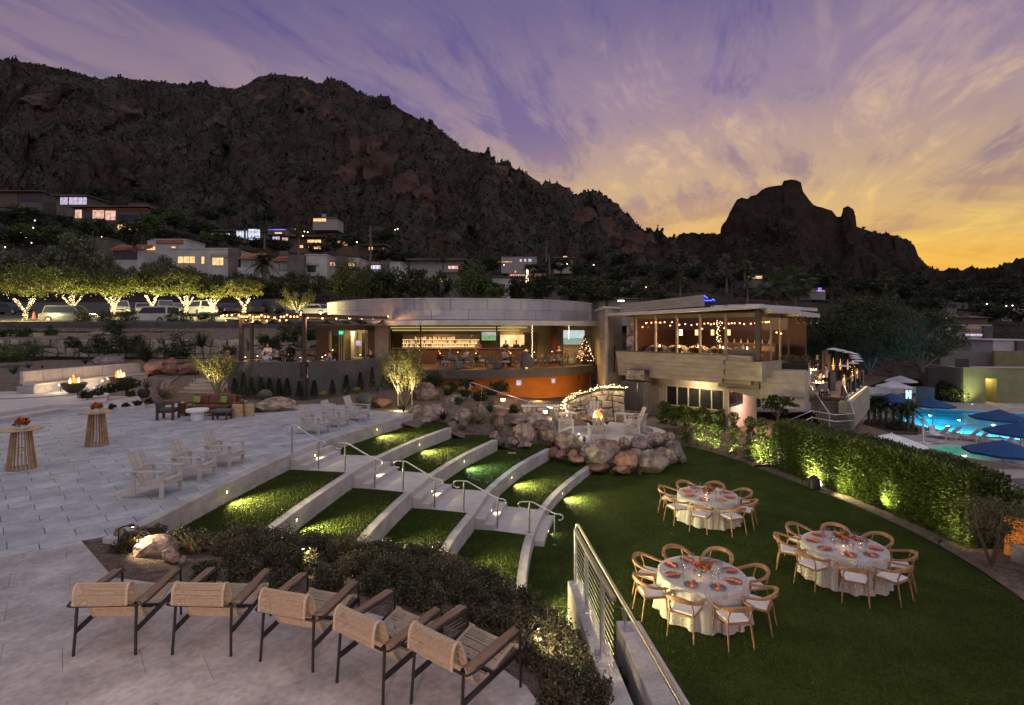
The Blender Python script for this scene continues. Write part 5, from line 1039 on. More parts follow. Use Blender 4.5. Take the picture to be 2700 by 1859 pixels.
# ================================================================ parking terrace
struct(sheet('parking_lot',[[(x,y,H(x,y)+.06)for y in np.linspace(48.2,84,26)]for x in np.linspace(-90,-6,40)],'asphalt'))
pw_=thing('parking_wall','long low dark rendered wall below the parked cars','wall')
for k in range(8):x0=-64+k*6.1;MB().b2(x0,x0+6.09,47.5,47.8,5.1,6.42+.004*(k%2)).build('wall_section','darkstucco',pw_)
for z in(5.7,6.05):MB().b2(-64,-15.2,47.49,47.499,z,z+.012).build('groove','black',pw_)
sw=thing('stone_wall','long dry rubble stone wall across the planted bank','wall');MB().b2(-42,-14.9,41.45,41.85,3.2,4.98).build('core','mortar',sw)
stone_face(sw,lambda a,b,h:(-42+27.1*a,41.45-h,3.45+1.55*b),46,3,12,.07)
sw2=thing('stone_wall','short lower stone wall behind the pergola tables','wall');MB().b2(-16.8,-12.6,38.4,38.7,2.6,4.25).build('core','mortar',sw2);stone_face(sw2,lambda a,b,h:(-16.8+4.2*a,38.4-h,3.1+1.15*b),9,3,14,.05)
# citrus row
CI=[(65,844,50.5,690,88,'citrus','leftmost'),(194,829,56,697,68,'citrus','second'),(298,828,56.5,708,55,'citrus','third'),(399,823,57,703,56,'citrus','fourth'),(490,827,57.5,700,58,'citrus','fifth'),(561,823,58,732,46,'citrus','sixth'),(643,823,58,724,58,'acacia','rightmost, yellow-leaved,')]
for k,(u,v,Y,vt,hw,lm,w)in enumerate(CI):
    p=at(u,v,Y);s=Y/F;h=(v-vt)*s;rad=hw*s*1.12;t=thing('citrus_tree','round citrus tree with fairy-lit trunk, %s of the row by the cars'%w,'tree',p,0,'fairy-lit citrus trees');hb=h*.30
    P=blob(6800,(rad,rad*.9,(h-hb)/2),60,.26,40+k,.55,.6)+np.array((0,0,(h+hb)/2));leaves('crown',P,.10,lm,t,.5)
    leaves('fruit',P[:60]*np.array((1.02,1.02,1)),.055,'orangeleaf',t,.9)['kind']='stuff'
    tr=MB();li=MB();r=random.Random(k+20);bt=Vector((r.uniform(-.1,.1),0,h*.13));limb(tr,(0,0,-.1),bt,.15,.13,8,.02,k);segs=[(Vector((0,0,0)),bt,.15)]
    for q in range(4+(k==0)):a=q*1.5+k;e_=bt+Vector((math.cos(a)*rad*.28,math.sin(a)*rad*.28-.1,h*.24));limb(tr,bt-Vector((0,0,.05)),e_,.08,.04,6,.03,k*9+q);segs.append((bt,e_,.09))
    tr.build('trunk','bark',t,True)
    for a,b,rr in segs:
        for q in range(30):
            f_=r.random();an=r.random()*6.283;li.ball(a.lerp(b,f_)+Vector((math.cos(an)*rr*1.15,math.sin(an)*rr*1.15,0)),.018,5,3)
    for q in range(16):a=r.random()*6.283;li.ball((math.cos(a)*rad*r.uniform(.2,.75),math.sin(a)*rad*r.uniform(.2,.75),h*r.uniform(.36,.48)),.014,5,3)
    li.build('fairy_lights','bulb',t)['kind']='stuff';lamp('POINT',(-rad*.4,-rad*.5,h*.16),600,(1,.82,.34),t,.25);lamp('POINT',(rad*.5,-rad*.5,h*.16),600,(1,.82,.34),t,.25)
u,v,Y=785,822,60;p=at(u,v,Y);t=thing('palo_verde','feathery vase-shaped desert tree with fairy-lit branches beside the pavilion roof','tree',p);V=[];tr=MB();li=MB();r=random.Random(3)
for q in range(13):
    a=q*6.283/13;L=r.uniform(1.6,2.6);e_=Vector((math.cos(a)*L*.9,math.sin(a)*L*.6,r.uniform(.9,2.4)));limb(tr,(0,0,0),e_*.8,.05,.015,5,.06,q)
    for s in range(16):li.ball(e_*(.08+.035*s)+Vector((0,-.04,0)),.014,5,3)
    V+=[tuple(e_*f_+Vector((r.gauss(0,.16),r.gauss(0,.16),r.gauss(0,.16))))for f_ in np.linspace(.4,1.12,190)]
tr.build('trunk','bark',t);li.build('fairy_lights','bulb',t)['kind']='stuff';leaves('crown',V,.13,'acacia',t,.14,dirs=np.array([(0,0,.9)]*len(V)));lamp('POINT',(-.5,-.9,.3),170,(1,.82,.42),t,.2);lamp('POINT',(1.2,-.9,.3),120,(1,.82,.42),t,.2)
# cars
def car(label,loc,rz,body,kind='suv',lit=False):
    t=thing('parked_car',label,'car',loc,rz,'cars parked above the bank');L,Wd,Hh={'suv':(4.7,1.9,1.72),'sedan':(4.7,1.82,1.42),'van':(5.0,1.95,1.85)}[kind];x=L/2;w=Wd/2
    b=.95 if kind!='sedan' else.82
    low=[(-x,.38),(-x,b-.08),(-x+.12,b),(x-(1.2 if kind!='van' else.9),b+.03),(x-.25,b-.08),(x,b-.28),(x,.36),(x-.4,.24),(-x+.4,.24)]
    def ext(prof,w0,w1):n=len(prof);zt_=max(z for _,z in prof);return[(px_,-(w1 if z>.9*zt_ else w0),z)for px_,z in prof]+[(px_,(w1 if z>.9*zt_ else w0),z)for px_,z in prof],[tuple(range(n)),tuple(reversed(range(n,2*n)))]+[(i,n+i,n+(i+1)%n,(i+1)%n)for i in range(n)]
    mb=MB();mb.add(*ext(low,w,w*.97));mb.build('body',body,t,False,.05)
    cab=[(-x+(.25 if kind!='sedan' else.75),b-.02),(-x+(.4 if kind!='sedan' else 1.3),Hh-.06),(-x+(.7 if kind!='sedan' else 1.6),Hh),(x-2.0,Hh),(x-1.75,Hh-.05),(x-1.05 if kind!='van' else x-.9,b+.01)]
    MB().add(*ext(cab,w*.93,w*.76)).build('cabin',body,t,False,.04)
    ins=[(px_*.93+.0,z)for px_,z in cab];gl=[(cab[0][0]+.12,b+.08),(cab[1][0]+.12,Hh-.14),(cab[4][0]-.05,Hh-.14),(cab[5][0]-.3,b+.08)]
    for s_ in(-1,1):MB().add([(p_[0],s_*(w*.935-(.15*w if p_[1]>b+.2 else 0)),p_[1])for p_ in gl],[(0,1,2,3)]).build('side_window','carglass',t)
    f0,f1=cab[5],cab[4];MB().add([(f0[0]+.02,-w*.82,f0[1]+.05),(f0[0]+.02,w*.82,f0[1]+.05),(f1[0]+.04,w*.68,f1[1]-.03),(f1[0]+.04,-w*.68,f1[1]-.03)],[(0,1,2,3)]).build('windscreen','carglass',t)
    r0,r1=cab[0],cab[1];MB().add([(r0[0]-.02,-w*.8,r0[1]+.1),(r0[0]-.02,w*.8,r0[1]+.1),(r1[0]-.04,w*.66,r1[1]-.05),(r1[0]-.04,-w*.66,r1[1]-.05)],[(0,1,2,3)]).build('rear_window','carglass',t)
    for sx in(-1,1):
        for s_ in(-1,1):
            wh=MB().tube([(sx*x*.62,s_*(w-.2),.34),(sx*x*.62,s_*(w+.01),.34)],.34,16).build('wheel','tyre',t,True);MB().tube([(sx*x*.62,s_*(w+.01),.34),(sx*x*.62,s_*(w+.02),.34)],.2,12).build('rim','steel',wh)
    for s_ in(-1,1):
        MB().box((x-.03,s_*w*.72,b-.27),(.12,.38,.13)).build('headlight','carglass' if not lit else 'globe',t);MB().box((-x+.02,s_*w*.78,b-.15),(.1,.28,.16)).build('tail_light','clothred',t)
    MB().box((x+.01,0,b-.38),(.04,w*1.1,.16)).build('grille','darksteel',t);return t
CARS=[(318,829,63,-55,'carwhite','suv','large white off-roader behind the third citrus trunk'),(375,826,66,-50,'carwhite','sedan','white saloon between the third and fourth citrus trunks'),(436,822,68,-55,'carwhite','suv','white sport utility car right of the fourth citrus trunk'),(470,826,66,130,'carsilver','sedan','pale saloon with red tail lights left of the fifth citrus trunk'),(530,831,62,140,'carwhite','suv','white crossover between the fifth and sixth citrus trunks'),(590,822,66,140,'cardark','sedan','dark saloon between the sixth and seventh citrus trunks'),(648,820,66,150,'cardark','suv','black sport utility car behind the yellow-leaved citrus'),(694,817,68,165,'cardark','van','dark van right of the yellow-leaved citrus'),(833,822,66,160,'carwhite','sedan','white saloon beside the pavilion roof edge'),(408,855,51.5,170,'carwhite','suv','white hatch-backed car just behind the parking wall'),(190,853,51.5,5,'carsilver','suv','silver car just behind the parking wall at left'),(20,826,66,0,'cardark','sedan','dark saloon behind the leftmost citrus tree')]
for u,v,Y,rz,b,kd,lab in CARS:p=at(u,v,Y);p.z=H(p.x,Y)+.07 if Y>52 else at(u,v,Y).z;car(lab,p,R(rz),b,kd)
# ================================================================ houses on the hillside
HS=[]
def short(s):
    w=s.split()[:9]
    while w[-1]in('with','and','of','the','a','by','behind','at','left','right','two','tall','wide','red','row','low','dark'):w.pop()
    return ' '.join(w)
def house(label,fr,box,Y,wall='villa',roof='flat',wins=(),depth=8,parts=(),cat='house',grp='hillside houses',drop=3):
    a=d(fr,box[0],box[1],Y);b=d(fr,box[2],box[3],Y);w=b.x-a.x;cx=(a.x+b.x)/2;zb=b.z;zt_=a.z
    t=thing('hillside_house',label,cat,(cx,Y,zb),0,grp);hh=zt_-zb;HS.append((cx/Y*F+CU,CV-(zb+hh/2-CH)/Y*F,short(label)))
    if roof in('tile','hip'):hw=hh*.70
    else:hw=hh
    MB().b2(-w/2,w/2,0,depth,-drop,hw).build('wall',wall,t)
    if roof=='flat':MB().b2(-w/2-.15,w/2+.15,-.15,depth,hw,hw+.18).build('roof',wall if wall=='villa' else 'villadark',t)
    elif roof=='over':MB().b2(-w/2-.8,w/2+.8,-1.6,depth,hw,hw+.35).build('roof','villadark',t)
    elif roof=='tile':
        n=max(3,int(w/.6));mb=MB()
        mb.add([(-w/2-.3,-.6,hw-.02),(w/2+.3,-.6,hw-.02),(w/2+.3,2.6,hh),(-w/2-.3,2.6,hh),(-w/2-.3,-.6,hw-.2),(w/2+.3,-.6,hw-.2),(w/2+.3,2.6,hh-.5),(-w/2-.3,2.6,hh-.5)],MB.BF);rf_=mb.build('roof','tile',t)
        for q in range(n):x=-w/2-.2+(w+.4)*(q+.5)/n;MB().tube([(x,-.68,hw+.02),(x,2.6,hh+.05)],.16,6).build('tile_row','tile',rf_)
    elif roof=='hip':MB().add([(-w/2-.6,-.6,hw),(w/2+.6,-.6,hw),(w/2+.6,depth,hw),(-w/2-.6,depth,hw),(-w*.15,depth*.45,hh),(w*.15,depth*.45,hh)],[(0,1,5,4),(1,2,5),(2,3,4,5),(3,0,4),(3,2,1,0)]).build('roof','brownstucco',t)
    for(x0,y0,x1,y1,m,n)in wins:
        p,q=d(fr,x0,y0,Y),d(fr,x1,y1,Y);X0,X1,Z1,Z0=p.x-cx,q.x-cx,p.z-zb,q.z-zb
        f=MB().b2(X0-.06,X1+.06,-.05,.0,Z0-.06,Z1+.06).build('window','blackmetal',t)
        for k in range(n):e=(X1-X0)/n;MB().b2(X0+e*k+.05,X0+e*(k+1)-.05,-.075,-.051,Z0,Z1).build('pane',m,f)
    for(x0,y0,x1,y1,m,pr)in parts:
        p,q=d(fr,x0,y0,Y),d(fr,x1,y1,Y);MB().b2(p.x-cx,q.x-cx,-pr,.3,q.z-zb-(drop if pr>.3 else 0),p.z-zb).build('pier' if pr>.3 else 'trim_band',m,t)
    return t
mat('winglass',(.03,.036,.045),.15,spec=.7);mat('curtain',(.20,.24,.22),.8,vs=2,col2=(.3,.35,.32))
house('grey flat villa wall half hidden by olive trees','h',(1010,610,1165,730),116,'villadark')
house('white villa with red tiled roof and wide dark window','h',(1215,660,1545,900),110,'villa','tile',[(1225,745,1480,835,'winglass',2)],8,[(1500,690,1548,900,'villa',.5)])
house('white villa with tiled porch behind the dark round tree','h',(1590,622,2000,745),124,'villa','flat',[(1580,695,1680,735,'winwarm',3),(1850,695,1900,712,'winwarm',1)],8,[(1690,628,1980,662,'tile',.3)])
house('long white flat villa with row of lit windows','h',(1830,722,2240,900),112,'villa','flat',[(1920,805,2110,875,'winwarm',3),(2175,805,2210,882,'winwarm',1)])
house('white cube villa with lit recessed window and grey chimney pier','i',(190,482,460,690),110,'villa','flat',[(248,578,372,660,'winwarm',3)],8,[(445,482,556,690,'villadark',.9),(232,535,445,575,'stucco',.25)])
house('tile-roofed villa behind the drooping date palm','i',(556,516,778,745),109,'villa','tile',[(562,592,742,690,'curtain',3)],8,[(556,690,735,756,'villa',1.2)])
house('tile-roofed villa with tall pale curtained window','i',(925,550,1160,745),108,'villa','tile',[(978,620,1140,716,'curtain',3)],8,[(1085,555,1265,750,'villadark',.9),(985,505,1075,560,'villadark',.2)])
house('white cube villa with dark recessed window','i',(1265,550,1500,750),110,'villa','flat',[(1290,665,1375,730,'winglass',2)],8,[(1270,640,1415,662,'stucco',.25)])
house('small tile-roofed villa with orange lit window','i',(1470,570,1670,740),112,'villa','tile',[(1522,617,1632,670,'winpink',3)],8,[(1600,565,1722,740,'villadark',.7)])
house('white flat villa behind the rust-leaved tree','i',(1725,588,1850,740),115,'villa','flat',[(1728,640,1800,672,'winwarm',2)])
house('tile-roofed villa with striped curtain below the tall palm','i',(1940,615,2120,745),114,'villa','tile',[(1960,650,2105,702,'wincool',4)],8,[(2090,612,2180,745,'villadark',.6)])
house('plain white villa at the end of the villa row','i',(2180,632,2300,745),118,'villa')
# dark modern houses above
house('dark flat house at the upper left with dim glazing','h',(-120,110,455,250),205,'villadark','over',[(215,150,445,215,'winglass',3)],10,[(-100,112,200,185,'brownstucco',.4)])
house('dark hillside house with white-lit gridded windows','h',(610,155,945,290),205,'villadark','over',[(650,165,735,243,'winlav',2),(745,165,938,243,'winlav',4)],10)
house('long modern house with copper soffit and pink-lit glass','h',(790,275,1600,445),195,'villadark','over',[(810,300,885,390,'winpink',1),(1000,305,1125,395,'winpink',2),(1135,310,1250,410,'winpink',2),(1270,355,1540,425,'tintglass',4)],10,[(940,283,1600,300,'orange',.25)])
house('warm-lit lower storey under the copper-soffit house','h',(1235,450,1600,560),188,'villadark','flat',[(1270,460,1560,520,'winwarm',5)])
house('brown box house right of the copper-soffit house','h',(1385,232,1585,340),210,'brownstucco','flat',(),8)
house('hilltop house with low hip roof and chimney','i',(1345,118,1615,215),290,'stucco','hip',[(1350,150,1490,182,'winwarm',3)],10,[(1445,100,1490,135,'stucco',.2)])
house('brilliant white-lit gabled house among palms','i',(505,255,785,400),190,'villadark','hip',[(510,285,630,375,'wincool',4),(640,265,770,385,'wincool',4)])
house('low house with strip of cold white lights','i',(240,290,465,440),195,'villadark','over',[(240,312,440,328,'wincool',4)])
house('flat house with blue neon roof edge','i',(850,265,1065,335),200,'villadark','flat',[(860,268,1050,276,'winblue',1),(930,300,1010,325,'winwarm',2)])
house('two-storey warm-lit house with flat brown roof','i',(1090,352,1465,500),185,'brownstucco','over',[(1285,382,1435,415,'winwarm',4),(1200,442,1240,470,'winwarm',1),(1290,448,1310,475,'winwarm',1),(1330,450,1435,482,'winwarm',4)])
house('long low house with bright windows behind two palms','i',(880,335,1090,420),190,'brownstucco','over',[(905,348,985,380,'winlav',3),(1010,358,1075,392,'winpink',2)])
house('round-fronted house strung with warm lights','i',(1605,378,1780,470),200,'brownstucco','over',[(1612,395,1760,442,'winwarm',5)])
house('low house with two warm windows right of the tall palm','i',(1895,448,2130,510),210,'brownstucco','over',[(1955,462,2000,492,'winwarm',2),(2108,470,2120,492,'winlav',1)])
house('pale flat-roofed house behind the middle palm','j',(270,290,735,372),130,'stucco','over',[(600,335,690,362,'winpink',3)])
house('blue-grey house with lit window left of the dark round tree','j',(525,395,680,560),95,'villadark','flat',[(530,440,555,475,'winwarm',1),(570,440,605,480,'winwarm',2)])
house('white house right of the dark round tree','j',(945,455,1150,570),105,'villa','flat',[(1000,502,1040,535,'winlav',2)])
house('long grey mesa villa on the slope with terrace lamps','j',(1065,255,1375,330),205,'stucco','flat',[(1225,275,1245,300,'winlav',1),(1262,275,1285,298,'winlav',1),(1300,275,1330,300,'winlav',1),(1010,297,1160,302,'winwarm',6)])
house('small lit house on the slope beneath a glowing rock','j',(1530,270,1690,335),215,'stucco','over',[(1590,295,1620,325,'winlav',1),(1605,250,1640,262,'winwarm',1),(1650,318,1670,330,'winwarm',1)])
house('tile-roofed house with red-lit loggia','j',(1140,395,1450,500),150,'brownstucco','tile',[(1145,410,1275,430,'winpink',6),(1180,375,1198,395,'winpink',1),(1225,460,1238,475,'winlav',1)])
house('low tiled roof above the pavilion drum','j',(1440,500,1580,560),120,'villadark','tile')
house('small slope house with white door lamp','j',(2105,455,2285,500),190,'stucco','hip',[(2165,478,2190,492,'winlav',1)])
house('low house roofs behind the restaurant roof screen','j',(1920,600,2265,680),80,'stucco','hip',[(2080,635,2140,646,'globe',1)])
house('house with pink and violet holiday lights below the rock head','k',(600,290,780,325),240,'villadark','flat',[(600,296,612,316,'winblue',1),(625,296,720,312,'winwarm',5)])
house('little blue-lit house on the rocky slope','k',(1010,368,1105,398),230,'stucco','hip',[(1058,368,1080,384,'winblue',1),(1015,386,1100,389,'winwarm',1)])
house('dark house with two orange eave strips','k',(1825,408,1975,455),230,'villadark','flat',[(1830,416,1870,420,'winwarm',1),(1925,425,1968,429,'winwarm',1),(1868,433,1925,437,'winwarm',1)])
house('long dark flat house behind the mesquite','k',(1765,472,1905,505),150,'stucco','over')
house('white-lit resort house at the right edge','k',(2185,470,2400,520),190,'stucco','over',[(2195,482,2315,502,'winlav',7)])
house('brown hip-roofed house with chimney','k',(1890,530,2095,600),130,'brownstucco','hip',(),9,[(1935,528,1980,545,'brownstucco',.2)])
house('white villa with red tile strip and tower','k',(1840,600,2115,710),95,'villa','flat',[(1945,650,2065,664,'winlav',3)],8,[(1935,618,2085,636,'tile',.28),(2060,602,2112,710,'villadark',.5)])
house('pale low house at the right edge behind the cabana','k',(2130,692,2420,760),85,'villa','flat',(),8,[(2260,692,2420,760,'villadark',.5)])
lt=thing('light_wrapped_tree','slim tree wrapped in golden lights above the pavilion','tree',d('j',1292,510,140));mb=MB();r=random.Random(4)
for q in range(110):z=r.random()*4.2;a=r.random()*6.3;mb.ball((math.cos(a)*(.55-.08*z)*.7,math.sin(a)*.3,z),.05,4,3)
mb.build('fairy_lights','bulb',lt)['kind']='stuff';MB().tube([(0,0,-.5),(0,0,4.2)],[.2,.08],7).build('trunk','bark',lt);leaves('crown',blob(120,(.7,.7,2),12)+np.array((0,0,2.4)),.25,'darkleaf',lt)
# ================================================================ background trees
PR={}
def proto(kind,leafm,n,ls,k,zr,seed):
    P=blob(n,(1,1,zr),k,.27,seed,.5,.7);P[:,2]+=zr*.95;o=leaves('crown',P,ls,leafm,None,.5);me=o.data;bpy.data.objects.remove(o);mb=MB();limb(mb,(0,0,-.3),(0,0,.5*zr),.07,.05,6,.05,seed)
    for q in range(5):limb(mb,(0,0,.35*zr),(.6*math.cos(q*1.25),.6*math.sin(q*1.25),zr*1.1),.035,.01,4,.1,seed+q)
    o2=mb.build('trunk','bark');m2=o2.data;bpy.data.objects.remove(o2);PR.setdefault(kind,[]).append((me,m2))
for s in range(3):
    proto('olive','olivel',1700,.07,36,.85,60+s);proto('dark','darkleaf',1700,.07,40,.85,70+s);proto('mesq','mesq',1700,.065,30,.75,80+s);proto('green','green',1700,.07,38,.9,90+s)
def bgtree(kind,u,v,Y,hw,hp,label,grp,seed=0,name='desert_tree'):
    if grp=='trees among the upper houses':hp*=.72
    if grp in('trees among the upper houses','valley slope trees','green trees on the hill'):
        hx,hy,hl=min(HS,key=lambda q:(q[0]-u)**2+2*(q[1]-v+hp/2)**2);label='%s %s the %s'%({'dark':'dark tree','green':'mid green tree'}[kind],'left of' if u<hx-20 else 'right of' if u>hx+20 else 'in front of',hl)
    p=at(u,v,Y);s=Y/F;me,m2=PR[kind][seed%3];t=thing(name,label,'tree',p,seed*1.7,grp,(hw*s,hw*s,hp*s/(1.75*.85)))
    for nm,m in(('crown',me),('trunk',m2)):o=bpy.data.objects.new(nm,m);COL.objects.link(o);o.parent=t
BT=[('olive','grey-green olive tree in the grove behind the fairy-lit citrus','olive grove behind the citrus',[(10,760,88,60,95),(75,770,90,60,110),(140,775,92,55,115),(205,768,90,62,150),(255,772,92,50,120),(300,775,95,45,85),(340,765,98,36,60),(405,755,98,42,70),(440,758,100,40,78),(480,755,100,36,48),(-60,760,90,60,120)]),
      ('mesq','loose dark mesquite below the white villas','mesquites below the villas',[(520,770,95,45,58),(570,775,95,45,62),(620,775,95,50,60),(680,780,92,50,62),(720,780,95,45,62),(770,780,92,55,66),(830,780,90,50,66),(890,775,96,40,60),(960,778,90,45,62)]),
      ('mesq','tall dark mesquite behind the bar pavilion drum','trees behind the pavilion drum',[(1030,800,66,60,100),(1100,800,66,60,110),(1155,800,70,45,90),(985,800,70,50,105)]),
      ('dark','dark tree beyond the pavilion roof','dark trees beyond the pavilion',[(1300,792,75,40,50),(1370,795,80,45,65),(1430,795,85,50,75),(1500,790,90,55,60),(1345,790,110,40,60),(1600,800,80,50,65),(1650,790,95,40,50)]),
      ('mesq','broad dark mesquite behind the restaurant roof screen','mesquites beyond the restaurant',[(1520,800,72,60,80),(1570,805,75,50,85),(1700,790,110,50,60),(1740,800,85,45,40)]),
      ('dark','dark tree among the upper hillside houses','trees among the upper houses',[(20,600,170,50,60),(70,590,175,50,65),(100,620,160,60,60),(160,610,170,45,60),(250,640,150,60,70),(40,650,150,60,60),(120,650,140,55,45),(180,660,135,50,45),(320,600,200,35,45),(330,650,150,45,50),(430,590,190,45,60),(480,610,180,50,60),(440,640,150,50,45),(520,620,170,50,50),(570,640,150,45,40),(620,650,150,40,40),(690,655,150,45,40),(740,665,150,40,45),(880,660,165,35,50),(930,650,175,40,45),(840,670,150,40,40),(1000,690,150,45,45),(1060,690,150,45,40),(1010,640,190,40,45),(700,590,230,35,35),(550,580,220,40,40),(600,570,230,35,35),(260,540,230,35,60),(225,530,240,30,60),(390,540,230,40,50),(15,560,215,40,45)]),
      ('green','mid green tree in front of the upper hillside houses','green trees on the hill',[(60,640,150,45,45),(150,640,148,45,40),(205,655,140,45,45),(460,600,185,40,45),(395,625,165,45,55),(560,650,140,40,35)]),
      ('dark','dark shrubby tree scattered over the valley slope','valley slope trees',[(1180,735,140,45,45),(1240,745,130,45,50),(1290,720,170,40,40),(1410,735,160,45,40),(1480,715,190,40,35),(1540,735,170,45,40),(1620,745,170,45,40),(1690,730,200,45,40),(1760,745,190,45,45),(1830,740,210,40,40),(1900,760,190,45,40),(1960,745,220,40,35),(2180,760,220,45,35),(2260,770,210,45,40),(2330,780,200,45,40),(2400,790,190,45,40),(2470,800,180,45,40),(2540,805,180,45,45),(2610,800,190,45,40),(2680,810,180,45,40),(2450,830,150,50,45),(2600,850,140,55,50),(2690,850,130,50,55),(2350,760,250,40,30),(2520,770,250,40,30),(2640,765,260,40,30),(1560,690,240,40,30),(1640,700,240,40,30),(2420,755,270,40,28)])]
for kind,lab,grp,L in BT:
    for k,(u,v,Y,hw,hp)in enumerate(L):bgtree(kind,u,v,Y,hw,hp,lab,grp,k)
bgtree('dark',355,650,108,48,75,'dark round tree beside the tiled porch villa',None,1);bgtree('dark',258,632,140,50,55,'dense dark tree below the copper-soffit house',None,2)
bgtree('green',1245,800,62,62,95,'bright dense round tree behind the middle of the pavilion drum',None,0);bgtree('green',1310,800,60,40,42,'small bright tree right of the round tree behind the drum',None,1)
tree('rust_tree','rust-tinged dense tree left of the pavilion drum',at(925,815,64),6.3,3.1,'citrus',5200,.12,.16,60,.1,5)
tree('rust_tree','dark tree with fairy lights low in its crown beside the pavilion',at(1005,812,68),5.4,2.4,'mesq',3000,.12,.14,40,.12,6)
tree('mesquite_tree','huge spreading mesquite behind the deck heaters',at(2290,985,52),7.9,6.2,'mesq',26000,.105,.3,130,.03,8,None,'tree',0,7,.2)
tree('mesquite_tree','second broad mesquite right behind the deck',at(2430,975,60),7.6,5.2,'mesq',17000,.115,.28,100,.03,9,None,'tree',0,7,.2);tree('mesquite_tree','mesquite half hidden behind the restaurant corner',at(2160,960,56),6.0,3.8,'mesq',11000,.105,.25,70,.03,10,None,'tree',0,6,.22)
PA=[('palm among the white-lit house',645,640,150,52,24,0),('palm right of the blue neon roof',697,655,140,55,24,1),('palm between two-storey house and villas',787,670,130,60,24,1),('tall slender palm above the villa row',975,712,112,135,26,1),('palm over the blue-grey house',1167,738,90,60,24,1),('palm left of the mesa villa lamps',1447,760,150,105,20,1),('dark palm beyond the mesa villa',1440,690,220,70,18,1),('palm left of the big fan palms',1793,780,75,45,22,1),('palm above the holiday-lit house',1962,760,120,60,26,1),('slim palm behind the holiday-lit house',1915,770,115,50,16,1),('palm on the slope above the mesquite',2335,760,140,30,24,1),('low palm crown over the mesquite',2350,790,110,12,20,1),('palm over the restaurant roof edge',1970,800,70,50,18,1)]
for k,(w,u,v,Y,hp,rp,fan)in enumerate(PA):s=Y/F;palm('fan_palm' if fan else 'date_palm','dark '+w,at(u,v,Y),hp*s,rp*s,30,bool(fan),.012*Y*.14,k,'hillside palms')
palm('date_palm','drooping date palm in front of the tiled villas',at(696,735,100),3.2,3.6,60,False,.3,30)
palm('fan_palm','large fan palm behind the restaurant roof, nearer of the pair',at(2042,850,48),3.1,1.9,52,True,.22,31);palm('fan_palm','large fan palm behind the restaurant roof, taller of the pair',at(2092,850,50),3.6,2.0,56,True,.24,32)
r=random.Random(77)
for k in range(46):
    u,v,Y=(r.uniform(0,480),r.uniform(575,655),150)if k<18 else(r.uniform(480,1080),r.uniform(600,700),150)if k<32 else(r.uniform(1150,1750),r.uniform(690,780),120)if k<40 else(r.uniform(2300,2700),r.uniform(800,850),120)
    p=at(u,v,Y);hx,hy,hl=min(HS,key=lambda q:(q[0]-u)**2+(q[1]-v)**2);t=thing('garden_lamp','tiny warm garden lamp %s the %s'%('left of' if u<hx else 'right of',hl),'lamp',p,0,'hillside garden lamps');MB().ball((0,0,0),.13*Y/150,6,4).build('bulb','bulb',t);MB().tube([(0,0,-1.5),(0,0,0)],.04,5).build('post','black',t)
# ================================================================ furniture
def rope_chair(label,loc,rz):
    t=thing('rope_lounge_chair',label,'lounge chair',loc,rz,'rope lounge chairs on the near terrace')
    prof=[(.44,.40),(.40,.425),(.30,.405),(.10,.345),(-.08,.30),(-.17,.31),(-.24,.40),(-.32,.60),(-.385,.78),(-.43,.83),(-.475,.825),(-.505,.77),(-.515,.68),(-.52,.60)]
    pr=spline([Vector((0,y,z))for y,z in prof],260);mb=MB();acc=0;last=pr[0];step=.0125
    for p in pr:
        acc+=(p-last).length;last=p
        if acc>=step:acc-=step;mb.tube([(-.285,p.y,p.z),(0,p.y,p.z-.004),(.285,p.y,p.z)],.0044,5,False)
    mb.build('rope_weave','rope',t,True)['kind']='stuff'
    for s in(-1,1):
        x=s*.29;MB().tube([(x,p.y,p.z)for p in pr[::8]],.016,8).build('sling_edge','rope',t,True)
        MB().tube([(s*.345,-.44,0),(s*.335,-.42,.3),(s*.33,-.40,.57)],.016,8).build('leg','blackmetal',t,True);MB().tube([(s*.37,.43,0),(s*.37,.42,.56),(s*.37,.38,.615),(s*.37,.30,.625)],.015,8).build('leg','blackmetal',t,True)
        MB().beam((s*.335,-.42,.27),(s*.355,.42,.37),.022,.055).build('side_rail','blackmetal',t)
        MB().add([(s*.315,-.40,.585),(s*.425,-.37,.585),(s*.42,.34,.635),(s*.325,.36,.635),(s*.315,-.40,.605),(s*.425,-.37,.605),(s*.42,.34,.655),(s*.325,.36,.655)],MB.BF).build('armrest','teakarm',t,False,.008)
        MB().tube([(s*.32,.37,.625),(s*.31,-.40,.575),(s*.33,-.455,.57),(s*.41,-.44,.573),(s*.435,-.36,.578),(s*.43,.34,.63),(s*.40,.39,.635),(s*.34,.39,.635)],.012,8).build('arm_frame','blackmetal',t,True)
        MB().tube([(s*.29,.44,.40),(s*.37,.44,.40)],.022,8).build('end_cap','rope',t)
    MB().beam((-.35,0.02,.325),(.35,0.02,.325),.03,.055).build('cross_rail','blackmetal',t);MB().tube([(-.38,-.45,.572),(.38,-.45,.572)],.014,8).build('back_rail','blackmetal',t,True)
    return t
RC=[((-5.0,6.15),(-4.33,6.18),'first from the left on the near terrace'),((-3.88,6.18),(-3.23,6.15),'second from the left on the near terrace'),((-2.81,6.05),(-2.19,5.87),'middle one of five on the near terrace'),((-1.84,5.69),(-1.29,5.33),'second from the right, overlapping the frontmost'),((-1.0,5.37),(-.47,4.96),'frontmost at the right end, cut by the frame')]
c0=None
for a,b,w in RC:
    a=Vector(a);b=Vector(b);ang=math.atan2(b.y-a.y,b.x-a.x);m=(a+b)/2;n=Vector((-math.sin(ang),math.cos(ang)));L=Vector((m.x+n.x*.44,m.y+n.y*.44,2.102));lab='black-framed lounge chair with tan rope sling, '+w
    if c0 is None:c0=rope_chair(lab,L,ang)
    else:dup(c0,lab,L,ang)
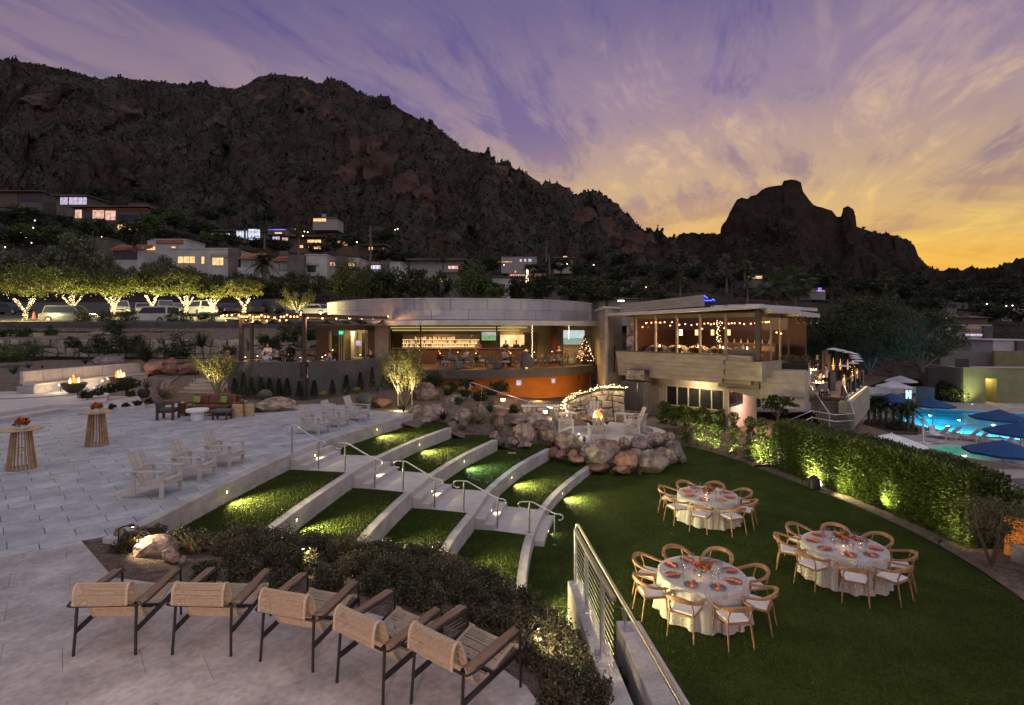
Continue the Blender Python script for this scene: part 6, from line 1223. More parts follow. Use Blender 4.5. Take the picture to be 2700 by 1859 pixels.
def adirondack(label,loc,rz,grp):
    t=thing('adirondack_chair',label,'chair',loc,rz,grp)
    for k in range(3):x=-.165+k*.165;MB().beam((x,-.20,.25),(x,-.50,.97),.138,.02,(0,1,.4)).build('back_slat','adiron',t,False,.005)
    for k in range(5):y=.36-k*.125;MB().beam((-.27,y,.375-(k*.125)*.22),(.27,y,.375-(k*.125)*.22),.11,.022).build('seat_slat','adiron',t,False,.005)
    for s in(-1,1):
        MB().box((s*.34,.02,.595),(.10,.78,.022)).build('armrest','adiron',t,False,.006);MB().box((s*.315,.34,.29),(.03,.10,.58)).build('front_leg','adiron',t,False,.005)
        MB().beam((s*.285,.38,.33),(s*.285,-.62,.05),.028,.12,(0,0,1)).build('rear_leg','adiron',t,False,.005)
        MB().beam((s*.30,-.30,.05),(s*.33,-.30,.58),.09,.025,(1,0,0)).build('arm_post','adiron',t)
    MB().box((0,.385,.30),(.60,.025,.11)).build('apron','adiron',t,False,.005);MB().box((0,-.33,.585),(.66,.03,.07)).build('back_brace','adiron',t);return t
AD=[(-8.02,12.15,-92,'nearest of three by the terrace edge, beyond the cocktail chairs'),(-7.95,13.45,-92,'middle of three by the terrace edge before the stairs'),(-7.88,14.75,-94,'third by the terrace edge, next to the top handrail'),(-7.05,19.25,-102,'first beyond the stairs at the terrace edge'),(-6.75,20.6,-104,'second beyond the stairs at the terrace edge'),(-6.32,21.95,-106,'farthest at the terrace edge, near the uplit tree')]
a0c=None
for x,y,rz,w in AD:
    L=Vector((x,y,2.103));lab='weathered grey Adirondack chair, '+w
    if a0c is None:a0c=adirondack(lab,L,R(rz),'Adirondack chairs along the terrace edge')
    else:dup(a0c,lab,L,R(rz))
FPZ=.95;FPC=Vector((4.05,25.7))
for x,y,rz,w in((2.35,25.1,-70,'left of the fire pit, nearer'),(2.55,26.7,-95,'left of the fire pit, farther'),(3.75,23.75,0,'with its back to the lawn in front of the fire pit'),(5.65,24.7,55,'right of the fire pit, nearer'),(6.0,26.4,95,'right of the fire pit, farther'),(4.35,28.1,178,'behind the fire pit before the stone wall')):
    dup(a0c,'grey Adirondack chair '+w,Vector((x,y,FPZ+.003)),R(rz),'Adirondack chairs round the fire pit',1.06)
# cocktail tables
def cocktail(lab,flab,loc):
    t=thing('cocktail_table',lab,'table',loc,0,'slatted cocktail tables');MB().lathe([(.46,1.04),(.47,1.055),(.46,1.07)],40).build('table_top','slat',t,True)
    for k in range(22):a=k*6.283/22;MB().beam((.30*math.cos(a),.30*math.sin(a),0),(.19*math.cos(a),.19*math.sin(a),1.04),.020,.042,(math.cos(a),math.sin(a),0)).build('slat','slat',t)
    for z,r_ in((.03,.275),(.52,.235)):MB().tube([(r_*math.cos(q),r_*math.sin(q),z)for q in np.linspace(0,6.283,25)[:-1]],.014,6,closed=True).build('ring','slat',t)
    f=thing('flower_arrangement',flab,'flowers',Vector(loc)+Vector((0,0,1.071)),0,'cocktail table flowers');MB().box((0,0,.06),(.16,.16,.12)).build('vase','white',f,False,.01)
    P=blob(150,(.19,.19,.10),14,.4,3)+np.array((0,0,.17));leaves('blooms',P,.035,'orangeleaf',f,.8);leaves('red_blooms',P*np.array((1,1,1.05))+.01,.034,'redbloom',f,.8);leaves('greenery',blob(60,(.22,.22,.08),8)+np.array((0,0,.13)),.05,'darkleaf',f,.3)
leafmat('redbloom',(.30,.02,.01),(.65,.10,.02))
cocktail('slatted wooden cocktail table, nearer of the two at the left','orange flowers in a white cube vase on the nearer cocktail table',(-13.07,14.35,2.103));cocktail('slatted wooden cocktail table, farther of the two','orange flowers in a white cube vase on the farther cocktail table',(-13.3,17.25,2.103))
# lounge group
sf=thing('leather_sofa','brown leather sofa at the far side of the terrace','sofa',(-12.95,23.3,2.103),R(180));MB().b2(-1.0,1.0,-.42,.42,.12,.30).build('base','leather',sf,False,.02)
for k in range(3):MB().b2(-.87+k*.58,-.87+k*.58+.575,-.22,.44,.30,.46).build('seat_cushion','leather',sf,False,.04);MB().beam((-.58+k*.58,-.24,.44),(-.58+k*.58,-.36,.84),.57,.17,(0,1,.2)).build('back_cushion','leather',sf,False,.05)
for s in(-1,1):MB().b2(s*1.08-.09,s*1.08+.09,-.44,.44,.1,.56).build('arm','leather',sf,False,.03)
MB().b2(-1.0,1.0,-.48,-.38,.1,.80).build('back_frame','leather',sf,False,.02)
for s in(-1,1):
    for q in(-1,1):MB().box((s*.95,q*.35,.05),(.06,.06,.12)).build('foot','darkwood',sf)
for x,w in((-13.55,'left'),(-12.4,'right')):
    o=MB().lathe([(.02,-.05),(.2,-.02),(.2,.02),(.02,.05)],4,a0=R(45)).build('throw_pillow','greenpillow',None,False,.03);o.location=(x,23.15,2.78);o.rotation_euler=(R(72),0,R(8 if w=='left' else-10));o.scale=(1,1,1.4);tag(o,'green square pillow on the %s end of the brown sofa'%w,'pillow','sofa pillows')
ac=thing('wooden_armchair','dark wooden armchair with green cushions left of the white table','armchair',(-14.15,22.15,2.103),R(-80))
for s in(-1,1):
    for y in(-.28,.30):MB().box((s*.29,y,.33),(.07,.09,.66)).build('leg','darkwood',ac,False,.01)
    MB().box((s*.29,.01,.66),(.08,.70,.06)).build('armrest','darkwood',ac,False,.01)
MB().box((0,0,.33),(.52,.6,.08)).build('seat_frame','darkwood',ac);MB().box((0,.02,.42),(.5,.56,.11)).build('seat_cushion','bluegrey',ac,False,.03);MB().beam((0,-.27,.45),(0,-.36,.80),.52,.10,(0,1,.2)).build('back_cushion','bluegrey',ac,False,.03);MB().box((0,-.33,.66),(.56,.05,.1)).build('back_rail','darkwood',ac)
wt=thing('coffee_table','round white coffee table before the brown sofa','table',(-12.85,22.0,2.103));MB().lathe([(.40,.33),(.42,.35),(.42,.43),(.40,.45)],40).build('table_top','white',wt,True);MB().lathe([(.25,0),(.25,.33)],32).build('base','white',wt,True)
so=thing('low_stool','low blue-grey stool right of the white table','stool',(-11.9,22.1,2.103));MB().box((0,0,.36),(.72,.5,.12)).build('seat','bluegrey',so,False,.03)
for s in(-1,1):
    for q in(-1,1):MB().box((s*.28,q*.18,.15),(.06,.06,.3)).build('leg','darkwood',so)
for k,(x,y,r_,h,w)in enumerate(((-14.05,23.25,.24,.48,'left of the brown sofa'),(-11.55,22.65,.22,.52,'right of the brown sofa, nearer'),(-11.2,22.95,.2,.5,'right of the brown sofa, farther'))):
    t=thing('stump_stool','pale tree-stump side table '+w,'side table',(x,y,2.103),0,'tree-stump tables');MB().lathe([(r_*1.05,0),(r_,h*.5),(r_*.97,h-.02),(r_*.93,h)],14,wob=lambda a,j:1+.05*math.sin(3*a+k)+.03*math.sin(7*a)).build('log','stump',t,True);MB().lathe([(r_*.9,h+.001),(r_*.9,h+.004)],14).build('cut_face','slat',t)
# ---- fire-bowl terrace
struct(MB().prism([(-20.45,21.2),(-20.1,24.05),(-17.2,24.5),(-17.3,25.4),(-19,27.5),(-20.5,30),(-22.6,31),(-22.8,36),(-32,36),(-34,20),(-25,15)],1.5,2.24).build('patio_step','stair'))
struct(MB().prism([(-21.0,21.0),(-20.75,24.2),(-19.6,24.4),(-19.3,25.6),(-21,28),(-22.2,30),(-23,31.2),(-23.1,35.6),(-32,35.6),(-34,20),(-25.8,15)],1.5,2.40).build('fire_patio','stair'))
struct(MB().prism([(-24.6+2.6*math.cos(q),22.4+1.5*math.sin(q))for q in np.linspace(0,6.283,25)[:-1]],2.38,2.408).build('gravel_patch','darkgravel'))
struct(MB().ribbon(spline([V2(-25.5,25.6),V2(-23.4,26.8),V2(-22.0,28.4),V2(-22.6,30.2)],16),spline([V2(-25.6,25.9),V2(-23.6,27.1),V2(-22.3,28.6),V2(-22.9,30.4)],16),2.37,2.412).build('pebble_strip','darkgravel'))
bn=thing('curved_bench','long curved built-in bench with upholstered back behind the fire bowls','bench');bc_=spline([V2(-25.55,28.1),V2(-25.45,30.5),V2(-25.1,33),V2(-24.4,35.4)],49)
MB().ribbon(offset(bc_,-.62),offset(bc_,.3),2.3,2.80).build('base','concrete',bn);MB().ribbon(offset(bc_,-.66),offset(bc_,0),2.80,2.93).build('seat_pad','benchpad',bn,False,.03)
for k in range(6):s=bc_[k*8:k*8+9];s=[s[0]+(s[1]-s[0])*.06]+s[1:-1]+[s[-1]+(s[-2]-s[-1])*.06];MB().ribbon(offset(s,-.02),offset(s,.17),2.93,3.57).build('back_pad','benchpad',bn,False,.035)
def flame(par,c,h,r_,n,seed):
    rr=random.Random(seed)
    for k in range(n):
        a=rr.random()*6.283;q=r_*rr.random();x,y=q*math.cos(a),q*math.sin(a);hh=h*rr.uniform(.45,1)*(1-.5*q/r_);w=h*rr.uniform(.05,.10);lx_,ly_=rr.uniform(-.12,.12)*h,rr.uniform(-.12,.12)*h
        MB().tube([(c[0]+x,c[1]+y,c[2]),(c[0]+x+lx_*.3,c[1]+y+ly_*.3,c[2]+hh*.3),(c[0]+x-lx_*.4,c[1]+y,c[2]+hh*.65),(c[0]+x+lx_,c[1]+y+ly_,c[2]+hh)],[w*.5,w,w*.55,.003],6).build('flame','firecore' if k%3==0 else 'fire',par,True)
def bowl(lab,loc,r_,h):
    t=thing('fire_bowl',lab,'fire bowl',loc,0,'fire bowls');MB().lathe([(.16*r_/.6,0),(.30*r_/.6,.06),(.47*r_/.6,h*.45),(.57*r_/.6,h*.85),(r_,h),(r_*.95,h),(r_*.9,h-.05),(.1,h-.06)],36).build('bowl','bronze',t,True);pb_=MB();rr=random.Random(2)
    for k in range(110):a=rr.random()*6.283;q=r_*.88*math.sqrt(rr.random());pb_.ball((q*math.cos(a),q*math.sin(a),h-.02),rr.uniform(.025,.05),5,3)
    pb_.build('lava_pebbles','black',t)['kind']='stuff';flame(t,(0,0,h-.03),.66,.24,14,int(r_*100));lamp('POINT',(0,0,h+.3),65,(1,.52,.2),t,.18);return t
bowl('dark metal fire bowl with flame, nearer of the two',(-23.35,28.7,2.405),.60,.52);bowl('dark metal fire bowl with flame, farther of the two',(-23.3,32.0,2.405),.66,.52)
for k,(x,y,Y)in enumerate(((660,805,28.9),(1120,762,31.6))):
    p=d('l',x,y,Y);t=thing('bench_light','bright round light at the bench foot beside the %s fire bowl'%('nearer','farther')[k],'lamp',p,0,'bench lights');MB().tube([(0,0,-(p.z-2.405)),(0,0,-.03)],.012,6).build('stake','black',t);MB().lathe([(.06,-.05),(.07,0),(.05,.04)],12).build('housing','steel',t);MB().ball((0,-.03,0),.055,8,6).build('bulb','globe',t);lamp('POINT',(0,-.1,0),38,(1,.80,.52),t,.05)
pbx=thing('planter_wall','low concrete planter wall at the left edge','planter',(-27.0,25.4,2.4));MB().b2(-3,.9,-.3,.3,0,.95).build('wall_body','concrete',pbx,False,.02);MB().b2(-3,.95,-.34,.34,.95,1.0).build('coping','stair',pbx)
db=thing('slatted_bench','dark slatted bench back above the planter wall at the left edge','bench',(-27.3,26.6,2.4))
for k in range(4):MB().b2(-2,.7,-.03,.03,.9+k*.2,1.05+k*.2).build('slat','darkwood',db)
for x in(-1.9,.6):MB().b2(x,x+.1,.03,.1,0,1.7).build('post','darkwood',db)
ps_=thing('garden_steps','broad tan concrete steps climbing to the pergola patio','stairs')
for k in range(5):MB().prism([(-18.1+k*.06,28.6+k*.42),(-15.7,28.5+k*.42),(-16.6,32.2),(-19.2,32.4)],1.8,2.1+(k+1)*.15).build('step','masonry',ps_,False,.01)
gr=thing('handrail','sloping dark metal handrail of the garden steps','handrail');MB().tube([(-18.1,28.4,3.0),(-18.0,28.7,3.05),(-17.9,30.6,3.75)],.025,8).build('rail','darksteel',gr,True)
for y,z in((28.5,2.1),(30.5,2.7)):MB().tube([(-18.05+(y-28.4)*.05,y,z),(-18.05+(y-28.4)*.05,y,z+1.0)],.022,8).build('post','darksteel',gr)
# ---- fire pit terrace
pit=[(FPC.x+3.0*math.cos(q)*(1+.08*math.cos(2*q)),FPC.y+2.7*math.sin(q))for q in np.linspace(0,6.283,37)[:-1]]
struct(MB().prism(pit,-.3,FPZ).build('fire_pit_patio','stair'));struct(MB().prism([(5.6,26.2),(8.4,27.4),(10.2,29.2),(9.0,31.9),(7.2,32.5),(5.4,29.6)],[-.3]*6,[.93,.80,.62,.55,.58,.9]).build('path','gravel'))
fp=thing('fire_pit','round metal fire pit with flame inside the ring of Adirondack chairs','fire pit',(FPC.x,FPC.y,FPZ));MB().lathe([(.25,0),(.28,.08),(.55,.38),(.66,.58),(.62,.58),(.5,.5),(.1,.48)],32).build('bowl','bronze',fp,True);MB().tube([(.72*math.cos(q),.72*math.sin(q),.56)for q in np.linspace(0,6.283,33)[:-1]],.03,8,closed=True).build('rim','bronze',fp,True)
flame(fp,(0,0,.5),.8,.26,16,5);lamp('POINT',(0,0,.95),130,(1,.55,.24),fp,.2)
pbm=MB();rr=random.Random(6);[pbm.ball((.55*math.sqrt(rr.random())*math.cos(q),.55*math.sqrt(rr.random())*math.sin(q),.53),rr.uniform(.03,.05),5,3)for q in np.linspace(0,6.28,70)];pbm.build('lava_pebbles','black',fp)['kind']='stuff'
for x,y,rz,w in((2.9,28.4,20,'left behind the fire pit'),(5.9,28.2,-25,'right behind the fire pit')):
    t=thing('low_table','low slatted wooden side table '+w,'table',(x,y,FPZ),R(rz),'fire pit side tables')
    for k in range(5):MB().b2(-.5,.5,-.3+k*.125,-.3+k*.125+.115,.40,.43).build('slat','adiron',t)
    for s in(-1,1):
        for q in(-1,1):MB().b2(s*.42-.03,s*.42+.03,q*.24-.03,q*.24+.03,0,.4).build('leg','adiron',t)
for x,y,z,w,e in((2.05,26.9,FPZ,'beside the fire-pit chairs',10),(6.4,25.1,FPZ,'under the right fire-pit chairs',7),(3.0,24.2,FPZ,'at the rock edge of the fire-pit terrace',7)):
    t=thing('ground_light','small ground light '+w,'lamp',(x,y,z),0,'fire pit ground lights');MB().lathe([(.04,0),(.05,.10),(.03,.12)],8).build('housing','black',t);MB().ball((0,0,.14),.03,6,4).build('bulb','globe',t);lamp('POINT',(0,0,.2),e*1.4,(1,.80,.52),t,.04)
# stone walls by the fire pit
gw=thing('stone_wall','curved rubble wall topped with a glowing garland behind the fire pit','wall');gc=spline([V2(2.95,28.9),V2(3.15,29.9),V2(4.0,30.5),V2(5.2,30.6),V2(6.35,30.3)],31);zt_=[1.35+.95*min(1,k/22)for k in range(31)]
MB().ribbon(gc,offset(gc,.4),.4,zt_).build('core','mortar',gw)
def gfn(a,b,h):
    i=min(29,int(a*30));f_=a*30-i;p=gc[i].lerp(gc[i+1],f_);t=(gc[i+1]-gc[i]).normalized();zt0=zt_[i]+(zt_[i+1]-zt_[i])*f_;return(p.x+t.y*h,p.y-t.x*h,.75+(zt0-.75)*b)
stone_face(gw,gfn,15,5,21,.05)
gd=thing('garland','green garland with warm fairy lights along the curved stone wall','garland');go=offset(gc,.15);pts=[];mb=MB();rr=random.Random(9)
for k in range(1500):s=rr.random()*29.9;i=int(s);p=go[i].lerp(go[i+1],s-i);pts.append((p.x+rr.gauss(0,.09),p.y+rr.gauss(0,.09),zt_[i]+.12+abs(rr.gauss(0,.09))))
for k in range(210):p=pts[k*7];mb.ball((p[0],p[1]-.03,p[2]+.03),.017,5,3)
for k in range(26):z=.95+k*.02;mb.ball((2.95+rr.gauss(0,.06),28.75+rr.gauss(0,.05),z),.017,5,3)
leaves('foliage',pts,.06,'green',gd,.25)['kind']='stuff';mb.build('fairy_lights','bulb',gd)['kind']='stuff'
for k in(3,12,20,27):lamp('POINT',(go[k].x-.1,go[k].y-.45,zt_[k]+.22),22,(1,.75,.35),gd,.15)
lw=thing('stone_wall','low rubble wall with flat cap left of the fire pit','wall');MB().b2(.55,2.5,28.9,29.3,.5,1.62).build('core','mortar',lw);MB().b2(.5,2.55,28.84,29.35,1.62,1.70).build('coping','stair',lw);stone_face(lw,lambda a,b,h:(.55+1.95*a,28.9-h,.85+.76*b),7,3,31,.05)
bk=tag(MB().b2(-1.0,.35,29.3,29.8,1.2,2.0).build('brick_planter','redrock',None,False,.03),'low red block planter behind the rock garden','planter')
for(x,y,Y,w)in((1355,910,28.2,'by the red block planter'),(1642,993,27.9,'before the low rubble wall')):
    p=d('2',x,y,Y);z0=HG(p.x,Y);t=thing('path_lamp','glowing drum path lamp '+w,'lamp',(p.x,Y,z0),0,'path lamps');h=p.z-z0;MB().tube([(0,0,0),(0,0,h)],.014,6).build('post','bronze',t);MB().lathe([(.11,h-.07),(.11,h+.07)],14).build('lens','globe',t);MB().lathe([(.14,h+.07),(.10,h+.10)],14).build('cap','bronze',t);lamp('POINT',(0,-.2,h),55,(1,.82,.52),t,.1)
pr_=thing('handrail','long curved steel handrail crossing the rock garden','handrail');rp=spline([d('2',1150,830,29.6),d('2',1128,800,29.5),d('2',1160,800,29.3),d('2',1300,850,28.9),d('2',1500,915,28.4),d('2',1720,975,27.8)],30);MB().tube(rp,.024,8).build('rail','steel',pr_,True)
for k in(4,14,24):MB().tube([rp[k],(rp[k].x,rp[k].y,HG(rp[k].x,rp[k].y)-.05)],.018,6).build('post','steel',pr_)
pr2=thing('handrail','short steel handrail behind the fire-pit chairs','handrail');rp=[d('f',770,262,28.4),d('f',830,265,28.2),d('f',1060,335,27.2)];MB().tube(rp,.024,8).build('rail','steel',pr2,True);MB().tube([rp[0],(rp[0].x,rp[0].y,.9)],.02,6).build('post','steel',pr2)
# ================================================================ banquet tables
def clothmat(name):
    m=bpy.data.materials.new(name);m.use_nodes=True;t=m.node_tree;b=t.nodes['Principled BSDF'];MATS[name]=m;tcn=N(t,'ShaderNodeTexCoord')
    vo=N(t,'ShaderNodeTexVoronoi',i_Scale=9.0,feature='F1');t.links.new(tcn.outputs['Object'],vo.inputs['Vector']);w=math_(t,'SINE',math_(t,'MULTIPLY',vo.outputs['Distance'],30));no=N(t,'ShaderNodeTexNoise',i_Scale=3,i_Detail=4);t.links.new(tcn.outputs['Object'],no.inputs['Vector'])
    c=mixc(t,ramp(t,w,[(.2,(0,0,0)),(.75,(1,1,1))],'LINEAR'),(.24,.235,.235),mixc(t,ramp(t,no.outputs[0],[(.42,(0,0,0)),(.58,(1,1,1))],'LINEAR'),(.50,.50,.51),(.62,.50,.44)));t.links.new(c,b.inputs['Base Color']);b.inputs['Roughness'].default_value=.55;b.inputs['Sheen Weight'].default_value=.3
clothmat('damask')
def dchair(label,loc,rz):
    t=thing('dining_chair',label,'chair',loc,rz,'wooden banquet chairs')
    MB().add([(-.235,-.20,.435),(.235,-.20,.435),(.265,.25,.435),(-.265,.25,.435),(-.235,-.20,.465),(.235,-.20,.465),(.265,.25,.465),(-.265,.25,.465)],MB.BF).build('seat','teak',t,False,.008);MB().add([(-.22,-.18,.466),(.22,-.18,.466),(.25,.24,.466),(-.25,.24,.466),(-.21,-.17,.505),(.21,-.17,.505),(.24,.23,.505),(-.24,.23,.505)],MB.BF).build('cushion','cushion',t,False,.016)
    for s in(-1,1):
        MB().tube([(s*.285,.27,0),(s*.262,.235,.44),(s*.285,.20,.655)],[.012,.019,.014],8).build('front_leg','teak',t,True);MB().tube([(s*.25,-.27,0),(s*.225,-.19,.45)],[.012,.019],8).build('rear_leg','teak',t,True)
        MB().tube([(s*.20,-.17,.455),(s*.225,-.20,.58),(s*.20,-.255,.745)],[.017,.014,.016],8).build('back_strut','teak',t,True)
    rail=spline([Vector(p)for p in((-.29,.24,.655),(-.305,.08,.665),(-.295,-.10,.70),(-.20,-.255,.752),(0,-.315,.775),(.20,-.255,.752),(.295,-.10,.70),(.305,.08,.665),(.29,.24,.655))],33);o=MB()
    A=[p+Vector((0,0,-.012-.022*max(0,1-abs(i-16)/9)))for i,p in enumerate(rail)];n=len(rail);vs=[]
    for i,p in enumerate(rail):
        q=Vector((p.x,p.y+.05,0)).normalized()*(.024+.012*(1-max(0,1-abs(i-16)/9)));hgt=.014+.03*max(0,1-abs(i-16)/10);vs+=[p-q+Vector((0,0,-hgt)),p+q+Vector((0,0,-hgt)),p+q+Vector((0,0,hgt)),p-q+Vector((0,0,hgt))]
    o.add(vs,[(0,1,2,3),(4*n-1,4*n-2,4*n-3,4*n-4)]+[(4*i+k,4*i+4+k,4*i+4+(k+1)%4,4*i+(k+1)%4)for i in range(n-1)for k in range(4)]);o.build('top_rail','teak',t,True,0,60);return t
DIRS={0:'right side',1:'far right',2:'far side',3:'far left',4:'left side',5:'near left',6:'near side',7:'near right'}
TBL=[(3.94,11.18,9,'the banquet table nearest the cable railing'),(6.0,16.5,15,'the farthest banquet table, near the boulders'),(7.8,12.66,23,'the banquet table nearest the hedge')]
dc=None;pro={}
for ti,(x,y,off,w)in enumerate(TBL):
    L=Vector((x,y,0));t=thing('banquet_table','round folding table under the cloth of '+w,'table',L,0,'banquet tables');MB().lathe([(.86,.735),(.86,.752)],40).build('table_top','slat',t)
    for q in range(4):MB().tube([(.5*math.cos(q*1.57),.5*math.sin(q*1.57),0),(.45*math.cos(q*1.57),.45*math.sin(q*1.57),.735)],.016,6).build('leg','blackmetal',t)
    ph=ti*1.3
    cl_=thing('tablecloth','pale patterned floor-length cloth on '+w,'tablecloth',L,0,'banquet tablecloths')
    MB().lathe([(.01,.762),(.5,.762),(.84,.762),(.875,.757),(.888,.735),(.895,.60),(.905,.40),(.925,.20),(.95,.02)],120,cap=False,wob=lambda a,j:1+(0 if j<4 else(j-3)*.0085*(math.sin(17*a+ph)+.6*math.sin(9*a+2*ph)+.5*math.sin(29*a)))).build('cloth','damask',cl_,'all')
    for k in range(8):
        a=R(off+45*k);dl='%s of %s'%(DIRS[k],w);r_=1.13+.05*math.sin(k*2.3+ti);cp=L+Vector((r_*math.cos(a),r_*math.sin(a),0));rz=a+R(90)+.1*math.sin(k*3.1+ti)
        lab='wooden armchair, %s of %s'%(DIRS[k],w)
        if dc is None:dc=dchair(lab,cp,rz)
        else:dup(dc,lab,cp,rz)
        pp=L+Vector((.64*math.cos(a),.64*math.sin(a),.7635))
        if 'pl' not in pro:
            p_=thing('charger_plate','x','plate',pp,0,'banquet charger plates');MB().lathe([(.09,0),(.155,.010),(.158,.012),(.09,.005),(.01,.004)],28,cap=False).build('plate','plate',p_,True);pro['pl']=p_;p_['label']='grey charger plate, %s of %s'%(DIRS[k],w)
            n_=thing('napkin','x','napkin',pp+Vector((0,0,.013)),a,'banquet napkins');MB().add([(-.15,-.035,0),(-.05,-.022,0),(-.01,-.016,0),(.06,-.05,0),(.14,-.06,0),(.15,.045,0),(.05,.045,0),(-.01,.016,0),(-.06,.03,0),(-.15,.05,0)]+[(-.14,0,.03),(-.05,0,.035),(-.01,0,.045),(.06,-.01,.04),(.13,0,.025)],[(0,1,11,10),(1,2,12,11),(2,3,13,12),(3,4,14,13),(4,5,14),(5,6,13,14),(6,7,12,13),(7,8,11,12),(8,9,10,11),(9,0,10)]).build('folded_cloth','napkin',n_);MB().lathe([(.022,-.012),(.022,.012)],8,(-.01,0,.025)).build('napkin_ring','slat',n_);pro['na']=n_;n_['label']='orange napkin on the plate %s of %s'%(DIRS[k],w)
            g_=thing('wine_glass','x','wine glass',L,0,'banquet wine glasses');MB().lathe([(.034,0),(.004,.006),(.004,.095),(.03,.125),(.038,.165),(.032,.21)],12,cap=False).build('glass_bowl','wineglass',g_,True);pro['gl']=g_;g_['label']='shorter wine glass, %s of %s'%(DIRS[k],w)
        else:
            dup(pro['pl'],'grey charger plate, %s of %s'%(DIRS[k],w),pp);dup(pro['na'],'orange napkin on the plate %s of %s'%(DIRS[k],w),pp+Vector((0,0,.013)),a+(k%3-1)*.5);g_=dup(pro['gl'],'shorter wine glass, %s of %s'%(DIRS[k],w),L)
        g_.location=L+Vector((.47*math.cos(a+.22),.47*math.sin(a+.22),.7635));q_=dup(pro['gl'],'taller wine glass, %s of %s'%(DIRS[k],w),L+Vector((.42*math.cos(a-.05),.42*math.sin(a-.05),.7635)),0,None,1.15)
    f=thing('centrepiece','orange and red flower centrepiece on '+w,'flowers',L+Vector((.05,.05,.7635)),0,'banquet centrepieces');MB().lathe([(.05,0),(.07,.05),(.06,.11)],14).build('vase','wineglass',f,True)
    rr=random.Random(ti)
    for k in range(13):c_=(rr.gauss(0,.085),rr.gauss(0,.085),.15+rr.uniform(-.02,.06));leaves('bloom',blob(34,(.045,.045,.035),5,.5,k+ti*20,.3)+np.array(c_),.022,'orangeleaf' if k%3 else 'redbloom',f,.8)
    leaves('greenery',blob(90,(.22,.22,.1),12,.25,ti+4)+np.array((0,0,.13)),.055,'drypalm',f,.18)
    vt_=thing('votive_candle','small glowing votive candle on '+w,'candle',L+Vector((-.12,-.18,.7635)),0,'banquet candles');MB().lathe([(.028,0),(.032,.06),(.03,.06),(.02,.03)],10).build('holder','wineglass',vt_);MB().ball((0,0,.035),.014,6,4).build('flame','bulb',vt_);lamp('POINT',(0,0,.09),.8,(1,.6,.28),vt_,.02)
# ---- added lamps, unseen behind the camera, for the warm glow on chairs and tables
def lantern(lab,p,h,e,col,aim,cone):
    t=thing('added_post_lamp',lab,'lantern',p,0,'added lamps out of view');MB().tube([(0,0,0),(0,0,h)],.03,8).build('post','blackmetal',t);MB().lathe([(.10,0),(.10,.03)],12).build('base','blackmetal',t);MB().lathe([(.09,h),(.13,h+.05),(.02,h+.16)],12).build('hood','blackmetal',t);MB().lathe([(.06,h-.10),(.06,h)],10).build('lens','globe',t);lamp('SPOT',(0,0,h-.16),e,col,t,.12,aim,cone,1)
lantern('added unseen post lamp left behind the rope chairs',(-4.6,1.0,2.1),2.3,600,(1,.55,.36),(0,.95,-.8),150);lantern('added unseen post lamp right behind the rope chairs',(-1.3,.8,2.1),2.3,500,(1,.55,.36),(0,.95,-.8),150)
lantern('added unseen post lamp aimed at the banquet tables',(2.4,.6,1.9),3.0,1900,(1,.68,.46),(.28,.93,-.30),58)
# ================================================================ boulders
RKM={}
def rockmesh(seed,sub=3):
    if(seed,sub)in RKM:return RKM[seed,sub]
    bm=bmesh.new();bmesh.ops.create_icosphere(bm,subdivisions=sub,radius=1);r=random.Random(seed);cuts=[]
    for k in range(15):n=Vector((r.gauss(0,1),r.gauss(0,1),r.gauss(0,.8))).normalized();cuts.append((n,r.uniform(.58,.86)))
    for v in bm.verts:
        p=v.co.copy();o=Vector((seed*3.1,seed*1.7,0));p*=1+.16*mn.fractal(p*1.2+o,.8,2,4)
        for n,dd in cuts:
            q=p.dot(n)
            if q>dd:p-=n*(q-dd)*.95
        p+=p.normalized()*(.07*mn.fractal(p*3.0+o,.7,2,6)-.05*abs(mn.noise(p*2.2+o*2)));v.co=p
    lo=Vector([min(v.co[i]for v in bm.verts)for i in range(3)]);hi=Vector([max(v.co[i]for v in bm.verts)for i in range(3)])
    for v in bm.verts:v.co=Vector([(v.co[i]-(lo[i]+hi[i])/2)/(hi[i]-lo[i])for i in range(3)])
    me=bpy.data.meshes.new('boulder');bm.to_mesh(me);bm.free();me.polygons.foreach_set('use_smooth',[True]*len(me.polygons));
    try:me.set_sharp_from_angle(angle=R(24))
    except Exception:pass
    RKM[seed,sub]=me;return me
RK=[0]
def rock(fr,x0,y0,x1,y1,Y,label,mt='rock',dep=.85,sink=.12,grp='garden boulders'):
    a,b=d(fr,x0,y0,Y),d(fr,x1,y1,Y);w=b.x-a.x;h=a.z-b.z;RK[0]+=1;me=rockmesh(RK[0]%14).copy();me.materials.append(MT(mt))
    o=bpy.data.objects.new('boulder',me);COL.objects.link(o);o.location=((a.x+b.x)/2,Y+w*dep*.35,(a.z+b.z)/2-h*sink/2);o.scale=(w*1.06,w*dep,h*(1+sink));o.rotation_euler=(0,0,0);return tag(o,label,'boulder',grp)
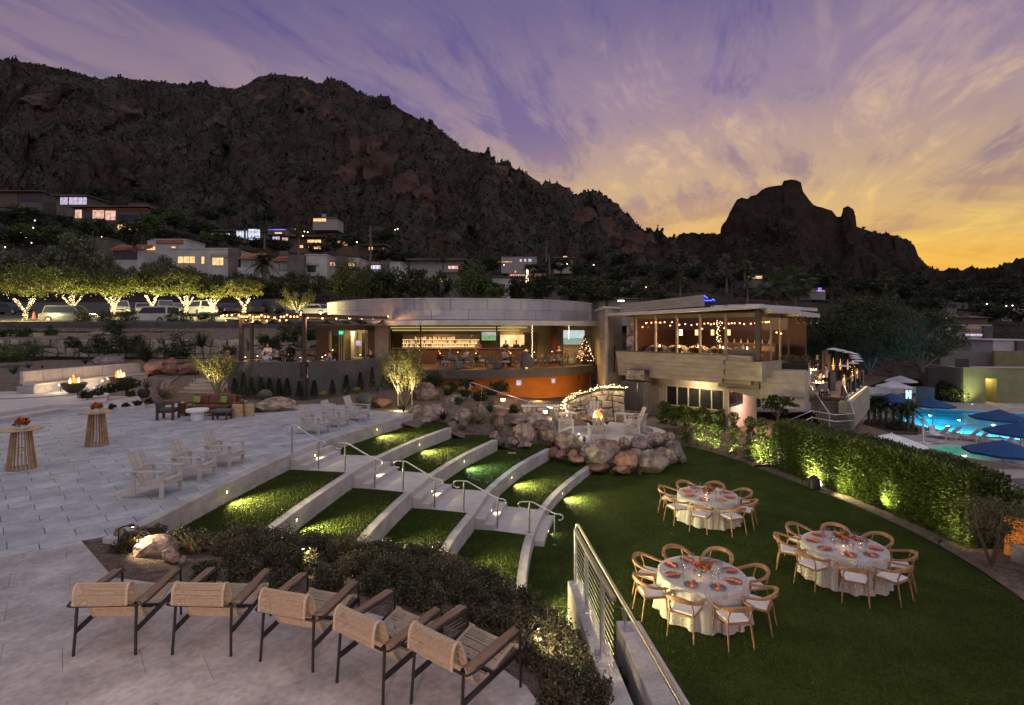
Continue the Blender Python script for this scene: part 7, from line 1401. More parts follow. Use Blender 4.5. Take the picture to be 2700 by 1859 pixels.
F_=[(645,555,905,750,22.7,'big rounded pink boulder at the left end of the fire-pit rock wall','rock'),(455,465,680,700,23.4,'pink boulder left of the rounded one, half shaded','rock'),(205,445,420,705,23.3,'upright pink boulder with the black speaker behind it','rock'),(170,350,560,520,25.0,'broad pink slab boulder behind the upright boulder','rock'),(630,735,755,820,22.0,'small reddish rock below the rounded pink boulder','redrock'),(755,725,880,835,21.8,'small knobbly red rock between wall end and grey boulder','redrock'),(875,680,1010,820,21.9,'angular brown boulder left of the large grey one','greyrock'),(940,690,1250,900,21.5,'large sloping grey boulder at the middle of the rock wall','greyrock'),(990,622,1300,790,22.5,'streaked brown boulder above the large grey one','rock'),(1250,750,1490,955,21.4,'reddish tilted boulder at the front of the rock wall','redrock'),(1375,712,1515,812,21.8,'small pale pink boulder perched at the middle','rock'),(1490,735,1810,968,21.5,'largest speckled grey boulder at the front of the rock wall','greyrock'),(1280,590,1405,720,22.8,'dark brown boulder behind the perched pink one','rock'),(1390,588,1640,745,22.9,'dull brown boulder with dry grass in front','greyrock'),(1660,705,1875,885,22.1,'smooth grey-brown boulder at the right of the rock wall','rock'),(1760,640,1955,850,22.9,'rightmost grey boulder of the rock wall','greyrock'),(1725,540,1855,645,24.1,'small smooth boulder at the top right of the rock wall','rock'),(1555,555,1760,700,23.6,'brown boulder behind the agave on the rock wall','rock'),(985,870,1205,955,21.3,'flat red rock at the foot of the lowest retaining wall','redrock'),(1235,875,1405,968,21.2,'low brown rock at the lawn edge','redrock'),(1375,465,1495,535,25.6,'small boulder at the right of the fire-pit terrace','greyrock'),(1475,490,1645,600,24.9,'dark boulder beside the uplit vines','greyrock'),(560,690,665,795,22.5,'shaded rock behind the fourth retaining wall end','redrock'),(775,800,935,862,21.5,'low red rock before the lowest retaining wall','redrock'),(0,380,110,520,24.2,'pink boulder at the left of the gravel mound','rock'),(145,595,255,690,22.7,'low rubble rock before the upright boulder','rock'),(250,640,400,705,22.6,'flat pink rock below the upright boulder','rock'),(1870,740,1990,850,23.2,'boulder behind the rock wall at its right end','greyrock')]
for q in F_:rock('f',*q)
for q in((1145,935,1240,1055,24.9,'upright pinkish boulder between the grass clumps','rock'),(715,800,905,955,27.6,'big warm-lit boulder right of the uplit desert tree','rock'),(708,945,955,1075,24.3,'broad flat boulder at the terrace corner','rock'),(1048,1045,1112,1115,23.7,'small warm boulder beyond the second retaining wall','rock'),(978,1060,1045,1155,23.0,'shaded boulder at the end of the second retaining wall','greyrock'),(1255,1128,1335,1215,22.8,'boulder at the end of the third retaining wall','rock'),(1000,975,1140,1070,24.6,'pinkish sloping boulder behind the flat terrace boulder','rock'),(440,890,590,975,26.0,'reddish boulder behind the farthest Adirondack chair','redrock'),(215,900,345,980,26.4,'reddish boulder behind the second Adirondack chair','redrock'),(750,1035,870,1080,23.8,'low rock under the flat terrace boulder','rock'),(930,880,1080,960,28.0,'pale weathered boulder in the gravel mound','rock'),(1280,975,1380,1040,25.3,'rust-coloured rock left of the path lamp','redrock'),(1560,1050,1690,1130,24.6,'pinkish boulder beside the black speaker','rock')):rock('2',*q)
for q in((1700,130,1975,228,24.0,'big flat tan boulder at the far terrace edge','rock'),(1640,158,1730,235,23.9,'dark boulder beside the stump tables','greyrock')):rock('5',*q)
for k,q in enumerate(((948,1225,1090,1302,33,'red boulder at the left of the red rock pile'),(1048,1215,1102,1258,33.4,'small red rock atop the left of the red pile'),(1100,1193,1172,1252,33.4,'upright red boulder atop the red pile'),(1088,1238,1192,1302,32.8,'red boulder in the middle of the red rock pile'),(1178,1225,1335,1298,33,'long red boulder at the right of the red pile'),(1162,1203,1200,1245,33.5,'small rock at the back of the red pile'),(1060,1250,1105,1275,32.5,'smallest red rock in front of the red pile'))):rock('1',*q,'redrock',.8,.1,'red rock pile')
rock('1',610,1178,800,1245,37,'flat pale boulder behind the curved bench','greyrock');rock('1',1040,1338,1152,1462,27.6,'warm uplit boulder beside the garden steps','rock');rock('1',548,1013,692,1048,44.6,'long tan rock on the bank below the parking wall','rock');rock('1',700,1015,745,1045,44.6,'small tan rock on the bank below the parking wall','rock')
for q in((752,1015,835,1085,9.7,'small rock at the corner of the planting bed','rock'),(798,1060,965,1115,9.5,'flat rock at the terrace wall end','rock'),(878,1090,1145,1215,9.2,'large warm-lit boulder in the planting bed','rock'),(1078,1165,1182,1235,8.9,'pale lit rock in front of the large lit boulder','rock'),(1138,1203,1212,1245,8.8,'reddish rock beside the pale lit one','redrock'),(1203,1203,1252,1258,8.8,'small grey rock beside the straw grass','greyrock'),(1730,1220,1790,1260,9.2,'small rock at the near end of the second retaining wall','rock'),(1825,1240,1905,1290,9.0,'reddish rock near the shrub band','redrock'),(860,1000,930,1060,10.0,'brown block at the terrace wall corner','redrock')):rock('5',*q,.9,.3,'planting bed rocks')
for q in((858,680,995,795,8.3,'tan rock behind the shrub band at the middle','rock'),(1178,828,1395,905,8.5,'flat tan rock at the lawn-side end of the bed','rock'),(1368,878,1455,945,8.1,'warm-lit rock against the concrete wall','rock')):rock('9',*q,.9,.3,'planting bed rocks')
for k_,(u,v,wp,hp_)in enumerate(((955,420,120,150),(1005,470,130,150),(915,395,80,110),(1065,505,90,110),(905,465,80,100),(985,395,60,70),(1110,520,70,80),(960,510,130,70),(880,345,60,60),(860,300,50,50),(1310,455,60,50),(1475,515,70,50),(1330,480,50,50),(1590,545,50,60),(1600,620,120,110),(1680,660,110,100),(1740,690,110,80),(1540,590,80,80),(80,265,80,60),(330,300,90,60),(560,330,70,60),(700,260,110,70),(800,270,90,80),(1150,430,70,60),(1230,470,60,60),(480,410,90,50),(200,400,90,50),(990,620,80,50),(860,620,70,40))):
    D2=(MPu-u)**2+(MPv-v)**2;D2[:,88:]=1e9;i_,j_=np.unravel_index(np.argmin(D2),D2.shape);Y=MP1[i_,j_,1];s=Y/F;me=rockmesh(k_%14,4).copy();co=np.array([v_.co*(1+.30*mn.ridged_multi_fractal(v_.co*3.1+Vector((k_,0,0)),1,2.1,6,1,2)-.35)for v_ in me.vertices]);me.vertices.foreach_set('co',co.astype(np.float32).ravel());me.materials.append(MT('cliff' if k_<10 or 13<k_<18 else 'mount'));o=bpy.data.objects.new('rock_outcrop',me);COL.objects.link(o);p=at(u,v,Y);o.location=p+Vector((0,wp*s*.28,0));o.scale=(wp*s,wp*s*.8,hp_*s);o.rotation_euler=(0,.15*math.sin(k_*2.1),.4*math.sin(k_*1.3));o['kind']='structure'
# speaker on the rock, irrigation cover, drain grate
sp_=thing('garden_speaker','dark green dome garden speaker on the boulders','speaker',d('f',338,470,23.9));MB().lathe([(.14,-.12),(.15,0),(.14,.14),(.10,.20),(.02,.22)],18).build('dome','black',sp_,True);MB().lathe([(.152,.02),(.148,.11)],18,cap=False).build('grille','darksteel',sp_,True)
p=g('2',1415,1275,T[3]);tag(MB().box((p.x,p.y,p.z+.008),(.34,.26,.015)).build('valve_cover','stump',None,False,.004),'small tan valve box cover set in the third turf strip','cover')
tag(MB().lathe([(.2,.02),(.2,.05),(.05,.06)],18,g('6',905,1360,T[3]+.25)).build('valve_cover','greenpillow'),'round green valve cover behind the shrub band','cover')
dg=thing('drain_grate','rusty slotted drain grate in the planting bed behind the rope chairs','grate',g('9',590,790,2.02),R(-38));[MB().b2(-.3+k*.06,-.27+k*.06,-.22,.22,0,.02).build('bar','brownstucco',dg)for k in range(11)];[MB().b2(-.31,.35,y,y+.03,.003,.023).build('frame_bar','brownstucco',dg)for y in(-.24,.22)]
# ================================================================ planting
rr=random.Random(12)
k=0;BS=[];ORD='first second third fourth fifth sixth seventh eighth ninth tenth eleventh twelfth thirteenth fourteenth fifteenth sixteenth seventeenth eighteenth nineteenth twentieth'.split();ORD+=['twenty-'+q for q in ORD[:9]]+['thirtieth']+['thirty-'+q for q in ORD[:9]]
for i in range(2,33):
    for j,t_ in enumerate((.45,.72,.95,.22)):
        if j==3:
            if i>8 and i%2:BS.append((i,t_))
            continue
        if(i*3+j)%2==0 and j<2 or(i<7 and j==2)or(i<8 and j==0 and i>4):continue
        BS.append((i,t_))
for n_,(i,t_)in enumerate(BS):
    row=BED[i];s=t_*11;a=min(10,int(s));p=row[a]+(row[a+1]-row[a])*(s-a)+np.array((rr.uniform(-.12,.12),rr.uniform(-.12,.12),-.03));near=i/33
    w='left end' if i<9 else 'left middle' if i<16 else 'middle' if i<22 else 'right middle' if i<27 else 'right end'
    r_=rr.uniform(.34,.46)*(.7 if t_<.3 else 1.0 if i>6 else.8);row_='chair-side' if t_<.3 else 'terrace-side' if t_<.6 else 'centre' if t_<.8 else 'turf-side'
    shrub('bed_shrub','small-leaved bed shrub, %s from the left in the %s row'%(ORD[sum(1 for q in BS[:n_]if q[1]==t_)],row_),p,(r_,r_*rr.uniform(.75,.95)),'shrub',3000,.02,100+n_,'planting bed shrubs',46,'shrub',.5,7,.3)
tuft('ornamental_grass','straw-coloured arching grass beside the large lit boulder',g('5',1290,1235,1.75),.62,90,'straw',.006,1.2,3);tuft('ornamental_grass','wispy straw grass left of the straw clump',g('5',1120,1170,1.8),.4,30,'straw',.005,1.2,4)
for x,y,Y,h,w in((1150,1090,23.9,.85,'left of the upright pinkish boulder'),(1275,1095,23.7,.85,'right of the upright pinkish boulder'),(1825,1230,22.9,.7,'between the upright and rounded boulders')):p=d('2',x,y,Y);tuft('ornamental_grass','fountain of straw grass '+w,p,h,150,'straw',.008,.8,int(x),'rock garden grasses')
for fr,x,y,Y,h,n_,w,lm in(('l',150,690,30.5,.75,40,'left behind the curved bench','agave'),('l',310,625,34,.55,34,'above the curved bench','agave'),('l',465,625,34.5,.4,20,'small, above the curved bench','agave'),('l',1590,560,35.5,1.9,150,'big dark yucca above the red rock pile','darkleaf'),('l',2200,400,39,1.6,110,'big dark yucca before the long stone wall','darkleaf'),('l',930,580,36,.6,30,'beside the flat pale boulder','darkleaf'),('l',1600,850,26.6,.75,34,'in the black pot','agave'),('b',30,850,30.5,.5,22,'near the right end of the pergola wall','agave'),('p',1545,1110,27.6,.5,22,'below the pergola wall','agave'),('p',1925,1080,28.6,.45,22,'right below the pergola wall','agave'),('p',2000,1040,29.2,.45,20,'farther right below the pergola wall','agave'),('f',930,640,22.2,.4,26,'on top of the rock wall','agave'),('f',1740,690,22.7,.5,34,'at the right of the rock wall','agave'),('f',1500,965,21.2,.3,22,'at the lawn edge of the rock wall','agave'),('f',1210,960,21.2,.25,16,'small at the foot of the rock wall','agave'),('2',1270,1000,25.2,.75,40,'on a short trunk in the rock garden','agave'),('2',950,1050,24.0,.6,60,'dark tuft beside the flat boulder','darkleaf'),('2',680,990,24.6,.45,50,'grey tuft under the uplit desert tree','agave'),('2',530,820,29.5,.5,20,'below the end of the pergola wall','agave'),('f',105,690,22.6,.3,30,'grass tuft at the third wall end','darkleaf')):
    tuft('agave' if lm=='agave' else 'yucca','spiky rosette plant '+w if 'yucca' not in w else w,d(fr,x,y,Y),h,n_,lm,.03 if h>.5 else.02,.75,int(x+y),'spiky desert plants','agave' if lm=='agave' else 'yucca',.8)
po=thing('plant_pot','black round pot on the gravel beside the garden steps','pot',d('l',1570,945,26.6));MB().lathe([(.16,0),(.25,.12),(.25,.34),(.2,.42),(.18,.40)],20).build('pot_body','black',po,True)
SHR=[('l',70,290,44,.9,'darkleaf','dark shrub at the left before the parking wall'),('l',280,320,43.5,.9,'darkleaf','leafy shrub second before the parking wall'),('l',570,290,45,.8,'darkleaf','shrub third before the parking wall'),('l',90,560,36.5,1.1,'green','loose leafy shrub left before the long stone wall'),('l',300,500,40,1.0,'green','loose leafy shrub second before the long stone wall'),('l',790,400,40.5,.7,'darkleaf','small shrub hanging over the long stone wall'),('l',1050,460,40,1.1,'darkleaf','dense dark shrub before the long stone wall'),('l',1320,460,40,1.5,'darkleaf','tall dark shrub left of the big yucca'),('l',1920,500,38,1.4,'darkleaf','dark mounded shrub above the red rock pile'),('l',1950,170,49,1.3,'darkleaf','dark shrub on the parking wall at the pergola'),('l',2260,160,49,1.0,'darkleaf','dark shrub behind the pergola corner'),('l',900,130,48.6,1.0,'shrub','twiggy shrub on the parking wall, left of three'),('l',1150,120,48.6,1.0,'shrub','twiggy shrub on the parking wall, middle of three'),('l',1400,115,48.6,.9,'shrub','twiggy shrub on the parking wall, right of three'),('l',1250,240,45.5,1.0,'darkleaf','dark shrub below the twiggy wall shrubs'),
       ('l',950,950,25.8,.38,'darkleaf','low dark shrub nearest the patio step'),('l',1080,915,26.6,.42,'darkleaf','low dark shrub second from the patio step'),('l',1210,890,27.2,.42,'darkleaf','low dark shrub third from the patio step'),('l',1330,870,27.6,.42,'darkleaf','low dark shrub before the farther fire bowl'),('l',1450,840,28.2,.42,'darkleaf','low dark shrub left of the black pot'),('l',1420,930,26.4,.25,'darkleaf','tiny shrub below the black pot'),('l',1220,1070,24.4,.2,'darkleaf','flat cushion plant at the terrace edge, first'),('l',1370,1055,24.7,.18,'darkleaf','flat cushion plant at the terrace edge, second'),('l',1500,1030,25.1,.2,'darkleaf','flat cushion plant at the terrace edge, third'),('l',1625,1005,25.6,.2,'darkleaf','flat cushion plant at the terrace edge, fourth'),
       ('p',600,560,37.6,1.0,'darkleaf','dark bush behind the waiter'),('p',830,470,39.6,1.2,'darkleaf','dark bush above the pergola stone wall'),('p',1080,450,39.6,1.0,'darkleaf','dark bush right above the pergola stone wall'),('p',110,640,34,.6,'darkleaf','bush at the left end of the pergola patio'),
       ('b',720,900,31,.5,'darkleaf','dark shrub below the bar slab, left'),('b',880,880,31.6,.55,'darkleaf','dark shrub below the bar slab, middle'),('b',1150,930,30.6,.6,'darkleaf','dark shrub beside the orange wall'),('b',560,840,32.4,.7,'darkleaf','dark shrub under the bar slab behind the uplit tree'),('b',1250,900,31.8,.55,'darkleaf','dark shrub against the orange wall'),('2',1200,920,27,.45,'darkleaf','dark low shrub with white flowers near the path lamp'),('2',1100,890,28,.35,'darkleaf','dark low shrub behind the rock garden'),('2',1430,1000,26,.35,'darkleaf','white-flowering low shrub before the low rubble wall'),('2',1060,940,25.6,.3,'agave','small dark cactus clump in the gravel mound'),('2',980,880,28.4,.25,'darkleaf','little shrub beside the golden barrel cactus')]
for n_,(fr,x,y,Y,r_,lm,lab)in enumerate(SHR):shrub('garden_shrub',lab,d(fr,x,y,Y),(r_,r_*.85),lm,int(700+900*r_),.03+.035*r_,300+n_,'garden shrubs',26,'shrub',.45,5)
# staked climbers along the pergola wall
for n_,(x,yb,hh)in enumerate(((180,1110,200),(285,1125,280),(385,1130,230),(500,1130,230),(605,1135,230),(720,1135,220),(820,1130,220),(970,1140,190),(1150,1130,190),(1370,1110,180),(1550,1080,210),(1715,1050,210),(1860,1030,260),(2010,990,230))):
    Y=28.2 if x<1100 else 28.4+(x-1100)/900*2.6;p=d('p',x,yb,Y);h=hh*.2157/F*Y;t=thing('staked_climber','dark columnar climber at the pergola wall, %s from the left'%('first','second','third','fourth','fifth','sixth','seventh','eighth','ninth','tenth','eleventh','twelfth','thirteenth','fourteenth')[n_],'climber',p,0,'climbers along the pergola wall');q=rng.random(650);a=rng.random(650)*6.283;rad=(.19*(1-q)**.6+.03)*np.sqrt(rng.random(650))
    leaves('foliage',np.stack([rad*np.cos(a),rad*np.sin(a),q*h],1),.04,'darkleaf',t,.5);MB().tube([(0,.05,0),(.02,.05,h*1.15)],.012,5).build('stake','stump',t)
# cacti
def barrel(lab,p,r_,mt='acacia'):
    t=thing('barrel_cactus',lab,'cactus',p,0,'barrel cacti');MB().lathe([(max(.02,r_*math.sin(q)),r_*.8*(1-math.cos(q))-.05)for q in np.linspace(.3,3.1,12)],72,wob=lambda a,j:1+.06*math.cos(18*a)).build('ribbed_body',mt,t,'all');leaves('spines',unit(160)*r_*np.array((1.05,1.05,.85))+np.array((0,0,r_*.75)),r_*.12,'straw',t,.08)
barrel('golden barrel cactus in the gravel, left of the pair',d('2',970,845,29.5),.2);barrel('golden barrel cactus in the gravel, right of the pair',d('2',1073,862,29),.24);barrel('low golden cactus below the pergola wall',d('p',1262,1135,27.4),.2);barrel('low golden cactus right below the pergola wall',d('p',1670,1085,28),.2);barrel('grey round cactus behind the flat tan boulder',d('5',1800,135,26),.32,'agave');barrel('tall fuzzy grey cactus behind the Adirondack chairs',d('2',410,940,25.2),.34,'agave')
# uplit trees
def uplit(label,base,h,rad,lm,seed,e,n=3600,vase=False,ls=.035,stems=7):
    t=thing('uplit_tree',label,'tree',base);r=random.Random(seed);mb=MB();V=[]
    for q in range(stems):
        a=q*6.283/stems+r.random();tip=Vector((math.cos(a)*rad*r.uniform(.4,.95),math.sin(a)*rad*r.uniform(.4,.9),h*r.uniform(.68,1.0)));b0=Vector((.05*math.cos(a),.05*math.sin(a),0));limb(mb,b0,tip,.035,.008,6,.10,seed*5+q)
        for s in range(5):
            f0=r.uniform(.35,.8);bb=b0.lerp(tip,f0);tt=bb+Vector((r.uniform(-1,1)*rad*.4,r.uniform(-1,1)*rad*.4,h*r.uniform(.1,.3)));limb(mb,bb,tt,.012,.004,4,.1,s+q*9)
            for z in range(n//(stems*5)):f_=r.random()**.6;pnt=bb.lerp(tt,f_);V.append((pnt.x+r.gauss(0,rad*.07),pnt.y+r.gauss(0,rad*.07),pnt.z+r.gauss(0,rad*.07)))
    mb.build('trunk','bark',t,True);leaves('crown',V,ls,lm,t,.3)
    f=thing('spotlight','black spotlight below the '+label,'spotlight',Vector(base)+Vector((.1,-1.7,0)),0,'plant spotlights');MB().tube([(0,0,0),(0,0,.12)],.01,6).build('stake','black',f);MB().tube([(0,0,.12),(0,.06,.2)],[.04,.05],10).build('housing','black',f);MB().disc((0,.063,.204),(0,.6,.8),.04).build('lens','globe',f);lamp('SPOT',(0,.09,.24),e,(1,.83,.48),f,.03,(-.05,.92,1),68,.8);lamp('POINT',(-.1,.35,.12),e*.03,(1,.83,.48),f,.05);return t
b1=d('1',1475,1445,27.6);uplit('loose grey-green olive tree behind the brown sofa',b1,2.4,1.3,'acacia',4,700,6500,False,.045,9)
b2_=d('2',690,935,26.4);b2_.z=HG(b2_.x,b2_.y);t=uplit('vase-shaped desert tree with copper stakes at the terrace edge',b2_,3.2,1.5,'acacia',9,1500,8500,True,.042,10)
for x in(642,737):a=d('2',x,950,26.0);tag(MB().tube([a,a+Vector((0,0,1.45))],.022,6).build('tree_stake','slat'),'copper-coloured stake %s of the vase-shaped desert tree'%('left' if x<700 else 'right'),'stake','tree stakes')
def spot(label,p,aim,e,col=(1,.86,.50),cone=80,h=.22,size=.03):
    f=thing('spotlight',label,'spotlight',p,0,'plant spotlights');a=Vector(aim).normalized();MB().tube([(0,0,0),(0,0,h)],.010,6).build('stake','black',f);c=Vector((0,0,h));MB().tube([c-a*.05,c+a*.05],[.03,.042],10).build('housing','black',f,True);MB().disc(c+a*.052,a,.035).build('lens','globe',f);lamp('SPOT',c+a*.08,e*9,col,f,size,a,cone+20,1);return f
def hooklight(label,p,aim,e):
    f=thing('path_light',label,'path light',p,0,'black hooked path lights');a=Vector(aim).normalized();s=Vector((a.x,a.y,0)).normalized();MB().tube([(0,0,0),(0,0,.50),s*.04+Vector((0,0,.55)),s*.16+Vector((0,0,.57))],.012,6).build('stem','black',f,True);c=s*.16+Vector((0,0,.565));MB().tube([c,c+s*.07],.028,8).build('head','black',f);MB().disc(c+s*.05+Vector((0,0,-.029)),(0,0,-1),.022).build('lens','globe',f);lamp('SPOT',c+s*.06+Vector((0,0,-.05)),e,(1,.80,.48),f,.02,a,120,.7)
p=g('5',785,1205,1.95);hooklight('black hooked path light over the lit boulder at the left of the bed',Vector((p.x+.05,p.y,1.9)),(.9,.25,-.9),60)
p=g('9',170,560,1.9);hooklight('black hooked path light in the shrub band behind the third rope chair',Vector((g('8',1705,590,1.9).x,g('8',1705,590,1.9).y,1.8)),(.7,.5,-.6),30)
p=g('9',1130,1160,1.75);hooklight('black hooked path light at the right end of the bed',p,(.5,.6,-.7),55)
# ================================================================ hedge and vines on the right
HC=[p for p in offset(LE,.62)if 14.1<p.y<22.5];HB_=offset(HC,1.15)
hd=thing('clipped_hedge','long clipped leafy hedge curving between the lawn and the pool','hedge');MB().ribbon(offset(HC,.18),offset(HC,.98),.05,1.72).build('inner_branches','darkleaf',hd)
V=[];D_=[];nH=len(HC);r=np.random.default_rng(4)
def hp(i,w,z):a=HC[min(i,nH-1)];b=HB_[min(i,nH-1)];return a.lerp(b,w)
for k in range(46000):
    s=r.random()*(nH-1.001);i=int(s);a=HC[i].lerp(HC[i+1],s-i);b=HB_[i].lerp(HB_[i+1],s-i);o=(a-b).normalized();q=r.random();z=r.random()*1.95;bump_=.06*mn.noise(Vector((s*.9,z*2.2,0)))+.04*mn.noise(Vector((s*2.5,z*5,4)))
    if q<.56:p_=a+o*(bump_+r.normal()*.04);dd=(o.x,o.y,.35)
    elif q<.86:w=r.random();p_=a.lerp(b,w);z=1.93+bump_*1.1+r.normal()*.04+.03*math.sin(s);dd=(0,0,1)
    else:
        e_=HC[0]if r.random()<.5 else HC[-1];j=0 if e_ is HC[0]else nH-1;w=r.random();tv_=(HC[1]-HC[0]).normalized()if j==0 else(HC[-2]-HC[-1]).normalized();p_=HC[j].lerp(HB_[j],w)-tv_*(.12+bump_);dd=(-tv_.x,-tv_.y,.3)
    V.append((p_.x,p_.y,z+.02));D_.append(dd)
leaves('foliage',V,.046,'hedge',hd,.44,dirs=np.array(D_)+.35*unit(len(D_)),kind='stuff')
for k in range(26):s=r.random()*(nH-1);i=int(s);p_=HC[i].lerp(HB_[i],r.random());MB().tube([(p_.x,p_.y,1.8),(p_.x+r.normal()*.04,p_.y,2.05+r.random()*.12)],[.006,.002],4).build('shoot','green',hd)
fl_=thing('floodlight','large black floodlight at the foot of the hedge','floodlight',(10.98,19.55,.02),R(-8));MB().lathe([(.21,0),(.20,.2),(.17,.36),(.09,.44),(.01,.46)],18).build('hood','black',fl_,True);MB().box((0,0,.015),(.5,.4,.03)).build('base','black',fl_);MB().disc((.212,.04,.2),(1,.1,.2),.11).build('lens','globe',fl_)
lamp('SPOT',(.1,-.5,.22),620,(1,.88,.42),fl_,.05,(1,-.5,.45),125,1);lamp('SPOT',(.05,.5,.22),480,(1,.88,.42),fl_,.05,(1,.5,.45),125,1)
for k,(u,v,w,aim,e)in enumerate(((1874,1196,'before the uplit vines',(.5,.7,.55),26),(1980,1231,'left before the hedge',(.9,.35,.5),55),(2115,1280,'between the left spotlight and the floodlight',(.9,.2,.5),38),(2308,1348,'right of the floodlight',(.95,-.2,.5),45),(2475,1450,'near the right end of the hedge, added for its light',(.9,.2,.5),14))):p=on(u,v,0);spot('small black spotlight on the lawn edging '+w,p+Vector((.02,.0,.01)),aim,e,(1,.88,.45),100)  # last spotlight is added for more even light along the hedge
VN=[(640,1120,28.6,1.5,'first'),(715,1135,28.2,1.3,'second'),(800,1205,26.8,1.6,'third'),(900,1225,26.3,1.5,'fourth'),(1000,1245,25.8,1.6,'fifth'),(1120,1285,24.9,1.9,'sixth'),(1230,1285,24.6,1.7,'seventh'),(1310,1350,23.3,1.9,'eighth'),(1250,1340,23.6,.9,'ninth, low'),(1360,1330,23.4,1.0,'tenth, low')]
for n_,(x,y,Y,h,w)in enumerate(VN):
    p=d('3',x,y,Y);p.z=max(p.z,0);t=thing('uplit_climber','loose leafy climber on a stake between path and lawn, %s from the door'%w,'climber',p,0,'climbers beside the lower path');q=rng.random(1100)**.8;a=rng.random(1100)*6.283;rad=(.16+.22*(1-q))*np.sqrt(rng.random(1100))*(1+.5*np.sin(q*17+n_));leaves('foliage',np.stack([rad*np.cos(a),rad*np.sin(a),q*h+.05],1),.052,'green',t,.5);MB().tube([(0,0,0),(0,0,h*.95)],.012,5).build('stake','bark',t)
    if n_ in(1,3,5,7):spot('small black spotlight below the %s climber of the lower path'%w.split(',')[0],p+Vector((-.35,-.45,0)),(.5,.6,1),20,(1,.85,.42),90,.15)
gh=thing('wall_hedge','climbing hedge under the lower restaurant windows','hedge');V=[]
for k in range(7000):
    t_=rng.random();q=rng.random();pp=RA+re_*(wx0-.1+(wx1-wx0+.3)*t_)+rn*(LO-.22-.10*rng.random()+.08*math.sin(t_*30));V.append((pp.x,pp.y,.3+q*(1.02+.12*math.sin(t_*21))))
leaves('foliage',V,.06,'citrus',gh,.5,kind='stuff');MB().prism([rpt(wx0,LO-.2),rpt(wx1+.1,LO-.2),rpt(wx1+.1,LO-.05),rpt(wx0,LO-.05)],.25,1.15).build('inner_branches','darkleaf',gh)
mg=tree('magnolia','dark broad-leaved small tree under the deck parapet',d('3',1420,1085,26.4),1.5,.95,'darkleaf',420,.12,.04,20,.3,14)
bb_=thing('copper_bush','fine-twigged brownish bush at the right end of the hedge','shrub',(11.75,13.2,.02));P_=blob(9000,(.72,.66,.82),80,.26,5,.4);P_[:,2]+=1.15;leaves('foliage',P_,.020,'shrub',bb_,.5);mb=MB();[limb(mb,(0,0,0),(.5*math.cos(q*1.1),.5*math.sin(q*1.1),1.5),.03,.005,5,.1,q)for q in range(7)];mb.build('stems','bark',bb_)
def column_cactus(lab,p,cols):
    t=thing('columnar_cactus',lab,'cactus',p,0,'columnar cacti')
    for x,y,h,r_,ln in cols:MB().lathe([(r_*.8,0),(r_,h*.2),(r_,h*.75),(r_*.85,h*.92),(r_*.4,h)],24,(x,y,0),wob=lambda a,j:1+.16*math.cos(8*a)).build('stem','agave',t)
column_cactus('tall ribbed columnar cactus at the right edge of the frame',(12.35,12.6,0),[(0,0,2.2,.12,0),(.3,.1,1.7,.11,0),(-.22,-.2,.75,.1,0)]);column_cactus('low ribbed cactus clump before the tall cactus',(12.0,11.9,0),[(0,0,.7,.1,0),(.2,.05,.9,.1,0)])
tag(MB().ribbon([V2(12.7,13.9),V2(13.2,13.0),V2(13.6,11.5)],[V2(12.95,14.1),V2(13.5,13.1),V2(13.9,11.5)],-1,.95).build('garden_wall','orange'),'low orange garden wall at the right edge','wall');tag(MB().ribbon([V2(12.5,13.5),V2(12.95,12.7),V2(13.2,11.5)],[V2(12.7,13.7),V2(13.15,12.8),V2(13.45,11.5)],-1,.4).build('garden_wall','concrete'),'low grey kerb wall before the orange wall','wall')
gf=thing('fern_shrub','bright lit feathery shrub over the orange wall','shrub',(13.6,14.6,.2));leaves('foliage',blob(1500,(1.0,.8,.5),20,.3,5)+np.array((0,0,.9)),.09,'green',gf,.2);lamp('POINT',(-.2,-.4,.5),4,(1,.85,.4),gf,.1);MB().tube([(0,0,-1),(0,0,.8)],.05,6).build('stems','bark',gf)
# ================================================================ pool terrace
ZD=-2.3
go_=lambda x,y,z=ZD:g('o',x,y,z)
mat('pooldeck',(.33,.30,.275),.75,vs=1.2,col2=(.43,.395,.365),bump=.2,bs=20,grain=.2);mat('pooltile',(.05,.44,.62),.4,vs=1.5,col2=(.09,.54,.72));mat('spatile',(.30,.62,.52),.4,vs=2)
def water(name,tint):
    m=glass(name,tint,.02,.03);t=m.node_tree
    for n in t.nodes:
        if n.type=='MATH' and n.operation=='MULTIPLY_ADD':n.inputs[1].default_value=.45
    tcn=N(t,'ShaderNodeTexCoord');no=N(t,'ShaderNodeTexNoise',i_Scale=1.6,i_Detail=3);t.links.new(tcn.outputs['Object'],no.inputs['Vector']);bp=N(t,'ShaderNodeBump',i_Strength=.25,i_Distance=.15);t.links.new(no.outputs[0],bp.inputs['Height'])
    for n in t.nodes:
        if n.type=='BSDF_GLOSSY':t.links.new(bp.outputs[0],n.inputs['Normal'])
water('water',(.45,.92,1.0));water('spawater',(.6,.97,.88))
pool=[go_(*q)for q in((1195,725),(1280,765),(1400,800),(1560,838),(1750,868),(2000,898),(2330,935),(2800,985),(2900,790),(2600,722),(2318,700),(2050,686),(1760,668),(1600,660),(1470,655),(1330,660),(1230,685))];pool=[(p.x,p.y)for p in pool]
spa=[(29.7+2.15*math.cos(q),35.3+1.8*math.sin(q))for q in np.linspace(0,6.283,41)[:-1]]
outer=[(13.2,24),(15,17),(30,12),(90,14),(95,90),(27,90),(22,48),(19,40),(18.2,34)]
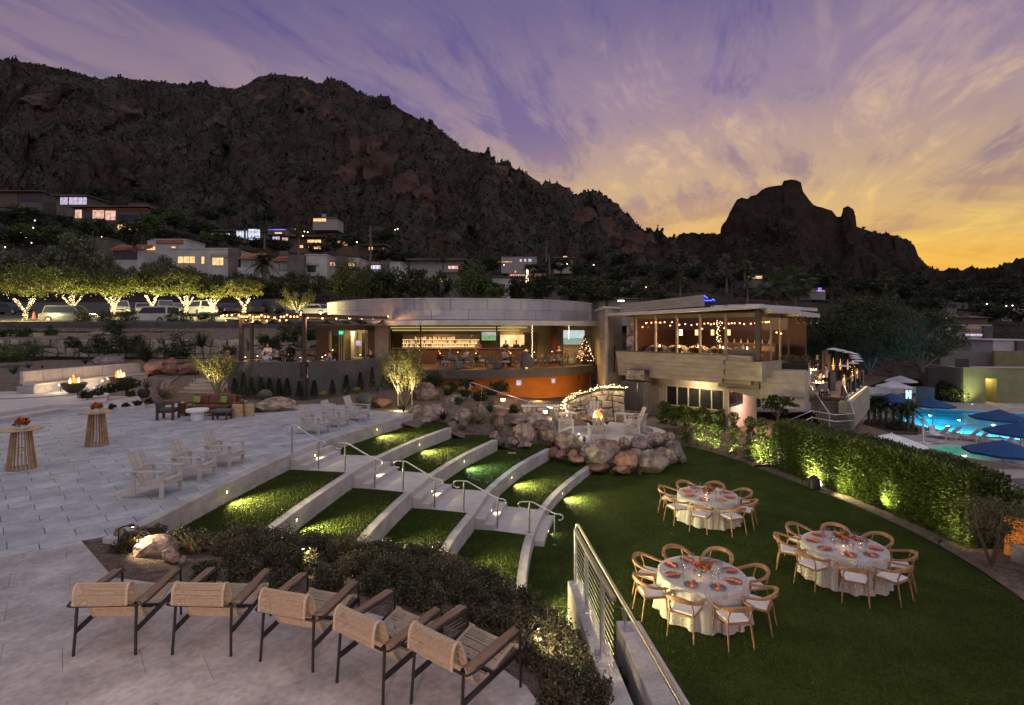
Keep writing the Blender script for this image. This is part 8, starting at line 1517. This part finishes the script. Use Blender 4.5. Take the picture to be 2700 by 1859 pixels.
def hole_sheet(name,outer,holes,z,mt):
    bm=bmesh.new();E=[]
    for loop in[outer]+holes:
        vs=[bm.verts.new((x,y,z))for x,y in loop];E+=[bm.edges.new((vs[i],vs[(i+1)%len(vs)]))for i in range(len(vs))]
    bmesh.ops.triangle_fill(bm,use_beauty=True,edges=E);me=bpy.data.meshes.new(name);bm.to_mesh(me);bm.free();return fin(me,name,mt)
struct(hole_sheet('pool_deck',outer,[pool,spa],ZD,'pooldeck'))
def basin(lab,poly,depth,tile,wat,name):
    t=thing(name,lab,'pool');n=len(poly);c=Vector((sum(p[0]for p in poly)/n,sum(p[1]for p in poly)/n))
    MB().add([(x,y,ZD+.005)for x,y in poly]+[(x,y,ZD-depth)for x,y in poly],[(i,(i+1)%n,n+(i+1)%n,n+i)for i in range(n)]+[tuple(range(n,2*n))]).build('basin',tile,t)
    MB().add([(x,y,ZD-.10)for x,y in poly],[tuple(range(n))]).build('water_surface',wat,t)
    A=[V2(*p)for p in poly]+[V2(*poly[0])];B=[a+(V2(c.x,c.y)-a).normalized()*-.35 for a in A];MB().ribbon(A,B,ZD-.02,ZD+.03).build('coping','offwhite',t);return t
pt=basin('large lit turquoise swimming pool behind the hedge',pool,1.3,'pooltile','water','swimming_pool')
for k,(x,y)in enumerate(((1330,705),(1500,700),(1750,740),(2050,780),(2330,800),(1650,790),(2150,860))):
    p=go_(x,y);l=MB().lathe([(.12,0),(.12,.04)],10,(p.x,p.y,ZD-1.28)).build('underwater_lamp','pooltile' if k else 'globe',pt);lamp('SPOT',(p.x,p.y,ZD-.16),560,(.42,.88,1),pt,.2,(0,.02,-1),172,.3)
for j in range(3):e=[Vector((*pool[k],0)).lerp(Vector((pool[2][0]+8,pool[2][1]+4,0)),.05+.05*j)for k in(12,13,14,15)];MB().ribbon([V2(p.x,p.y)for p in e],[V2(p.x+.05,p.y-.5)for p in e],ZD-1.3,ZD-.3-.25*j).build('pool_step','pooltile',pt)
st=basin('small round lit spa pool before the loungers',spa,.8,'spatile','spawater','spa_pool');lamp('SPOT',(29.4,35.0,ZD-.15),160,(.75,1,.85),st,.2,(0,0.02,-1),170,.3)
for j in range(3):MB().ribbon([V2(28.6+2.9*t_,34.0+.45*j+.3*math.sin(t_*3))for t_ in np.linspace(0,1,9)],[V2(28.6+2.9*t_,34.3+.45*j+.3*math.sin(t_*3))for t_ in np.linspace(0,1,9)],ZD-.8,ZD-.25-.15*j).build('spa_step','spatile',st)
fs=struct(MB().prism([(17,22),(22,18),(36,22),(33,29.5),(24,29)],ZD-.02,ZD+.004).build('flagstone_paving','joint'));r=random.Random(7);
for i in range(16):
    for j in range(9):
        cx,cy_=18.5+i*.95+r.uniform(-.15,.15),20.5+j*.95+r.uniform(-.15,.15)
        if cx/cy_<.84 or cx/cy_>1.1:continue
        n=r.randint(5,7);a0_=r.random()*6;MB().prism([(cx+.5*r.uniform(.8,1.05)*math.cos(a0_+q*6.283/n),cy_+.5*r.uniform(.8,1.05)*math.sin(a0_+q*6.283/n))for q in range(n)],ZD-.01,ZD+.018).build('flagstone','stone',fs)
def umbrella(lab,p,ztop,r_,mt):
    t=thing('pool_umbrella',lab,'umbrella',p,0,'pool umbrellas');h=ztop-p.z;n=8;V=[(0,0,h)];Fc=[]
    for k in range(n*2):a=k*math.pi/n;q=r_*(1 if k%2==0 else.955);V.append((q*math.cos(a),q*math.sin(a),h-r_*.36-(0 if k%2==0 else-.02)))
    for k in range(n*2):V.append((V[1+k][0]*.995,V[1+k][1]*.995,V[1+k][2]-.11))
    for k in range(n*2):l=(k+1)%(2*n);Fc.append((0,1+k,1+l));Fc.append((1+k,1+2*n+k,1+2*n+l,1+l))
    MB().add(V,Fc).build('canopy',mt,t);MB().tube([(0,0,.05),(0,0,h+.06)],.026,8).build('pole','steel',t);MB().lathe([(.36,0),(.36,.07),(.1,.11)],20).build('base','offwhite',t)
    for k in range(n):a=k*2*math.pi/n;MB().tube([(0,0,h-.03),(r_*.98*math.cos(a),r_*.98*math.sin(a),h-r_*.36-.015)],.010,5).build('rib','steel',t)
UM=[(1160,800,520,1.55,'umbblue','blue umbrella above the dwarf palm clump'),(1522,838,565,1.5,'umbblue','blue umbrella at the near pool edge'),(2105,915,660,1.75,'umbblue','blue umbrella in the middle of the pool side'),(2286,1130,770,1.75,'umbblue','blue umbrella cut by the right frame edge'),(2136,1345,925,1.65,'umbblue','nearest blue umbrella beside the spa pool'),(1182,585,410,1.75,'umbwhite','white umbrella at the lounger rows, nearer'),(1237,560,365,1.7,'umbwhite','white umbrella at the lounger rows, farther'),(955,500,372,1.6,'umbblue','far blue umbrella beyond the deck glass')]
for x,yb,yt,r_,mt,lab in UM:p=go_(x,yb);umbrella(lab,p,d('o',x,yt,p.y).z,r_,mt)
p=d('o',1035,832,25.5);umbrella('white umbrella just behind the hedge',Vector((p.x,24.5,ZD)),p.z,1.35,'umbwhite')
def lounger(lab,p,rz):
    t=thing('pool_lounger',lab,'sun lounger',p,rz,'white pool loungers')
    for s in(-1,1):
        MB().beam((s*.33,-.65,.36),(s*.33,.95,.36),.035,.05).build('side_rail','white',t)
        for y in(-.55,.85):MB().box((s*.33,y,.17),(.04,.04,.34)).build('leg','white',t)
        MB().beam((s*.31,-.05,.38),(s*.31,-.62,1.02),.035,.04).build('back_rail','white',t)
    MB().box((0,.44,.385),(.62,1.0,.012)).build('seat_sling','cushion',t);MB().beam((0,-.05,.39),(0,-.62,1.03),.6,.012,(0,1,1)).build('back_sling','cushion',t);return t
l0=None;LG=[(1590,915,20,'first left at the near pool edge'),(1680,918,20,'second left at the near pool edge'),(1850,938,20,'third at the near pool edge'),(1945,945,20,'fourth at the near pool edge'),(2170,985,20,'fifth, beneath the middle umbrella'),(2275,995,20,'sixth, at the right frame edge')]
LG+=[(1000+52*k,545-5*(k%2),150,'front row under the white umbrellas, %s'%('first','second','third','fourth','fifth','sixth','seventh','eighth')[k])for k in range(8)]+[(985+60*k,478,150,'back row under the white umbrellas, %s'%('first','second','third','fourth','fifth')[k])for k in range(5)]
for x,y,rz,w in LG:
    q=go_(x,y);lab='white pool lounger, '+w
    if l0 is None:l0=lounger(lab,q,R(rz))
    else:dup(l0,lab,q,R(rz))
for x,y,w in((1770,925,'between the pool-edge loungers'),(1400,565,'beside the rows of loungers')):q=go_(x,y);t=thing('side_table','small white side table '+w,'table',q,0,'pool side tables');MB().box((0,0,.42),(.5,.5,.03)).build('table_top','white',t);[MB().box((sx*.2,sy*.2,.2),(.04,.04,.4)).build('leg','white',t)for sx in(-1,1)for sy in(-1,1)]
pl_=thing('pool_lift','white pool access lift with folding seat','pool lift',go_(1480,955),R(20));MB().tube([(-.5,0,0),(-.5,0,1.75)],.06,8).build('mast','white',pl_);MB().beam((-.5,0,1.6),(.35,0,.95),.08,.08).build('arm','white',pl_);MB().box((.45,0,.95),(.6,.08,.55)).build('seat_back','white',pl_,False,.03);MB().box((.45,-.25,.62),(.6,.5,.06)).build('seat','white',pl_,False,.02);MB().box((.45,-.55,.2),(.5,.12,.04)).build('footrest','white',pl_);MB().box((-.4,0,.04),(.6,.6,.08)).build('base','white',pl_);MB().box((-.55,0,1.7),(.18,.2,.2)).build('motor','offwhite',pl_)
ns=thing('lit_letter','glowing blue-white letter N beside the pool loungers','sign',d('o',1310,565,53),0,None,.36);zz=(.0,2.0);MB().beam((-.5,0,0),(-.5,0,2.2),.3,.12,(0,1,0)).build('stroke','ncyan',ns);MB().beam((.5,0,0),(.5,0,2.2),.3,.12,(0,1,0)).build('stroke','ncyan',ns);MB().beam((-.45,.01,2.1),(.45,.01,.1),.28,.1,(0,1,0)).build('stroke','ncyan',ns)
# ---- cabana block
mat('cabana',(.225,.23,.115),.85,vs=1.2,col2=(.275,.28,.145),bump=.1,bs=30);mat('taupe',(.175,.160,.14),.9,vs=1.0,col2=(.215,.195,.175))
def wall_px(par,x0,x1,yt,Y0,Y1,mt,name='wall',th=.4,z0=ZD):
    a=d('o',x0,yt,Y0);b=d('o',x1,yt,Y1);t=(Vector((b.x,b.y))-Vector((a.x,a.y))).normalized();n=Vector((-t.y,t.x))*th;return MB().prism([(a.x,a.y),(b.x,b.y),(b.x+n.x,b.y+n.y),(a.x+n.x,a.y+n.y)],z0,a.z).build(name,mt,par)
cb=thing('cabana','olive rendered cabana with lit doorway behind the pool','building');zc=1.45;c0_=go_(1790,602);c1_=go_(1705,575);e=Vector((1,-.06)).normalized()
A=Vector((c0_.x,c0_.y));dl_=go_(2100,622).x-A.x;dr_=go_(2262,632).x-A.x
pq=lambda s,q:(A.x+e.x*s-e.y*q,A.y+e.y*s+e.x*q)
MB().prism([pq(0,0),pq(dl_,0),pq(dl_,.35),pq(0,.35)],ZD,zc).build('front_wall','cabana',cb);MB().prism([pq(dl_,.004),pq(dr_,.004),pq(dr_,.35),pq(dl_,.35)],.35,zc).build('front_wall','cabana',cb);MB().prism([pq(dr_,0),pq(dr_+9,0),pq(dr_+9,.35),pq(dr_,.35)],ZD,zc).build('front_wall','cabana',cb)
MB().prism([pq(0,.36),pq(.35,.36),(c1_.x+.6,c1_.y+5),(c1_.x,c1_.y+5)],ZD,zc).build('side_wall','taupe',cb);MB().prism([pq(.35,.4),pq(dr_+9,.4),pq(dr_+9,7),pq(.35,7)],zc-.35,zc-.25).build('roof','stucco',cb);MB().prism([pq(-.1,-.08),pq(dr_+9,-.08),pq(dr_+9,.45),pq(-.1,.45)],zc,zc+.08).build('parapet_cap','stucco',cb)
MB().prism([pq(dl_-.2,2.2),pq(dr_+.3,2.2),pq(dr_+.3,2.5),pq(dl_-.2,2.5)],ZD,.6).build('inner_wall','olive',cb);MB().prism([pq(dl_-.3,.4),pq(dl_-.05,.4),pq(dl_-.05,2.3),pq(dl_-.3,2.3)],ZD,.6).build('inner_wall','olive',cb);MB().prism([pq(dr_+.05,.4),pq(dr_+.3,.4),pq(dr_+.3,2.3),pq(dr_+.05,2.3)],ZD,.6).build('inner_wall','olive',cb);MB().prism([pq(dl_-.3,.4),pq(dr_+.3,.4),pq(dr_+.3,2.5),pq(dl_-.3,2.5)],.6,.7).build('inner_ceiling','olive',cb)
m_=pq((dl_+dr_)/2,1.3);lm_=MB().lathe([(.1,0),(.08,.06)],10,(m_[0],m_[1],.52)).build('ceiling_lamp','globe',cb);lamp('POINT',(m_[0],m_[1],.25),130,(1,.74,.28),cb,.08)
m_=pq(dl_-2.6,-1.6);gl=thing('ground_light','ground uplight in front of the cabana wall','lamp',(m_[0],m_[1],ZD));MB().lathe([(.1,0),(.1,.06)],10).build('housing','black',gl);MB().disc((0,0,.062),(0,0,1),.08).build('lens','globe',gl);lamp('SPOT',(0,0,.12),520,(.95,1,.45),gl,.05,(.1,.8,.9),110,.8)
for lab,x0,x1,yt,Y0,Y1,mt in(('taupe garden wall behind the cabana, upper',1590,2065,155,70,68,'taupe'),('curved taupe wall behind the big mesquite',1620,1855,60,78,76,'taupe'),('olive-lit wall behind the cabana at the right',2060,2420,150,67,66,'olive'),('low terracotta wall behind the pool hedge',1395,1705,300,66,62,'brownstucco'),('grey wall stub behind the cabana',1715,1835,215,64,63,'darkstucco'),('low grey service wall by the pool lounger rows',1375,1535,462,56,55,'darkstucco')):t=thing('garden_wall',lab,'wall',(0,0,0),0,'walls behind the pool');wall_px(t,x0,x1,yt,Y0,Y1,mt,'wall_body',.5)
ph=thing('pool_hedge','dark hedge and fence behind the pool lounger rows','hedge');a,b=go_(940,520),go_(1600,560);V=[]
for k in range(5200):t_=rng.random();p_=a.lerp(b,t_);V.append((p_.x+rng.normal()*.25,p_.y+3+rng.normal()*.3,ZD+rng.random()*(2.3-.5*t_)))
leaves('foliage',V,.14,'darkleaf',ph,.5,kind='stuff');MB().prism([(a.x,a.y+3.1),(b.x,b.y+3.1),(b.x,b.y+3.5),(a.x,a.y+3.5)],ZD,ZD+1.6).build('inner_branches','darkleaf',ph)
pf=thing('picket_fence','black metal picket fence behind the pool loungers','fence')
for k in range(48):p_=a.lerp(b,k/47);MB().box((p_.x,p_.y+2.3,ZD+.7),(.03,.03,1.4)).build('picket','blackmetal',pf)
for z in(.15,1.3):MB().beam((a.x,a.y+2.3,ZD+z),(b.x,b.y+2.3,ZD+z),.03,.04).build('rail','blackmetal',pf)
shrub('pool_shrub','dense dark shrub left of the cabana corner',go_(1640,590),(1.6,1.7),'darkleaf',3000,.12,44)
# dwarf palms by the pool
for k,(x,y,yt,w)in enumerate(((960,800,590,'first from the left'),(1010,790,575,'second from the left'),(1060,795,570,'third from the left'),(1110,800,585,'fourth from the left'),(1175,800,600,'fifth from the left'),(1245,790,640,'sixth, slender'),(1300,845,625,'seventh, at the front'),(1345,835,620,'eighth, leaning at the right'))):
    p=go_(x,y,ZD+.1);h=(y-yt)*.302/F*p.y;palm('dwarf_date_palm','dwarf date palm in the pool bed, '+w,p,h*.86,1.35,34,False,.10,50+k,'dwarf palms at the pool','palm',False)
struct(MB().prism([(q.x,q.y)for q in(go_(900,880),go_(1120,880),go_(1390,885),go_(1360,800),go_(1150,745),go_(930,760))],ZD-.02,ZD+.12).build('palm_bed','soil'))
shrub('pool_shrub','leafy dark shrub at the foot of the deck flank wall',(19.4,29.0,-1.6),(1.1,1.2),'darkleaf',1800,.10,46);shrub('pool_shrub','low shrub under the dwarf palms',go_(1210,850),(.9,.5),'darkleaf',900,.07,47)
bpl=tag(MB().box(go_(1395,872)+Vector((0,0,.25)),(.3,.3,.5)).build('bollard','copper',None,False,.03),'small copper bollard at the palm bed','bollard')
ct=thing('traffic_cone','traffic cone beside the leftmost citrus trunk','cone',at(89,842,50.8));MB().lathe([(.16,.04),(.03,.75)],12).build('body','napkin',ct);MB().box((0,0,.02),(.42,.42,.04)).build('base','black',ct);MB().lathe([(.112,.28),(.088,.42)],12,cap=False).build('stripe','shirtwhite',ct)
